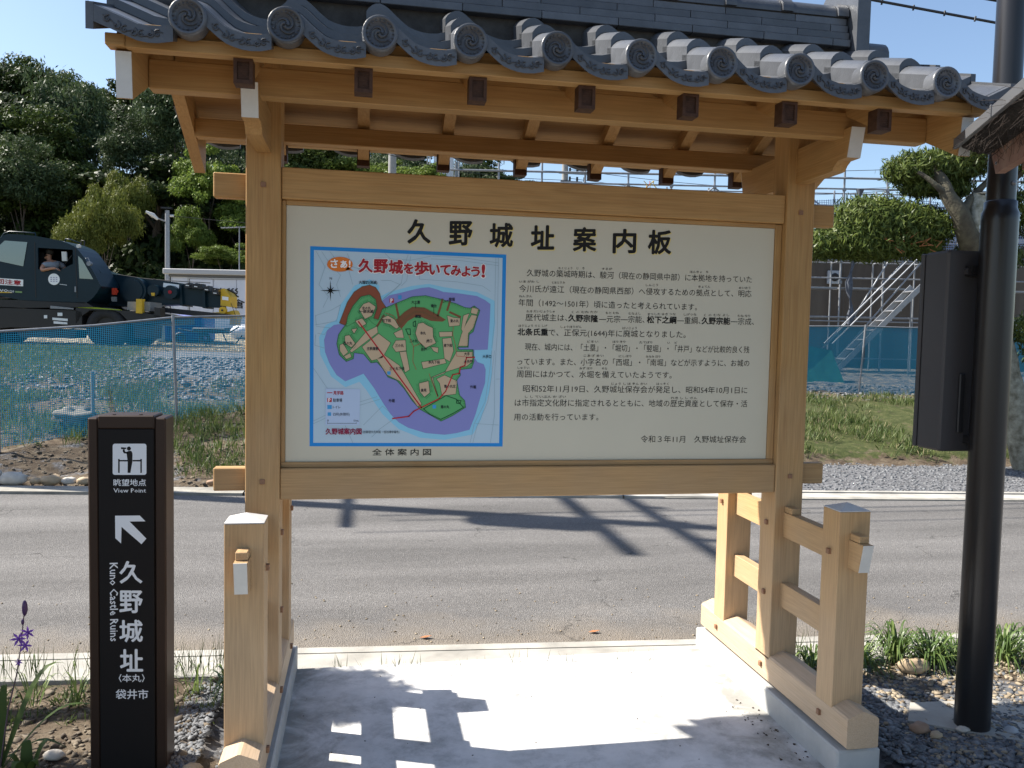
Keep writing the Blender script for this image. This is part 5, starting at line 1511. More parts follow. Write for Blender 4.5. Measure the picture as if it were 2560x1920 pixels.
for px, py in ((431, 708), (453, 711), (481, 719), (503, 728)):
    CP("reflector", ink("print_white", "#efefec"), [(px - 4, py - 1), (px + 4, py), (px + 4, py + 2), (px - 4, py + 1)], 0.98, 0.999)
CP("boom_head", M_yel, [(513, 717), (520, 715), (538, 736), (538, 764), (512, 760)], 1.15, 1.7)
CP("boom_head_sticker", ink("print_white", "#efefec"), [(517, 736), (533, 738), (533, 747), (517, 745)], 1.13, 1.149)
CT("boom_head_strut", M_black, [(522, 716, 1.4), (545, 728, 1.4)], 0.03)
CC("sheave", M_yel, 522, 773, 0.10, 1.0, 1.12, 20); CC("sheave_hub", M_black, 522, 773, 0.025, 0.97, 1.0, 10)
CT("hoist_rope", M_black, [(536, 748, 1.2), (550, 786, 1.2)], 0.008, 4)
CP("jib", M_black, [(330, 762), (460, 775), (545, 784), (552, 790), (470, 790), (350, 776)], 0.95, 1.1)
CP("hook_block", M_yel, [(462, 785), (470, 779), (530, 776), (545, 772), (556, 794), (463, 794)], 1.2, 1.6)
CP("hook_yoke", mat("tan_canvas", (0.42, 0.28, 0.10), 0.8), [(534, 794), (556, 795), (554, 812), (533, 811)], 1.25, 1.5)
# carrier
CP("carrier_body", M_chas, [(-150, 835), (-150, 772), (10, 770), (190, 776), (205, 780), (205, 822), (30, 818)], 0.0, 2.3)
CP("rear_deck", M_chas, [(190, 770), (335, 778), (400, 790), (402, 808), (330, 812), (318, 800), (300, 782), (285, 776), (225, 776), (205, 790), (190, 810)], 0.0, 2.3)
CP("tank", M_chas, [(30, 819), (190, 823), (180, 846), (45, 843)], 0.1, 0.7)
CP("step_plate", M_gal, [(128, 764.5), (186, 770.5), (186, 774), (128, 771.5)], -0.03, -0.002)
for p in ([(111, 788), (119, 788), (119, 796), (111, 796)], [(145, 782), (157, 782), (157, 790), (145, 790)], [(132, 794), (170, 797), (170, 803), (132, 800)], [(135, 803), (169, 806), (169, 811), (135, 809)]):
    CP("sticker", ink("sign_grey_white", "#c9cbcc"), p, -0.01, -0.002)
CP("fender", ink("hi_vis_green", "#9aa72f"), [(159, 758), (165, 763), (185, 762), (205, 766), (300, 774), (300, 776), (200, 770), (164, 766)], 0.02, 0.10)
CP("tool_box", M_gry, [(315, 754), (342, 754), (342, 776), (314, 775)], 0.1, 0.8); CP("tool_box", M_gry, [(356, 754), (372, 755), (372, 778), (356, 777)], 0.1, 0.8)
CP("outrigger_leg", M_yel, [(343, 748), (357, 748), (357, 784), (342, 783)], -0.05, 0.14)
CC("beacon", ink("beacon_red", "#c33a22"), 261, 726, 0.06, 0.55, 0.66, 12); CP("beacon_lamp", ink("beacon_red", "#c33a22"), [(257, 718), (266, 718), (266, 735), (257, 735)], 0.5, 0.6)
CP("beacon_base", M_gry, [(255, 740), (266, 740), (265, 752), (256, 752)], 0.5, 0.6)
CP("tail_light_box", M_chas, [(386, 768), (401, 770), (402, 800), (386, 798)], 0.0, 0.3)
CP("outrigger_pad", M_chas, [(330, 812), (382, 812), (380, 846), (332, 846)], 0.1, 0.6)
for (px, py) in ((262, 819), (-90, 812)):
    for v0 in (0.02, 1.75):
        w = CC("wheel", M_rub, px, py, 0.53, v0, v0 + 0.45, 30, prof=[(0.27, v0 + 0.06), (0.30, v0 + 0.02), (0.46, v0), (0.53, v0 + 0.05), (0.53, v0 + 0.40), (0.46, v0 + 0.45), (0.27, v0 + 0.40)])
        CC("rim", M_chas, px, py, 0.28, v0 + 0.08, v0 + 0.3, 20, parent=w)
# driver
def skin_person(name, verts, edges, radii, m, parent=None, loc=(0, 0, 0), rz=0.0, sub=1):
    me = bpy.data.meshes.new(name); me.from_pydata(verts, edges, []); me.update()
    o = bpy.data.objects.new(name, me); COL.objects.link(o)
    md = o.modifiers.new("skin", 'SKIN'); sv = me.skin_vertices[0].data
    for i, r in enumerate(radii): sv[i].radius = (r, r) if not hasattr(r, '__len__') else r
    sv[0].use_root = True
    o.modifiers.new("sub", 'SUBSURF').levels = sub
    o.modifiers["sub"].render_levels = sub
    bpy.context.view_layer.update()
    me2 = bpy.data.meshes.new_from_object(o.evaluated_get(bpy.context.evaluated_depsgraph_get()))
    bpy.data.objects.remove(o)
    me2.name = name
    me2.materials.clear(); me2.materials.append(m)
    me2.polygons.foreach_set("use_smooth", [True] * len(me2.polygons))
    ob = bpy.data.objects.new(name, me2); COL.objects.link(ob)
    if parent: ob.parent = parent
    ob.location = loc
    return ob
dr = thing("person", "man in a grey t-shirt leaning his arm out of the crane cab window, looking back", "person", CR.location[:], -YAW)
def D3(px, py, v): x, z = TP2(px, py); return (x, v, z)
M_skin = mat("skin", (0.40, 0.20, 0.125), 0.55, 0.08, 20)
M_shirt = mat("grey_shirt", (0.30, 0.33, 0.37), 0.85, 0.1, 12, bump=0.3, bscale=20)
V = [D3(112, 700, .36), D3(114, 682, .34), D3(118, 666, .32), D3(117, 657, .30), D3(112, 650, .28), D3(109, 642, .26), D3(110, 632, .26),
     D3(106, 660, .16), D3(105, 670, .05), D3(109, 677, -.03), D3(126, 674, -.06), D3(140, 672, -.06), D3(146, 673, -.06),
     D3(132, 660, .48), D3(140, 672, .5), D3(155, 672, .42), D3(163, 670, .4)]
E_ = [(0, 1), (1, 2), (2, 3), (3, 4), (4, 5), (5, 6), (3, 7), (7, 8), (8, 9), (9, 10), (10, 11), (11, 12), (3, 13), (13, 14), (14, 15), (15, 16)]
Rr = [.16, .15, .16, .12, .06, .085, .095, .075, .06, .048, .04, .035, .03, .075, .055, .045, .035]
skin_person("body", V, E_, Rr, M_skin, dr)
q = MB()
x_, z_ = TP2(110, 633)
q.ball((x_ + 0.025, 0.275, z_ + 0.045), 0.105, 14, 9, 0.1, (1, 0.95, 0.95)); me = q.mesh("hair"); me.materials.append(mat("dark_hair", (0.02, 0.015, 0.012), 0.7)); inst(me, "hair", dr, (0, 0, 0))
q = MB(); x_, z_ = TP2(104.5, 641); q.tube([(x_ - 0.0, 0.24, z_), (x_ - 0.035, 0.26, z_ - 0.01), (x_, 0.20, z_ - 0.035)], [0.022, 0.018, 0.02], 6); me = q.mesh("nose"); me.materials.append(M_skin); inst(me, "nose", dr, (0, 0, 0))
q = MB(); x_, z_ = TP2(104, 640); q.tube([(x_ - 0.02, 0.30, z_ + 0.02), (x_ - 0.012, 0.20, z_ + 0.02), (x_ + 0.09, 0.158, z_ + 0.02)], 0.013, 6); me = q.mesh("sunglasses"); me.materials.append(M_black); inst(me, "sunglasses", dr, (0, 0, 0))
skin_person("t_shirt", [D3(112, 700, .36), D3(114, 682, .34), D3(118, 666, .32), D3(116, 657, .30), D3(106, 660, .16), D3(105, 668, .07), D3(132, 660, .48), D3(138, 669, .5)],
            [(0, 1), (1, 2), (2, 3), (3, 4), (4, 5), (3, 6), (6, 7)], [.18, .175, .18, .11, .10, .075, .095, .07], M_shirt, dr)
for k in range(4):
    x0, z0 = TP2(146, 673)
    q = MB(); q.tube([(x0, -.06, z0), (x0 + 0.04 + .008 * k, -.075 + .02 * k, z0 - 0.012 - .006 * k), (x0 + 0.055 + .006 * k, -.075 + .02 * k, z0 - 0.045 - .004 * k)], [.012, .010, .008], 6)
    me = q.mesh("finger"); me.materials.append(M_skin); inst(me, "finger", dr, (0, 0, 0))

# ------------------------------------------------------------------ mesh fences
def netmat(name, col, fu, fv, open_, tr_=0.4):
    m = bpy.data.materials.new(name); m.use_nodes = True
    nt = m.node_tree; N = nt.nodes; L = nt.links; b = N["Principled BSDF"]
    b.inputs["Base Color"].default_value = col + (1,); b.inputs["Roughness"].default_value = 0.6
    uv = N.new("ShaderNodeUVMap"); sp = N.new("ShaderNodeSeparateXYZ"); L.new(uv.outputs[0], sp.inputs[0])
    outs = []
    for i, f in ((0, fu), (1, fv)):
        a = N.new("ShaderNodeMath"); a.operation = 'MULTIPLY'; a.inputs[1].default_value = f; L.new(sp.outputs[i], a.inputs[0])
        fr = N.new("ShaderNodeMath"); fr.operation = 'FRACT'; L.new(a.outputs[0], fr.inputs[0])
        g = N.new("ShaderNodeMath"); g.operation = 'GREATER_THAN'; g.inputs[1].default_value = open_; L.new(fr.outputs[0], g.inputs[0])
        outs.append(g.outputs[0])
    mx = N.new("ShaderNodeMath"); mx.operation = 'MAXIMUM'; L.new(outs[0], mx.inputs[0]); L.new(outs[1], mx.inputs[1])
    tr = N.new("ShaderNodeBsdfTransparent"); tl = N.new("ShaderNodeBsdfTranslucent"); tl.inputs[0].default_value = col + (1,)
    m1 = N.new("ShaderNodeMixShader"); m1.inputs[0].default_value = tr_; L.new(b.outputs[0], m1.inputs[1]); L.new(tl.outputs[0], m1.inputs[2])
    ms = N.new("ShaderNodeMixShader"); L.new(mx.outputs[0], ms.inputs[0]); L.new(tr.outputs[0], ms.inputs[1]); L.new(m1.outputs[0], ms.inputs[2])
    L.new(ms.outputs[0], N["Material Output"].inputs[0])
    return m
M_net = netmat("blue_net", (0.010, 0.165, 0.30), 46, 46, 0.76, 0.25)
M_netd = netmat("dense_blue_net", (0.008, 0.165, 0.27), 60, 60, 0.50, 0.2)
M_netw = netmat("pale_guard_sheet", (0.20, 0.27, 0.42), 16, 16, 0.74)
def net_sheet(name, top, bot, m, parent, nu=40, nv=12, amp=0.04, uvs=1.0, seed=0.0):
    """top / bot: functions s in 0..1 -> (x, y, z)"""
    vs = []; uv = []
    L_tot = (Vector(top(1)) - Vector(top(0))).length
    for j in range(nv + 1):
        for i in range(nu + 1):
            s_ = i / nu; t = j / nv
            a, b_ = Vector(top(s_)), Vector(bot(s_))
            p = a.lerp(b_, t)
            d = amp * math.sin(math.pi * min(1, t * 1.3)) * (nz(s_ * L_tot * 1.2, t * 0.8, seed, 1.6) + 0.5 * nz(s_ * L_tot * 4, t * 1.5, seed + 3, 1.0))
            vs.append((p.x + d * 0.5, p.y - d, p.z)); uv.append((s_ * L_tot * uvs, t * (a - b_).length * uvs))
    fs = []
    for j in range(nv):
        for i in range(nu):
            q_ = j * (nu + 1) + i; fs.append((q_, q_ + 1, q_ + nu + 2, q_ + nu + 1))
    off = parent_world(parent)
    me = bpy.data.meshes.new(name); me.from_pydata([tuple(Vector(v) - off) for v in vs], [], fs)
    me.polygons.foreach_set("use_smooth", [True] * len(fs))
    ul = me.uv_layers.new(name="UVMap")
    for lp_ in me.loops: ul.data[lp_.index].uv = uv[lp_.vertex_index]
    me.materials.append(m)
    o = bpy.data.objects.new(name, me); COL.objects.link(o); o.parent = parent
    return o
def fence(lab, pts, group, m, net_bot=None, lean=None, slack=0.04):
    f = thing("net_fence", lab, "fence", pts[0][:2] + (pts[0][2],), 0, group)
    for i, (x, y, z0, z1) in enumerate(pts):
        dx = (lean[i] if lean else 0)
        P("fence_post", lambda q: q.tube([(x - dx, y - 0.09, z0 - 0.15), (x, y - 0.09, z1 + 0.03)], 0.018, 8), M_gal, f)
    for (a, b_) in zip(pts, pts[1:]):
        def top(s_): return (a[0] + (b_[0] - a[0]) * s_, a[1] + (b_[1] - a[1]) * s_ - 0.03, a[3] + (b_[3] - a[3]) * s_ - 0.02 * math.sin(math.pi * s_))
        def bot(s_): return (a[0] + (b_[0] - a[0]) * s_ + 0.02, a[1] + (b_[1] - a[1]) * s_ - 0.05, a[2] + (b_[2] - a[2]) * s_ + 0.05 + slack * nz(s_ * 5, 0, a[0], 1.0))
        P("top_rail", lambda q: q.tube([top(0), top(0.5), top(1)], 0.013, 6), M_gal, f)
        net_sheet("net_panel", top, bot, m, f, seed=a[0])
    return f
fence("blue net fence on steel posts along the bank between the road and the crane", [(-5.3, 5.45, 0.05, 1.28), (-3.54, 6.6, 0.14, 1.45), (-2.0, 7.65, 0.34, 1.66), (-0.45, 8.7, 0.50, 1.80), (1.1, 9.6, 0.5, 1.8)], "blue net fences", M_net, lean=[0, 0, -0.05, 0, 0])
fence("dense blue net fence on the grass bank in front of the scaffolding", [(6.2, 12.4, 0.45, 1.84), (7.95, 11.95, 0.5, 1.86), (9.93, 11.51, 0.44, 1.86), (11.6, 11.2, 0.5, 1.88), (13.6, 10.8, 0.5, 1.9), (16, 10.4, 0.5, 1.9)], "blue net fences", M_netd, lean=[0, 0, 0.1, 0, 0, 0], slack=0.1)
o = (lambda q: (q.tube([(-2.83, 7.27, 0.15), (-2.83, 7.27, 1.0)], 0.022, 7), q.build("steel_stake", M_gal, off=(-2.83, 7.27, 0.2)))[1])(MB()); tag(o, "short blue grey steel stake standing behind the net near the pillar sign", "stake")
q = MB(); q.ball((-3.05, 7.35, 0.44), 0.19, 18, 14, 0.8, (1.15, 0.9, 0.62)); o = q.build("boulder", mat("pale_boulder", (0.17, 0.15, 0.12), 0.9, 0.25, 8, bump=0.5, bscale=25), off=(-3.05, 7.35, 0.4)); tag(o, "pale half buried boulder on the bank behind the blue net", "stone")
# ------------------------------------------------------------------ building under construction and scaffolding
BD = thing("concrete_building", "grey brown concrete building shell standing behind the scaffolding", "building", (5.5, 22.6, 0.7), -YAW)
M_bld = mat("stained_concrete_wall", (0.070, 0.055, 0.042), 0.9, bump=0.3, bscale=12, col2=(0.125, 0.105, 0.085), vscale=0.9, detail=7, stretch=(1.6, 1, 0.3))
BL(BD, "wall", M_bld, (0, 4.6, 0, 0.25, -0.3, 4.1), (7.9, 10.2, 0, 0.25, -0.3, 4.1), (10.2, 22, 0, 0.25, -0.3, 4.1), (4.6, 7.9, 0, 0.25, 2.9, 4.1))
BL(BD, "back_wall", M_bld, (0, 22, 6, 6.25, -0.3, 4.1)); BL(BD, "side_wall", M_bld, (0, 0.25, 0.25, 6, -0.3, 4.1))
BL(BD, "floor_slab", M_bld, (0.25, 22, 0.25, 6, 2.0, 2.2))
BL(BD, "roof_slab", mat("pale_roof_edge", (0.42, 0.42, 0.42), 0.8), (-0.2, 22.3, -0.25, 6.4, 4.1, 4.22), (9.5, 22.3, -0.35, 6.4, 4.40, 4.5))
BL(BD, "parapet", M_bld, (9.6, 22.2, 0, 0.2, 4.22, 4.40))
for k in range(7): BL(BD, "wall_joint", mat("joint", (0.10, 0.09, 0.08), 0.9) if k == 0 else MATS["joint"], (8.3 + k * 1.7, 8.32 + k * 1.7, -0.006, -0.001, -0.3, 4.1))
for x, z in ((9.45, 2.7), (14.0, 2.9)):
    v = BL(BD, "vent_box", mat("vent_grey", (0.40, 0.43, 0.46), 0.5) if x < 10 else MATS["vent_grey"], (x, x + 0.42, -0.12, -0.01, z, z + 0.42), c=0.01)
    q = MB(); q.lathe([(0.02, -0.13), (0.12, -0.13), (0.13, -0.15), (0.10, -0.16), (0.02, -0.14)], (x + .21, 0, z + .21), 14, 'y'); me = q.mesh("vent_grille"); me.materials.append(M_black); inst(me, "vent_grille", v, (0, 0, 0))
M_tarp = mat("blue_tarpaulin", (0.015, 0.06, 0.24), 0.5, 0.25, 4, bump=0.4, bscale=6)
q = MB()
for i in range(3):
    q.add([(5.0 + i * .75 + 0.1 * math.sin(k * 1.3 + i), -0.30 + 0.06 * math.sin(k * 2.1), 0.3 + k * 0.28) for k in range(8)] + [(5.4 + i * .75 + 0.12 * math.sin(k * 0.9 + i), -0.26 + 0.06 * math.cos(k * 1.7), 0.3 + k * 0.28) for k in range(8)], [(k, k + 1, 9 + k, 8 + k) for k in range(7)], True)
me = q.mesh("tarpaulin"); me.materials.append(M_tarp); inst(me, "tarpaulin", BD, (0, 0, 0))
M_ytim = mat("yellow_formwork_timber", (0.45, 0.30, 0.06), 0.7, 0.2, 6)
for k, x in enumerate((4.75, 5.5, 6.3, 7.3)): BL(BD, "timber_post", M_ytim, (x, x + 0.09, -0.55, -0.46, -0.3, 2.0))
BL(BD, "work_table", mat("plywood", (0.42, 0.36, 0.26), 0.7, 0.15, 5), (4.7, 6.2, -0.9, -0.4, 0.75, 0.82), (4.8, 4.88, -0.85, -0.78, -0.3, 0.749), (6.0, 6.08, -0.85, -0.78, -0.3, 0.749))
SC = thing("scaffolding", "galvanised tube scaffolding with rails, braces and pale guard sheet around the concrete building", "scaffold", (5.06, 19.8, 0.65), -YAW)
def SP(name, a, b, r=0.024, m=None, n=6):
    q = MB(); q.tube([a, b], r, n); me = q.mesh(name); me.materials.append(m or M_gal); return inst(me, name, SC, (0, 0, 0))
BAY = 1.22
for i in range(-2, 13):
    u = i * BAY + 0.15
    top = 5.75 if i % 3 else 6.15
    SP("standard", (u, 0, -0.1), (u, 0, top), 0.029); SP("standard", (u, 0.7, -0.1), (u, 0.7, 5.3))
    SP("transom", (u, 0, 3.2), (u, 0.7, 3.2), 0.02); SP("transom", (u, 0, 4.75), (u, 0.7, 4.75), 0.02)
    q = MB()
    for z in (1.3, 2.6, 3.2, 3.75, 4.75, 5.2): q.box(u - 0.045, u + 0.045, -0.05, 0.03, z - 0.045, z + 0.045, 0.01)
    me = q.mesh("coupler"); me.materials.append(M_gal); inst(me, "coupler", SC, (0, 0, 0))
ua, ub = -2 * BAY, 12.5 * BAY
for z, r in ((5.52, 0.03), (5.22, 0.024), (4.75, 0.02), (3.74, 0.02), (3.22, 0.024), (2.72, 0.022), (1.62, 0.022), (1.5, 0.02), (0.45, 0.02)):
    SP("rail", (ua, -0.02, z), (ub, -0.02, z), r)
for z in (5.22, 3.22, 1.62): SP("rail", (ua, 0.72, z), (ub, 0.72, z), 0.02)
for i in range(-2, 12):
    u = i * BAY + 0.15
    if i % 2 == 0 and i < 11:
        SP("brace", (u, 0.03, 3.35), (u + BAY * 2, 0.03, 5.2), 0.022); SP("brace", (u, 0.05, 5.2), (u + BAY * 2, 0.05, 3.35), 0.022)
    q = MB(); q.box(u + 0.03, u + BAY - 0.03, 0.08, 0.62, 2.42, 2.47, 0.004); me = q.mesh("platform"); me.materials.append(M_gal); inst(me, "platform", SC, (0, 0, 0))
for (a, b) in (((7.6, -0.1, 0.0), (10.6, -0.1, 3.4)), ((8.3, -0.1, 0.0), (11.0, -0.1, 3.3)), ((5.2, 0.05, 1.6), (7.2, 0.05, 2.9)), ((6.9, 0.06, 1.6), (8.1, 0.06, 0.1)), ((6.6, -0.06, 1.62), (7.75, -0.06, 3.2)), ((9.1, -0.06, 1.62), (10.0, -0.06, 3.2))):
    SP("long_brace", a, b, 0.024)
net = MB()
def scw(u, v, z):
    c, s_ = math.cos(-YAW), math.sin(-YAW)
    return (5.06 + u * c - v * s_, 19.8 + u * s_ + v * c, 0.65 + z)
SC2 = SC
def net_local(name, u0, u1, v, z0, z1, m, amp=0.05, nu=30):
    vs = []; uv = []
    for j in range(7):
        for i in range(nu + 1):
            u = u0 + (u1 - u0) * i / nu; t = j / 6
            vs.append((u, v + amp * nz(u, t * 2, 0, 1.8), z0 + (z1 - z0) * t - (0.06 * math.sin(math.pi * (u / BAY % 1)) if j == 6 else 0))); uv.append((u, (z1 - z0) * t))
    fs = [(j * (nu + 1) + i, j * (nu + 1) + i + 1, (j + 1) * (nu + 1) + i + 1, (j + 1) * (nu + 1) + i) for j in range(6) for i in range(nu)]
    me = bpy.data.meshes.new(name); me.from_pydata(vs, [], fs); me.polygons.foreach_set("use_smooth", [True] * len(fs))
    ul = me.uv_layers.new(name="UVMap")
    for lp_ in me.loops: ul.data[lp_.index].uv = uv[lp_.vertex_index]
    me.materials.append(m); return inst(me, name, SC, (0, 0, 0))
net_local("guard_sheet", 2.0, 8.6, -0.08, 3.3, 4.95, M_netw); net_local("guard_sheet", 9.6, 15, -0.08, 3.3, 4.95, M_netw)
M_drape = mat("dark_bunched_net", (0.07, 0.08, 0.10), 0.9, 0.3, 10, bump=0.8, bscale=14)
for u, z0, z1 in ((8.95, 1.4, 3.3), (9.05, 3.4, 5.2), (7.6, 3.0, 3.4)):
    q = MB(); q.tube([(u + 0.05 * math.sin(k), -0.1, z0 + (z1 - z0) * k / 8) for k in range(9)], [0.07 + 0.05 * math.sin(k * 1.7) for k in range(9)], 7); me = q.mesh("bunched_net"); me.materials.append(M_drape); inst(me, "bunched_net", SC, (0, 0, 0))
q = MB()
for k in range(6):
    q.tube([(8.6 + k * .12, -0.1, 5.1 - 0.02 * k), (8.7 + k * .1, -0.12, 4.3), (8.62 + k * .13, -0.1, 3.5)], 0.008, 4)
me = q.mesh("loose_ropes"); me.materials.append(M_drape); inst(me, "loose_ropes", SC, (0, 0, 0))
M_yw = mat("yellow_rope", (0.55, 0.40, 0.05), 0.8); M_rd = mat("red_rope", (0.5, 0.05, 0.03), 0.8)
for k in range(5):
    q = MB(); q.tube([(3.0 + .09 * k + .10 * math.sin(j * 1.1 + k), -0.15, 5.3 - 0.09 * j) for j in range(10)], 0.014, 4); me = q.mesh("hanging_rope"); me.materials.append(M_yw if k != 1 else M_rd); inst(me, "hanging_rope", SC, (0, 0, 0))
# aluminium stair
ST = thing("aluminium_stair", "sloping aluminium scaffold stair rising to the right behind the blue net", "stair", (13.3, 15.9, 0.7))
p0, p1 = Vector((12.35, 16.3, 0.75)), Vector((14.45, 15.85, 3.05))
d_ = (p1 - p0); side = Vector((0.10, 0.55, 0)); perp = Vector((0.6, 0, -0.55)).normalized()
M_alu = mat("aluminium", (0.30, 0.31, 0.33), 0.45, 0.1, 9, metal=0.4)
for s_ in (0, 1):
    a, b_ = p0 + side * s_, p1 + side * s_
    q = MB(); w_ = Vector((0.012, 0.0, 0.0)); h_ = Vector((-0.05, 0, 0.05))
    vs = [a - h_, a + h_, b_ + h_, b_ - h_]; vs = vs + [v + Vector((0.01, 0.035, 0)) for v in vs]
    q.add([tuple(v) for v in vs], [(0, 1, 2, 3), (7, 6, 5, 4), (0, 4, 5, 1), (1, 5, 6, 2), (2, 6, 7, 3), (3, 7, 4, 0)])
    q.build("stringer", M_alu, ST)
for k in range(9):
    c = p0 + d_ * (k + 0.5) / 9
    q = MB(); vs = [c + Vector((-0.11, 0, 0)), c + Vector((0.11, 0, 0)), c + Vector((0.11, 0, 0)) + side, c + Vector((-0.11, 0, 0)) + side]
    vs = vs + [v - Vector((0, 0, 0.03)) for v in vs]
    q.add([tuple(v) for v in vs], [(0, 1, 2, 3), (7, 6, 5, 4), (0, 4, 5, 1), (1, 5, 6, 2), (2, 6, 7, 3), (3, 7, 4, 0)]); q.build("tread", M_alu, ST)
for s_ in (0, 1):
    P("stair_rail", lambda q: q.tube([p0 + side * s_ + Vector((-.1, 0, .75)), p1 + side * s_ + Vector((-.1, 0, .75))], 0.018, 6), M_gal, ST)
    P("stair_leg", lambda q: q.tube([p1 + side * s_ + Vector((0, 0, -.02)), (p1 + side * s_).xy.to_3d() + Vector((0, 0, 0.4))], 0.02, 6), M_gal, ST)
    P("stair_leg", lambda q: q.tube([p0 + side * s_, (p0 + side * s_).xy.to_3d() + Vector((0, 0, 0.3))], 0.02, 6), M_gal, ST)
q = MB(); q.add([(9.6, 14.2, 0.45), (11.2, 13.9, 0.45), (11.6, 14.9, 0.45), (9.8, 15.2, 0.45), (10.1, 14.4, 1.5), (11.0, 14.3, 1.35), (11.1, 14.7, 1.35), (10.1, 14.8, 1.5)], [(0, 1, 5, 4), (1, 2, 6, 5), (2, 3, 7, 6), (3, 0, 4, 7), (4, 5, 6, 7)])
o = q.build("covered_stack", mat("green_tarpaulin", (0.02, 0.16, 0.11), 0.6, 0.3, 4, bump=0.5, bscale=6), off=(10.4, 14.5, 0.5)); tag(o, "stack of site material under a green tarpaulin behind the blue net", "covered stack")
q = MB(); q.box(8.7, 9.9, 13.6, 13.68, 0.45, 1.5, 0.01); o = q.build("white_board", M_white, off=(9.3, 13.6, 0.5)); tag(o, "pale site panel standing behind the blue net beside the timber post", "panel")

# wrapped tower and service poles seen in the gap below the roof
tw = thing("wrapped_tower", "narrow scaffold tower wrapped in white sheeting seen in the roof gap", "scaffold tower", (4.05, 37.5, 1.6), -YAW)
BL(tw, "white_sheet", mat("white_sheeting", (0.62, 0.62, 0.64), 0.7, 0.12, 1.5, bump=0.7, bscale=2.5), (-0.45, 0.45, 0, 1.0, 0, 11.0))
for u in (-0.75, 0.72):
    for v in (-0.05, 1.05):
        q = MB(); q.tube([(u, v, 0), (u, v, 11.6)], 0.035, 6); me = q.mesh("standard"); me.materials.append(M_gal); inst(me, "standard", tw, (0, 0, 0))
for k in range(7):
    q = MB(); q.tube([(-0.75, -0.05, k * 1.7), (0.72, -0.05, k * 1.7 + (1.7 if k % 2 else 0))], 0.025, 5); me = q.mesh("brace"); me.materials.append(M_gal); inst(me, "brace", tw, (0, 0, 0))
M_pole = mat("weathered_pole_concrete", (0.26, 0.26, 0.25), 0.8, 0.1, 3)
sp_ = thing("concrete_pole", "round grey concrete pole in front of the bright green trees", "utility pole", (1.41, 31.8, 1.5))
P("pole", lambda q: q.tube([(1.41, 31.8, 1.3), (1.41, 31.8, 11.6)], [0.2, 0.15], 14), M_pole, sp_)
P("pole_cap", lambda q: q.cyl((1.41, 31.8, 11.6), (1.41, 31.8, 11.66), 0.16, 14), M_gal, sp_)
sp2 = thing("utility_pole", "utility pole with crossarms and insulators against the blue sky", "utility pole", (9.45, 34.4, 1.2))
P("pole", lambda q: q.tube([(9.45, 34.4, 0.9), (9.45, 34.4, 12.5)], [0.19, 0.13], 12), M_pole, sp2)
for z, w in ((9.9, 1.2), (9.1, 1.1), (8.7, 0.8)):
    P("crossarm", lambda q: q.box(9.45 - w * 0.3, 9.45 + w, 34.2, 34.28, z, z + 0.08), M_gal, sp2)
    for k in range(3): P("insulator", lambda q: q.cyl((9.65 + k * .35, 34.24, z + 0.081), (9.65 + k * .35, 34.24, z + 0.28), 0.05, 8), M_black, sp2)
for k, (z0, z1, x1) in enumerate(((10.1, 9.4, 26), (9.3, 8.6, 26), (8.9, 8.3, 24), (9.8, 9.6, -3), (8.8, 9.2, -2))):
    tag((lambda q: (q.tube([(9.6 + (x1 - 9.6) * t, 34.2 - 5 * t, z0 + (z1 - z0) * t - 0.5 * math.sin(math.pi * t)) for t in [j / 14 for j in range(15)]], 0.014, 4), q.build("power_line", M_black, off=(12, 33, 9)))[1])(MB()),
        "thin black power line running from the utility pole in the roof gap", "power line", "power lines at the distant utility pole")

# ------------------------------------------------------------------ cloud pruned podocarpus
tr_ = thing("podocarpus_tree", "cloud pruned podocarpus with lichened trunk and flat leaf pads beyond the road", "tree", (8.64, 5.82, -0.1))  # tree coordinates were scaled outward about the camera to a greater depth
M_barkD = mat("dark_furrowed_bark", (0.045, 0.037, 0.026), 0.9, bump=0.9, bscale=30, col2=(0.11, 0.10, 0.065), vscale=10, detail=7)
M_barkS = mat("pale_flaking_bark", (0.13, 0.13, 0.09), 0.9, bump=0.9, bscale=30, col2=(0.42, 0.42, 0.36), vscale=12, detail=7)
def limb(name, pts, rs, m=M_bark, n=9):
    P2 = []; R2 = []
    for i in range(len(pts) - 1):
        for k in range(4):
            t = k / 4; a, b_ = Vector(pts[i]), Vector(pts[i + 1])
            p = a.lerp(b_, t); P2.append(p + Vector((nz(p.x, p.y, p.z, 3), nz(p.y, p.z, p.x, 3), 0)) * 0.035); R2.append((rs[i] + (rs[i + 1] - rs[i]) * t) * (1 + 0.12 * nz(p.x, p.z, p.y, 9)))
    P2.append(Vector(pts[-1])); R2.append(rs[-1])
    return P(name, lambda q: q.tube(P2, R2, n), m, tr_)
limb("trunk", [(8.70, 5.80, -0.4), (8.52, 5.88, 0.3), (8.36, 5.94, 0.85), (8.22, 6.0, 1.5), (8.0, 6.08, 2.15), (7.84, 6.14, 2.62)], [0.22, 0.19, 0.17, 0.155, 0.15, 0.15], M_barkL, 14)
limb("limb", [(7.84, 6.10, 2.58), (7.60, 5.92, 2.85), (7.40, 5.84, 3.12), (7.24, 5.90, 3.35), (7.16, 6.10, 3.75)], [0.15, 0.125, 0.105, 0.085, 0.05], M_barkD)
limb("branch", [(7.26, 5.88, 3.32), (7.08, 5.92, 3.45), (6.92, 6.0, 3.62)], [0.05, 0.035, 0.02], M_barkD)
limb("branch", [(7.42, 5.86, 3.08), (7.62, 5.95, 3.3), (7.85, 6.05, 3.5), (8.1, 6.1, 3.7)], [0.06, 0.05, 0.04, 0.02], M_barkD)
limb("cut_stub", [(7.80, 6.10, 2.62), (7.68, 5.95, 3.0), (7.72, 5.92, 3.25), (7.74, 5.92, 3.38)], [0.09, 0.075, 0.09, 0.09], M_barkS, 12)
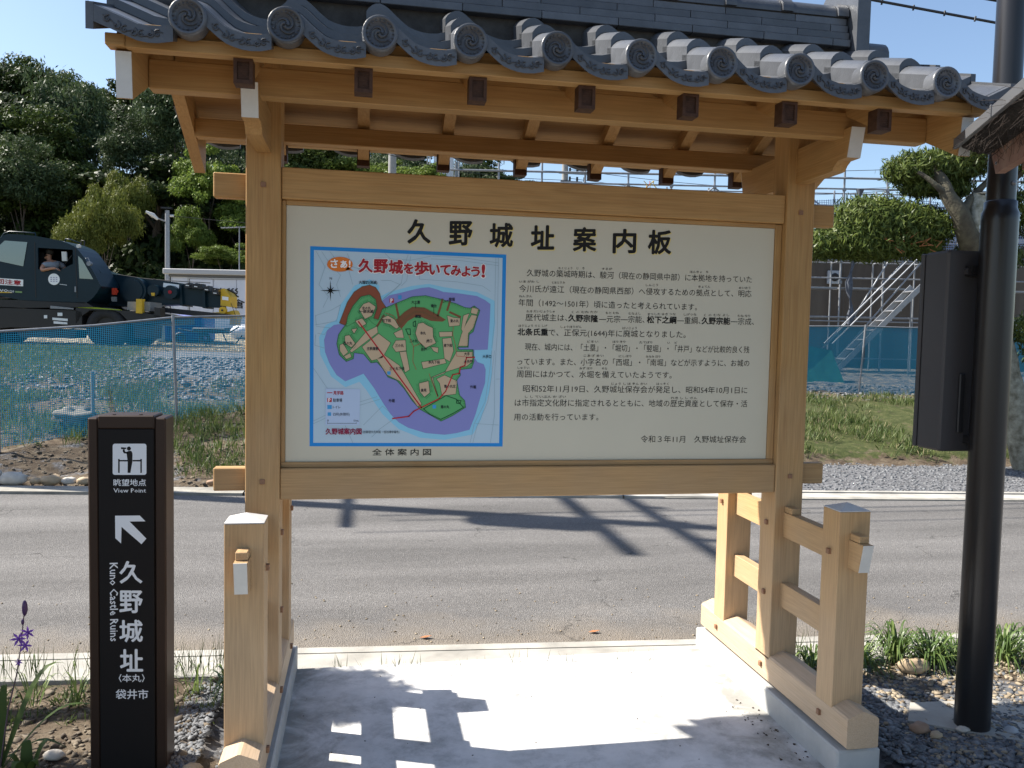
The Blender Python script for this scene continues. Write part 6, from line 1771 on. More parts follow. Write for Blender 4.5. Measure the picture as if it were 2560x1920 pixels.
P("cut_face", lambda q: q.cyl((7.74, 5.92, 3.38), (7.74, 5.92, 3.388), 0.078, 14), mat("cut_wood", (0.5, 0.46, 0.36), 0.8), tr_)
limb("limb", [(7.62, 6.2, 3.0), (7.89, 6.19, 3.18), (8.18, 6.13, 3.46), (8.48, 6.09, 3.77), (8.8, 6.05, 3.95)], [0.06, 0.055, 0.05, 0.04, 0.02])
limb("limb", [(7.9, 6.12, 2.45), (7.5, 6.2, 2.66), (7.15, 6.25, 2.74), (6.8, 6.32, 2.82), (6.2, 6.42, 2.82)], [0.09, 0.06, 0.05, 0.035, 0.015])
limb("limb", [(8.25, 6.0, 1.35), (8.0, 6.0, 1.4), (7.7, 6.1, 1.45)], [0.04, 0.03, 0.015])
limb("limb", [(7.9, 6.1, 2.5), (8.3, 6.05, 2.6), (8.75, 6.0, 2.9)], [0.07, 0.05, 0.03])
def pad(cls, n, ls=0.045, lw=0.0088):
    a, b_, c = clump_leaves([(c_, r_, int(n * f_)) for c_, r_, f_ in cls], ls, lw, -1.0, 0.72)
    off = np.array(tr_.location)
    me = quads("leaf_pad", a - off, b_, c, M_leafP)
    o = bpy.data.objects.new("leaf_pad", me); COL.objects.link(o); o.parent = tr_
pad([((6.62, 6.38, 2.95), (0.60, 0.5, 0.36), 1.0), ((6.95, 6.35, 2.98), (0.48, 0.45, 0.33), .7), ((6.2, 6.45, 2.80), (0.50, 0.45, 0.20), .7), ((5.85, 6.5, 2.72), (0.35, 0.4, 0.16), .4), ((7.25, 6.28, 2.98), (0.33, 0.4, 0.27), .5), ((6.55, 6.35, 3.08), (0.5, 0.4, 0.28), .6), ((6.5, 6.38, 2.72), (0.7, 0.45, 0.16), .5), ((7.25, 6.3, 2.75), (0.22, 0.25, 0.16), .2)], 8200)
pad([((7.15, 6.31, 3.72), (0.42, 0.38, 0.22), 1.0), ((7.5, 6.26, 3.78), (0.42, 0.38, 0.22), 1.0), ((7.85, 6.22, 3.86), (0.35, 0.35, 0.2), .7), ((7.25, 6.3, 3.5), (0.3, 0.3, 0.12), .4), ((7.62, 6.26, 3.5), (0.22, 0.25, 0.14), .3)], 4200)
pad([((8.6, 6.02, 3.95), (0.5, 0.45, 0.26), 1.0), ((8.6, 6.05, 3.25), (0.40, 0.4, 0.30), .9), ((8.95, 6.0, 3.5), (0.4, 0.4, 0.5), .9), ((8.2, 6.1, 3.0), (0.14, 0.2, 0.2), .2)], 3600)
pad([((7.50, 6.15, 1.50), (0.22, 0.25, 0.16), .4), ((8.75, 5.9, 1.75), (0.50, 0.45, 0.22), 1.0), ((9.0, 5.9, 1.45), (0.5, 0.4, 0.2), .8), ((8.15, 6.05, 2.62), (0.35, 0.3, 0.16), .6), ((7.75, 6.12, 2.68), (0.18, 0.2, 0.12), .25)], 2200)
q = MB()
for k in range(16):
    x, z = 6.8 + random.uniform(-.35, .4), 2.78 + random.uniform(-.12, .12); a = random.uniform(-1, 1)
    q.tube([(x, 5.98 + random.uniform(-.05, .1), z), (x + 0.12 * math.cos(a), 5.95, z + 0.12 * math.sin(a))], 0.006, 4)
q.build("dead_twigs", mat("dead_orange_leaf", (0.35, 0.13, 0.045), 0.8), tr_)

# ------------------------------------------------------------------ dark pole with equipment box
M_dk = mat("dark_bronze_steel", (0.016, 0.015, 0.016), 0.30, 0.06, 4, spec=0.6, metal=0.2)
M_dkbox = mat("dark_grey_box_paint", (0.046, 0.043, 0.045), 0.5, 0.05, 4, bump=0.05, bscale=200)
pl_ = thing("dark_pole", "tall black steel pole right of the notice board carrying a dark box", "pole", (2.738, -0.2, -0.03))
P("lower_pole", lambda q: q.tube([(2.738, -0.2, -0.1), (2.738, -0.2, 2.00)], 0.066, 32), M_dk, pl_)
P("collar", lambda q: q.lathe([(0.066, 2.0), (0.066, 2.03), (0.058, 2.05), (0.058, 2.075), (0.052, 2.08)], (2.738, -0.2, 0), 32), M_dk, pl_)
P("upper_pole", lambda q: q.tube([(2.738, -0.2, 2.07), (2.738, -0.2, 4.3)], 0.0515, 32), M_dk, pl_)
q = MB(); q.ball((2.745, -0.252, 2.14), 0.009, 10, 6); q.build("bolt", M_gal, pl_)
bx = thing("equipment_box", "dark grey chamfered equipment box mounted on the black pole", "box", (2.73, -0.05, 1.08))
oct_ = [(2.584, -0.112), (2.584, 0.010), (2.875, 0.010), (2.875, -0.112), (2.868, -0.122), (2.591, -0.122)]
def boxp(q):
    n = len(oct_); vs = []
    cx = sum(p[0] for p in oct_) / n; cy = sum(p[1] for p in oct_) / n
    for z, s_ in ((1.085, 0.965), (1.093, 1.0), (1.882, 1.0), (1.892, 0.965)):
        vs += [(cx + (x - cx) * s_, cy + (y - cy) * s_, z) for x, y in oct_]
    fs = [list(range(n)), list(range(3 * n, 4 * n))[::-1]]
    for k in range(3):
        for i in range(n):
            j = (i + 1) % n; fs.append((k * n + i, (k + 1) * n + i, (k + 1) * n + j, k * n + j))
    q.add(vs, fs)
P("housing", boxp, M_dkbox, bx)
P("door_plate", lambda q: q.box(2.580, 2.879, 0.018, 0.040, 1.087, 1.890, 0.004), M_dkbox, bx)
P("door_gap", lambda q: q.box(2.590, 2.869, 0.010, 0.018, 1.10, 1.88), M_black, bx)
P("handle_recess", lambda q: q.box(2.655, 2.682, -0.134, -0.1225, 1.16, 1.40, 0.004), M_black, bx)
P("mount_strap", lambda q: (q.box(2.66, 2.82, -0.16, -0.1225, 1.79, 1.83), q.box(2.69, 2.79, -0.16, -0.1225, 1.12, 1.15)), M_dk, bx)
P("hinge_knob", lambda q: q.cyl((2.665, -0.122, 1.81), (2.665, -0.14, 1.81), 0.014, 10), M_dkbox, bx)

# ------------------------------------------------------------------ bark-roofed shelter at the right edge
ks = thing("bark_roof_shelter", "low shelter roof corner, grey metal edge over shaggy bark and a red brown board", "shelter", (2.298, -0.5, 0.0), -math.radians(24.9))
M_flash = mat("grey_metal_flashing", (0.14, 0.145, 0.155), 0.45, 0.06, 6, metal=0.4)
M_brd = mat("weathered_red_brown_timber", (0.17, 0.075, 0.045), 0.75, col2=(0.30, 0.19, 0.14), vscale=9, bump=0.3, bscale=60, stretch=(0.15, 1, 1), detail=6)
M_bk = mat("black_bark_thatch", (0.012, 0.010, 0.009), 0.95, 0.5, 30, bump=1.0, bscale=60)
KR = lambda u, o=0.0: 2.216 + 0.36 * u + o
def KS(name, fn, m):
    q = MB(); fn(q); me = q.mesh(name); me.materials.append(m); return inst(me, name, ks, (0, 0, 0))
KS("roof_flashing", lambda q: q.box(-0.014, 0.0, -2.4, 0.0, 2.186, 2.222, 0.002), M_flash)
KS("metal_roof", lambda q: q.prism([(0.0005, 2.200), (1.5, 2.200 + 0.54), (1.5, 2.218 + 0.54), (0.0005, 2.218)], 'y', -2.4, 0.0), M_flash)
KS("seam", lambda q: q.box(-0.017, -0.0145, -0.42, -0.405, 2.186, 2.224), M_flash)
KS("bark_layer", lambda q: q.prism([(0.006, 2.199), (1.5, 2.199 + 0.54), (1.5, 2.10 + 0.54), (0.16, 2.155), (0.06, 2.168), (0.012, 2.188)], 'y', -2.4, -0.012), M_bk)
q = MB()
for k in range(520):
    v = -0.9 * random.random() - 0.02; u_ = random.uniform(0.0, 0.13)
    p = Vector((u_, v, 2.190 - 0.22 * u_ + random.uniform(-.004, .006)))
    pts = [p]; dv = Vector((random.uniform(-1, .6), random.uniform(-1, 1), random.uniform(-1, .5))) * 0.014
    for j in range(4):
        dv = dv + Vector((random.uniform(-1, 1), random.uniform(-1, 1), random.uniform(-1, .7))) * 0.007
        pts.append(pts[-1] + dv)
    q.tube(pts, 0.0006, 3, False)
me = q.mesh("bark_fibres"); me.materials.append(mat("bark_fibre", (0.035, 0.025, 0.02), 0.9, 0.4, 40)); o = inst(me, "bark_fibres", ks, (0, 0, 0)); o["kind"] = "stuff"
KS("fascia_board", lambda q: q.prism([(-0.015, 2.168), (-0.078, 2.085), (-2.4, 2.085), (-2.4, 2.168)], 'x', 0.10, 0.128), M_brd)
KS("screw", lambda q: q.cyl((0.101, -0.085, 2.118), (0.096, -0.085, 2.118), 0.005, 8), M_gal)
KS("eave_purlin", lambda q: q.box(0.17, 0.25, -2.4, -0.10, 2.09, 2.165, 0.003), M_brd)
for v in (-0.25, -0.7, -1.15, -1.6): KS("rafter", lambda q: q.prism([(0.129, 2.12), (1.5, 2.12 + 0.49), (1.5, 2.07 + 0.49), (0.129, 2.07)], 'y', v - .04, v), M_brd)
for u_, v in ((0.95, -0.6), (0.95, -1.9)): KS("shelter_post", lambda q: q.box(u_, u_ + 0.09, v - .09, v, -0.1, 2.44, 0.004), M_brd)

# ------------------------------------------------------------------ overhead line and the pole casting its shadow on the road
up = thing("utility_pole", "tall utility pole with crossarms beyond the left edge, casting its shadow on the road", "utility pole", (-5.15, 6.25, 0.0))
P("pole", lambda q: q.tube([(-5.15, 6.25, -0.2), (-5.15, 6.25, 9.4)], [0.15, 0.10], 14), M_pole, up)
P("crossarm", lambda q: q.box(-5.18, -5.12, 5.45, 6.75, 5.98, 6.05), M_gal, up)
for z, w in ((9.0, 1.3), (8.3, 1.1)):
    P("crossarm", lambda q: q.box(-5.20, -5.11, 6.25 - w, 6.25 + w, z, z + 0.09), M_gal, up)
for k in range(4): P("insulator", lambda q: q.cyl((-5.2, 5.2 + k * 0.6, 9.1), (-5.2, 5.2 + k * 0.6, 9.3), 0.06, 8), M_white, up)
P("transformer", lambda q: q.tube([(-4.75, 5.9, 6.9), (-4.75, 5.9, 7.7)], 0.22, 14), M_gry, up)
def wire(pts, r, lab, g="overhead cables above the road"):
    q = MB()
    P3 = []
    for i in range(len(pts) - 1):
        for k in range(8):
            t = k / 8; a, b_ = Vector(pts[i]), Vector(pts[i + 1]); P3.append(a.lerp(b_, t))
    P3.append(Vector(pts[-1])); q.tube(P3, r, 5)
    return tag(q.build("overhead_cable", M_black, off=pts[1]), lab, "cable", g)
wire([(-5.15, 5.95, 6.3), (0.5, 5.75, 5.78), (6.174, 5.95, 5.593 - .02), (8.285, 6.0, 5.451), (12, 6.0, 5.3), (30, 6, 6.2)], 0.017, "thick black overhead cable crossing the sky at the top right")
wire([(-5.15, 5.3, 6.1), (1, 5.15, 5.6), (9, 5.0, 5.2), (30, 5, 6.0)], 0.010, "thin black overhead cable above the road, hidden by the roof")
wire([(-5.15, 5.8, 6.45), (0.5, 5.6, 5.92), (6.2, 5.78, 5.72), (12, 5.9, 5.45), (30, 6, 6.3)], 0.012, "second overhead cable running beside the thick one")
for k in range(7):
    x = 6.3 + k * 0.42
    z = 5.575 - (x - 6.17) * 0.066
    q = MB(); q.tube([(x, 5.96, z - 0.03), (x + 0.01, 5.96, z + 0.03)], 0.012, 5); o = q.build("cable_clip", M_black, off=(x, 5.96, z)); tag(o, "small black clip on the thick overhead cable", "clip", "clips on the overhead cable")

# pruned tree standing out of frame on the left; its shadow falls over the bed and the slab
lt = thing("garden_tree", "pruned garden tree standing just left of the pillar sign and out of the photo", "tree", (-3.5, 0.9, -0.05))
P("trunk", lambda q: q.tube([(-3.5, 0.9, -0.1), (-3.4, 0.95, 1.0), (-3.0, 1.05, 1.9), (-2.3, 1.15, 2.4)], [0.12, 0.10, 0.08, 0.04], 10), M_bark, lt)
P("limb", lambda q: q.tube([(-3.4, 0.95, 1.3), (-3.7, 0.5, 1.8), (-3.8, 0.1, 2.1)], [0.06, 0.05, 0.03], 8), M_bark, lt)
a, b_, c = clump_leaves([((-2.08, 1.17, 2.5), (0.33, 0.26, 0.2), 7000), ((-2.78, 0.22, 2.0), (0.70, 0.52, 0.25), 9000), ((-3.6, 0.1, 1.9), (0.7, 0.5, 0.3), 5000)], 0.06, 0.016, 0, 0.1)
me = quads("leaf_pad", a - np.array(lt.location), b_, c, M_leafP); inst(me, "leaf_pad", lt, (0, 0, 0))

# ------------------------------------------------------------------ stones, gravel, grass
def stone_template(seed):
    r_ = np.random.default_rng(seed)
    t = (1 + 5 ** .5) / 2
    V = np.array([(-1, t, 0), (1, t, 0), (-1, -t, 0), (1, -t, 0), (0, -1, t), (0, 1, t), (0, -1, -t), (0, 1, -t), (t, 0, -1), (t, 0, 1), (-t, 0, -1), (-t, 0, 1)]) / 1.9
    V = V * (1 + 0.28 * r_.normal(size=(12, 1)))
    F = [(0, 11, 5), (0, 5, 1), (0, 1, 7), (0, 7, 10), (0, 10, 11), (1, 5, 9), (5, 11, 4), (11, 10, 2), (10, 7, 6), (7, 1, 8), (3, 9, 4), (3, 4, 2), (3, 2, 6), (3, 6, 8), (3, 8, 9), (4, 9, 5), (2, 4, 11), (6, 2, 10), (8, 6, 7), (9, 8, 1)]
    return V, np.array(F)
TPL = [stone_template(i) for i in range(6)]
def scatter(name, pts, sizes, m, flat=0.6):
    n = len(pts); VV = []; FF = []; b = 0
    for i in range(n):
        V, F = TPL[i % 6]
        a = rng.random() * 6.28; c, s_ = math.cos(a), math.sin(a)
        sc = sizes[i] * (0.7 + 0.6 * rng.random(3)); sc[2] *= flat
        W = V * sc; W = np.stack([W[:, 0] * c - W[:, 1] * s_, W[:, 0] * s_ + W[:, 1] * c, W[:, 2]], 1) + pts[i]
        VV.append(W); FF.append(F + b); b += 12
    VV = np.concatenate(VV).astype(np.float32); FF = np.concatenate(FF).astype(np.int32)
    me = bpy.data.meshes.new(name); me.vertices.add(len(VV)); me.loops.add(FF.size); me.polygons.add(len(FF))
    me.vertices.foreach_set("co", VV.ravel()); me.loops.foreach_set("vertex_index", FF.ravel())
    me.polygons.foreach_set("loop_start", np.arange(0, FF.size, 3, dtype=np.int32)); me.polygons.foreach_set("loop_total", np.full(len(FF), 3, dtype=np.int32))
    me.update(calc_edges=True); me.materials.append(m)
    o = bpy.data.objects.new(name, me); COL.objects.link(o); o["kind"] = "stuff"; return o
M_gb = mat("blue_grey_gravel", (0.055, 0.060, 0.067), 0.8, col2=(0.20, 0.205, 0.21), vscale=28, detail=1)
M_gt = mat("tan_gravel", (0.15, 0.11, 0.07), 0.8, col2=(0.36, 0.30, 0.21), vscale=26, detail=1)
M_gs = mat("soil_clods", (0.06, 0.045, 0.032), 0.95, col2=(0.19, 0.155, 0.11), vscale=14, detail=1)
def area(n, xr, yr, ok=lambda x, y: True):
    out = []
    while len(out) < n:
        x, y = random.uniform(*xr), random.uniform(*yr)
        if ok(x, y): out.append((x, y))
    return out
def on_ground(L, up_=0.0): return [np.array((x, y, ground_z(x, y) + up_)) for x, y in L]
P_ = area(5200, (2.12, 4.2), (-0.9, 0.52), lambda x, y: x < 2.6 + 0.3 * nz(x, y, 0, 3) + (0.4 if y < 0 else 0) or random.random() < 0.15)
scatter("gravel", on_ground(P_, 0.002), [random.uniform(0.006, 0.017) for _ in P_], M_gb)
P_ = area(4200, (2.2, 4.4), (-0.7, 0.5), lambda x, y: x > 2.55 + 0.3 * nz(x, y, 0, 3) or random.random() < 0.12)
scatter("gravel", on_ground(P_, 0.002), [random.uniform(0.005, 0.016) for _ in P_], M_gt)
P_ = area(1600, (-0.42, -0.15), (-0.25, 0.62)); scatter("gravel", on_ground(P_, 0.001), [random.uniform(0.005, 0.014) for _ in P_], M_gb)
P_ = area(2600, (-1.9, -0.2), (-0.6, 0.68)); scatter("soil_clods", on_ground(P_, 0.0), [random.uniform(0.004, 0.014) if random.random() < .95 else random.uniform(.014, .028) for _ in P_], M_gs)
P_ = area(5000, (-6.5, 1.5), (5.4, 9.6), lambda x, y: ground_z(x, y) > -0.05); scatter("soil_clods", on_ground(P_, 0.0), [random.uniform(0.008, 0.026) for _ in P_], M_gs)
P_ = area(4200, (-5.5, 1.0), (9.2, 14.5), lambda x, y: x > -5.2 + 0.5 * nz(x, y, 0, 1) + (y - 9) * -0.1); scatter("gravel", on_ground(P_, 0.0), [random.uniform(0.02, 0.05) for _ in P_], M_gb)
P_ = area(3500, (4.5, 12), (4.4, 7.4), lambda x, y: 0.46 < y - road_far(x) < 2.4); scatter("gravel", on_ground(P_, 0.0), [random.uniform(0.008, 0.022) for _ in P_], M_gb)
P_ = area(1400, (6.0, 14), (9.8, 13), lambda x, y: y - road_far(x) > 7); scatter("gravel", on_ground(P_, 0.0), [random.uniform(0.02, 0.05) for _ in P_], M_gb)
P_ = area(500, (-2, 5), (0.8, 4.6), lambda x, y: road_near(x) + .06 < y < road_near(x) + 0.06 + 1.3 * random.random() ** 3)
scatter("road_grit", [np.array((x, y, -0.033)) for x, y in P_], [random.uniform(0.002, 0.007) for _ in P_], M_gt)
P_ = area(42, (1.62, 1.92), (-0.40, 0.10), lambda x, y: x > 1.84 - 0.10 * random.random())
scatter("slab_litter", [np.array((x, y, 0.002)) for x, y in P_], [random.uniform(0.0015, 0.006) for _ in P_], mat("dark_litter", (0.05, 0.03, 0.02), 0.9), 0.4)
P_ = area(40, (0.05, 1.9), (-0.4, 0.6)); scatter("slab_litter", [np.array((x, y, 0.001)) for x, y in P_], [random.uniform(0.001, 0.004) for _ in P_], MATS["dark_litter"], 0.5)
# row of pebbles along the far kerb
M_pb = [mat("pebble_" + n, c, 0.75, 0.15, 12, bump=0.2, bscale=40) for n, c in (("pale", (0.48, 0.44, 0.38)), ("tan", (0.40, 0.30, 0.19)), ("grey", (0.34, 0.35, 0.36)), ("brown", (0.30, 0.19, 0.12)))]
px = [(-3.35, .17, 0), (-3.02, .11, 0), (-2.80, .055, 1), (-2.66, .085, 1), (-2.50, .06, 0), (-2.36, .06, 1), (-2.22, .075, 2), (-2.07, .07, 3), (-1.92, .05, 2), (-1.80, .05, 0), (-1.68, .05, 1), (-3.65, .10, 2), (-3.9, .08, 1), (-1.15, .05, 3), (-1.02, .045, 1)]
DESC = ["largest pink grey cobble at the left end of the pebble row by the far kerb", "second largest smooth white oval cobble in the pebble row by the far kerb"]
for i, (x, r, k) in enumerate(px):
    y = road_far(x) + 0.40
    q = MB(); q.ball((x, y, 0.0 + r * 0.35), r, 12, 8, 0.35, (1.15, 0.8, 0.62))
    o = q.build("pebble", M_pb[k], off=(x, y, 0.0))
    tag(o, DESC[i] if i < 2 else "small rounded %s pebble in the row along the far kerb" % ("pale", "tan", "grey", "brown")[k], "pebble", None if i < 2 else "%s pebbles along the far kerb" % ("pale", "tan", "grey", "brown")[k])
q = MB(); q.ball((2.86, 0.33, 0.0), 0.055, 14, 9, 0.3, (1.5, 0.75, 0.7)); tag(q.build("stone", M_pb[1], off=(2.86, 0.33, -.03)), "oblong tan stone in front of the grass clumps right of the board", "stone")
for i, (x, y, r, k, lab) in enumerate(((2.67, -0.235, .022, 0, "pale round pebble touching the left foot of the black pole"), (2.50, -0.20, .035, 3, "brown stone on the gravel left of the black pole"), (2.53, -0.26, .022, 1, "small tan stone in the shade left of the pole"), (2.86, -0.27, .026, 2, "bluish grey flat stone right of the pole foot"),
                                    (-0.78, 0.05, .03, 0, "pale flat pebble on the soil left of the pillar sign"), (-0.95, -0.02, .025, 1, "tan pebble on the soil at the lower left"), (-0.70, 0.40, .045, 2, "grey white flat stone beside the weeds left of the pillar sign"), (-0.28, -0.12, .03, 1, "tan stone between the pillar sign and the footing"), (-0.34, -0.16, .026, 0, "pale stone at the foot of the pillar sign"))):
    q = MB(); q.ball((x, y, -0.02), r, 10, 7, 0.4, (1.2, 0.9, 0.6)); tag(q.build("stone", M_pb[k], off=(x, y, -.03)), lab, "stone")
fs_ = MB(); fs_.prism([(2.50, -0.13), (2.62, 0.02), (3.0, 0.0), (3.5, -0.45), (3.3, -0.75), (2.95, -0.42)], 'z', -0.08, -0.022); tag(fs_.build("stepping_stone", mat("flat_grey_slab", (0.33, 0.31, 0.27), 0.9, 0.15, 8, bump=0.2, bscale=60), off=(2.9, -0.2, -0.03)), "flat grey concrete edging slab behind the foot of the black pole", "paving stone")

def blades(name, pts, h, w, m, per=7, spread=0.05, lean=0.5, kind="stuff"):
    n = len(pts) * per
    base = np.repeat(np.array(pts), per, axis=0) + np.concatenate([rng.normal(size=(n, 2)) * spread, np.zeros((n, 1))], 1)
    hh = h * (0.4 + 0.9 * rng.random(n)); a = rng.random(n) * 6.283; ln = lean * rng.random(n)
    d = np.stack([np.cos(a) * ln, np.sin(a) * ln, np.ones(n)], 1); d /= np.linalg.norm(d, axis=1)[:, None]
    u = d * (hh / 2)[:, None]
    b = rng.random(n) * 6.283
    wv = np.stack([np.cos(b), np.sin(b), np.zeros(n)], 1) * w
    me = quads(name, base + u * 0.92, u, wv, m)
    o = bpy.data.objects.new(name, me); COL.objects.link(o); o["kind"] = kind; return o
def dens(xr, yr, n, f):
    out = []
    for _ in range(n):
        x, y = random.uniform(*xr), random.uniform(*yr)
        if random.random() < f(x, y): out.append((x, y, ground_z(x, y)))
    return out
rb = dens((4.5, 15), (6, 12.4), 8500, lambda x, y: smooth((y - road_far(x) - 2.35 + 0.3 * nz(x, y, 1, 2)) / .15) * (1 - smooth((y - road_far(x) - 6.8) / .9)) * (0.5 + 1.3 * nz(x, y, 0, 1.1)) * (0.05 if abs((x - 9.0) - 0.25 * (y - 10)) < 0.5 and y < 10.4 else 1))
blades("grass", rb, 0.15, 0.005, M_grass, 9, 0.06, 1.0)
blades("weeds", rb[1::5], 0.10, 0.011, M_leafM, 9, 0.08, 1.5)
blades("dry_grass", rb[::4], 0.14, 0.005, M_dry, 6, 0.09, 1.6)
lb = dens((-7, 1.5), (6.3, 10.5), 3600, lambda x, y: (smooth((y - road_far(x) - 1.2) / 1) * (1 - smooth((y - road_far(x) - 5.0) / 1.2))) * max(0, 0.22 + 1.6 * nz(x, y, 4, 0.9)) + (0.7 if x > -2.1 and 6.2 < y < 8 else 0) * (0.6 + nz(x, y, 0, 2)))
blades("grass", lb, 0.19, 0.006, M_grass, 9, 0.07, 0.9)
lf = dens((-9.5, -3.2), (10.6, 17.6), 4200, lambda x, y: smooth((-3.0 - 0.25 * (y - 12) - x) / 1.5) * 0.9)
blades("grass", lf, 0.12, 0.006, M_grass, 7, 0.1, 0.9)
lf2 = dens((-9.5, 0), (16.5, 24), 2600, lambda x, y: 0.5 + nz(x, y, 0, .5))
blades("grass", lf2, 0.07, 0.007, M_dry, 6, 0.14, 0.9)
ke = dens((-2.0, 1.0), (5.6, 6.3), 420, lambda x, y: 0.9 if x > -1.6 else 0.2)
blades("grass", ke, 0.13, 0.005, M_grass, 8, 0.05, 0.9)
wd = dens((-1.9, -0.15), (0.30, 0.62), 150, lambda x, y: 0.8)
blades("weeds", wd, 0.045, 0.003, M_grass, 6, 0.02, 1.2)
wd = dens((2.1, 4.4), (0.22, 0.6), 160, lambda x, y: 0.8)
blades("weeds", wd, 0.05, 0.003, M_grass, 6, 0.02, 1.3)
# thin rushes standing along the pavement edge
def rushes(x0, x1, n, h):
    L = []
    for _ in range(n):
        x = random.uniform(x0, x1); L.append((x, road_near(x) - 0.255 + random.uniform(-0.012, 0.012), -0.03))
    return L
blades("rushes", rushes(0.03, 1.93, 34, .06), 0.085, 0.0016, M_leafM, 3, 0.006, 0.6)
blades("rushes", rushes(-0.62, -0.14, 60, .1), 0.17, 0.0016, M_leafM, 3, 0.012, 0.5)
blades("rushes", rushes(-2.2, -0.62, 90, .1), 0.15, 0.0018, M_leafM, 3, 0.012, 0.5)
blades("rushes", rushes(2.1, 4.6, 150, .1), 0.17, 0.0018, M_leafM, 4, 0.015, 0.5)

M_lir = mat("dark_strap_leaf", (0.045, 0.085, 0.02), 0.42, col2=(0.12, 0.18, 0.045), vscale=9, transl=0.25)
M_lir2 = mat("light_strap_leaf", (0.12, 0.18, 0.045), 0.45, col2=(0.24, 0.30, 0.09), vscale=7, transl=0.35)
def strap(q, base, a, L_, h, w, droop, n=7):
    c, s_ = math.cos(a), math.sin(a)
    L = []
    for i in range(n + 1):
        t = i / n
        r = L_ * t; z = h * (math.sin(min(1.0, t * 1.25) * math.pi / 2)) - droop * max(0, t - 0.35) ** 2 * 2.2
        ww = w * (1 - t ** 2.2) * (0.6 + 0.4 * min(1, t * 4))
        L.append((base[0] + c * r, base[1] + s_ * r, max(base[2] + z, base[2] + 0.003), ww))
    vs = []
    for x, y, z, ww in L: vs += [(x - s_ * ww, y + c * ww, z), (x + s_ * ww, y - c * ww, z)]
    q.add(vs, [(2 * i, 2 * i + 1, 2 * i + 3, 2 * i + 2) for i in range(n)], True)
def strap_clump(name, x, y, n, L_, h, w, droop, lab, cat, m, group=None, a0=0, a1=6.28, m2=None):
    t = thing(name, lab, cat, (x, y, -0.035), 0, group)
    for mm, k in ((m, n), (m2, n // 4)):
        if not mm: continue
        q = MB()
        for _ in range(k):
            strap(q, (x + random.uniform(-.03, .03), y + random.uniform(-.02, .02), -0.035), random.uniform(a0, a1), L_ * random.uniform(.5, 1.1), h * random.uniform(.5, 1.1), w, droop * random.uniform(.4, 1.2))
        q.build("leaves", mm, t)
    return t
for i, (x, y, n, L_, h, lab) in enumerate(((2.66, 0.44, 46, .17, .11, "strap leaf lily clump partly behind the right sill beam"), (2.86, 0.46, 60, .20, .17, "tallest strap leaf lily clump just behind the tan stone"), (3.02, 0.42, 60, .19, .15, "dense strap leaf lily clump left of the black pole"),
                                          (3.16, 0.44, 46, .17, .13, "strap leaf lily clump directly behind the black pole"), (3.42, 0.40, 60, .20, .16, "strap leaf lily clump right of the black pole"), (3.62, 0.36, 56, .20, .15, "strap leaf lily clump at the right edge of the photo"),
                                          (-0.235, 0.50, 46, .13, .105, "arching strap leaf clump between the pillar sign and the left short post"), (-0.68, 0.52, 34, .12, .10, "upright strap leaf tuft just left of the pillar sign"), (2.42, 0.46, 30, .14, .10, "small strap leaf tuft seen between the right hand posts"))):
    strap_clump("lily_clump", x, y, int(n * 1.3), L_ * 1.15, h * 1.1, 0.0055, 0.13, lab, "plant", M_lir, None, m2=M_lir2)
for i, (x, y, n, L_, h, lab) in enumerate(((-1.20, 0.30, 16, .20, .26, "tall pale grass tuft at the left edge of the photo beside the orchid"), (-1.02, 0.50, 14, .15, .20, "pale grass tuft by the pavement behind the orchid"),
                                          (-0.84, 0.48, 22, .14, .17, "pale bushy grass tuft midway between orchid and pillar sign"), (-0.40, 0.54, 14, .12, .15, "thin grass tuft hidden partly by the right edge of the pillar sign"))):
    strap_clump("grass_tuft", x, y, n, L_, h, 0.0030, 0.08, lab, "plant", M_lir2, None, m2=M_lir)
strap_clump("weed_plant", 3.50, 0.12, 22, .13, .13, 0.009, 0.05, "light green leafy weed on the gravel at the right edge", "plant", M_lir2)
# bletilla orchid at the lower left
orc = thing("orchid_plant", "purple ground orchid with broad green leaves at the lower left corner", "plant", (-0.93, -0.02, -0.035))
q = MB()
for (a, L_, h, w) in ((0.9, .26, .34, .016), (2.2, .20, .26, .018), (0.3, .32, .22, .013), (1.7, .10, .30, .016), (-0.2, .24, .14, .014)):
    strap(q, (-0.93, -0.02, -0.035), a, L_, h, w, 0.05, 9)
q.build("leaf", M_leafM, orc)
stem = [(-0.93, -0.02, -0.03), (-0.905, -0.01, 0.18), (-0.88, 0.0, 0.30), (-0.865, 0.0, 0.40), (-0.855, 0.0, 0.50), (-0.85, 0.0, 0.55)]
P("stem", lambda q: q.tube(stem, [0.003, 0.003, .0025, .002, .002, .0015], 6), mat("orchid_stem", (0.10, 0.06, 0.07), 0.6), orc)
M_vio = mat("violet_petal", (0.17, 0.055, 0.36), 0.5, col2=(0.30, 0.13, 0.52), vscale=60, transl=0.4)
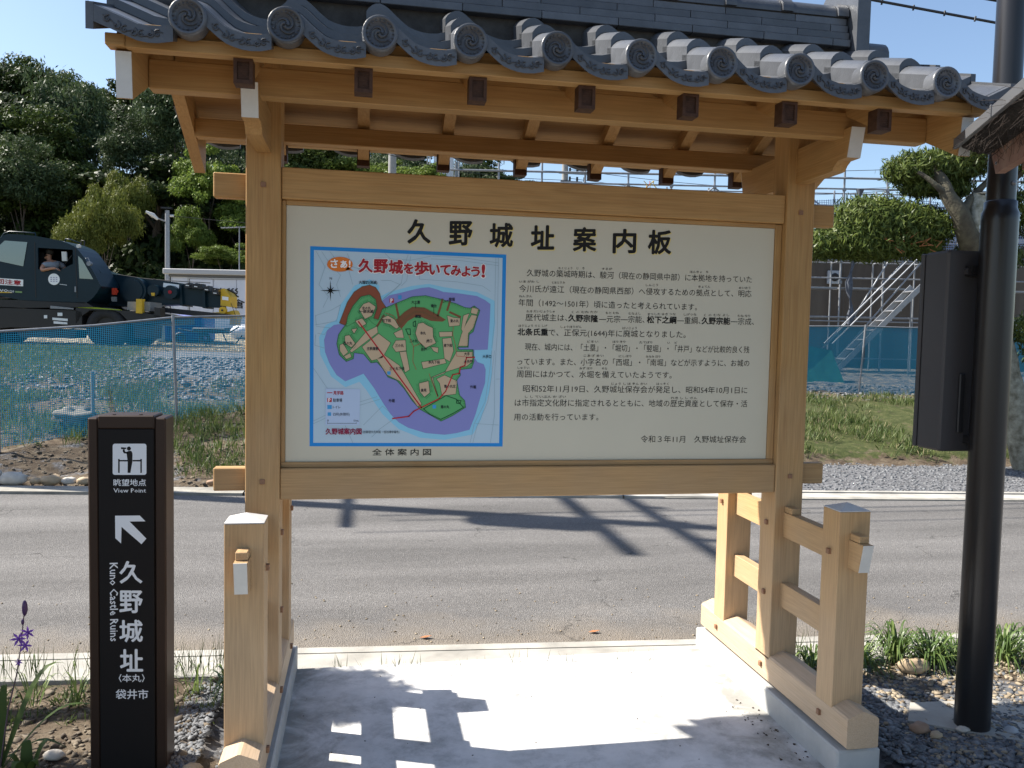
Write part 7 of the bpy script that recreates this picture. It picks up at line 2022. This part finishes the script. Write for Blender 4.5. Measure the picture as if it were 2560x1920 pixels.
def flower(c, s_, ang):
    q = MB()
    for k in range(6):
        a = ang + k * 1.05
        d = Vector((math.cos(a), -0.25, math.sin(a))).normalized(); n_ = Vector((-math.sin(a), 0, math.cos(a)))
        p0 = Vector(c); p1 = p0 + d * s_ * .5; p2 = p0 + d * s_
        q.add([p0 - n_ * .002, p0 + n_ * .002, p1 + n_ * s_ * .16, p1 - n_ * s_ * .16, p2], [(0, 1, 2, 3), (3, 2, 4)], True)
    q.tube([Vector(c), Vector(c) + Vector((0.0, -.5, -.2)) * s_], [s_ * .16, s_ * .1], 6)
    q.build("flower", M_vio, orc)
flower((-0.838, -0.01, 0.452), 0.027, 0.5); flower((-0.872, 0.0, 0.428), 0.029, 1.1); flower((-0.847, -0.01, 0.408), 0.027, 2.0); flower((-0.872, 0, 0.345), 0.016, 0.8)
P("bud", lambda q: q.ball((-0.851, 0, 0.535), 0.013, 8, 7, 0.1, (0.75, .75, 2.2)), mat("dark_bud", (0.07, 0.03, 0.10), 0.5), orc)
P("bud", lambda q: q.ball((-0.858, 0, 0.487), 0.007, 8, 7, 0.1, (0.8, .8, 1.6)), MATS["dark_bud"], orc)
for i, (x, y, a0, lab) in enumerate(((-0.80, -0.14, 0.6, "broad leaved young orchid shoot in the shade at the lower left"), (-1.12, 0.10, 0.9, "long narrow leaved plant at the left edge of the photo"))):
    t = thing("leafy_shoot", lab, "plant", (x, y, -0.035))
    q = MB()
    for k in range(5 if i == 0 else 9):
        strap(q, (x, y, -0.035), a0 + k * 1.3, random.uniform(.05, .10) if i == 0 else random.uniform(.1, .22), random.uniform(.12, .2) if i == 0 else random.uniform(.2, .36), .020 if i == 0 else .007, .04, 8)
    q.build("leaf", M_leafM, t)
for i, (x, y) in enumerate(((4.05, 3.0), (0.62, 1.05), (1.5, 1.02))):
    q = MB(); q.add([(x - .03, y, -0.028), (x, y - .018, -.022), (x + .035, y, -0.02), (x, y + .018, -0.026)], [(0, 1, 2, 3)]); q.add([(x - .03, y, -0.0285), (x, y - .018, -.0225), (x + .035, y, -0.0205), (x, y + .018, -0.0265)], [(3, 2, 1, 0)])
    tag(q.build("fallen_leaf", MATS["dead_orange_leaf"], off=(x, y, -.03)), ("single brown fallen leaf lying on the road left of the black pole", "orange brown leaf on the road edge beyond the slab", "second small leaf by the pavement beyond the slab")[i], "leaf")
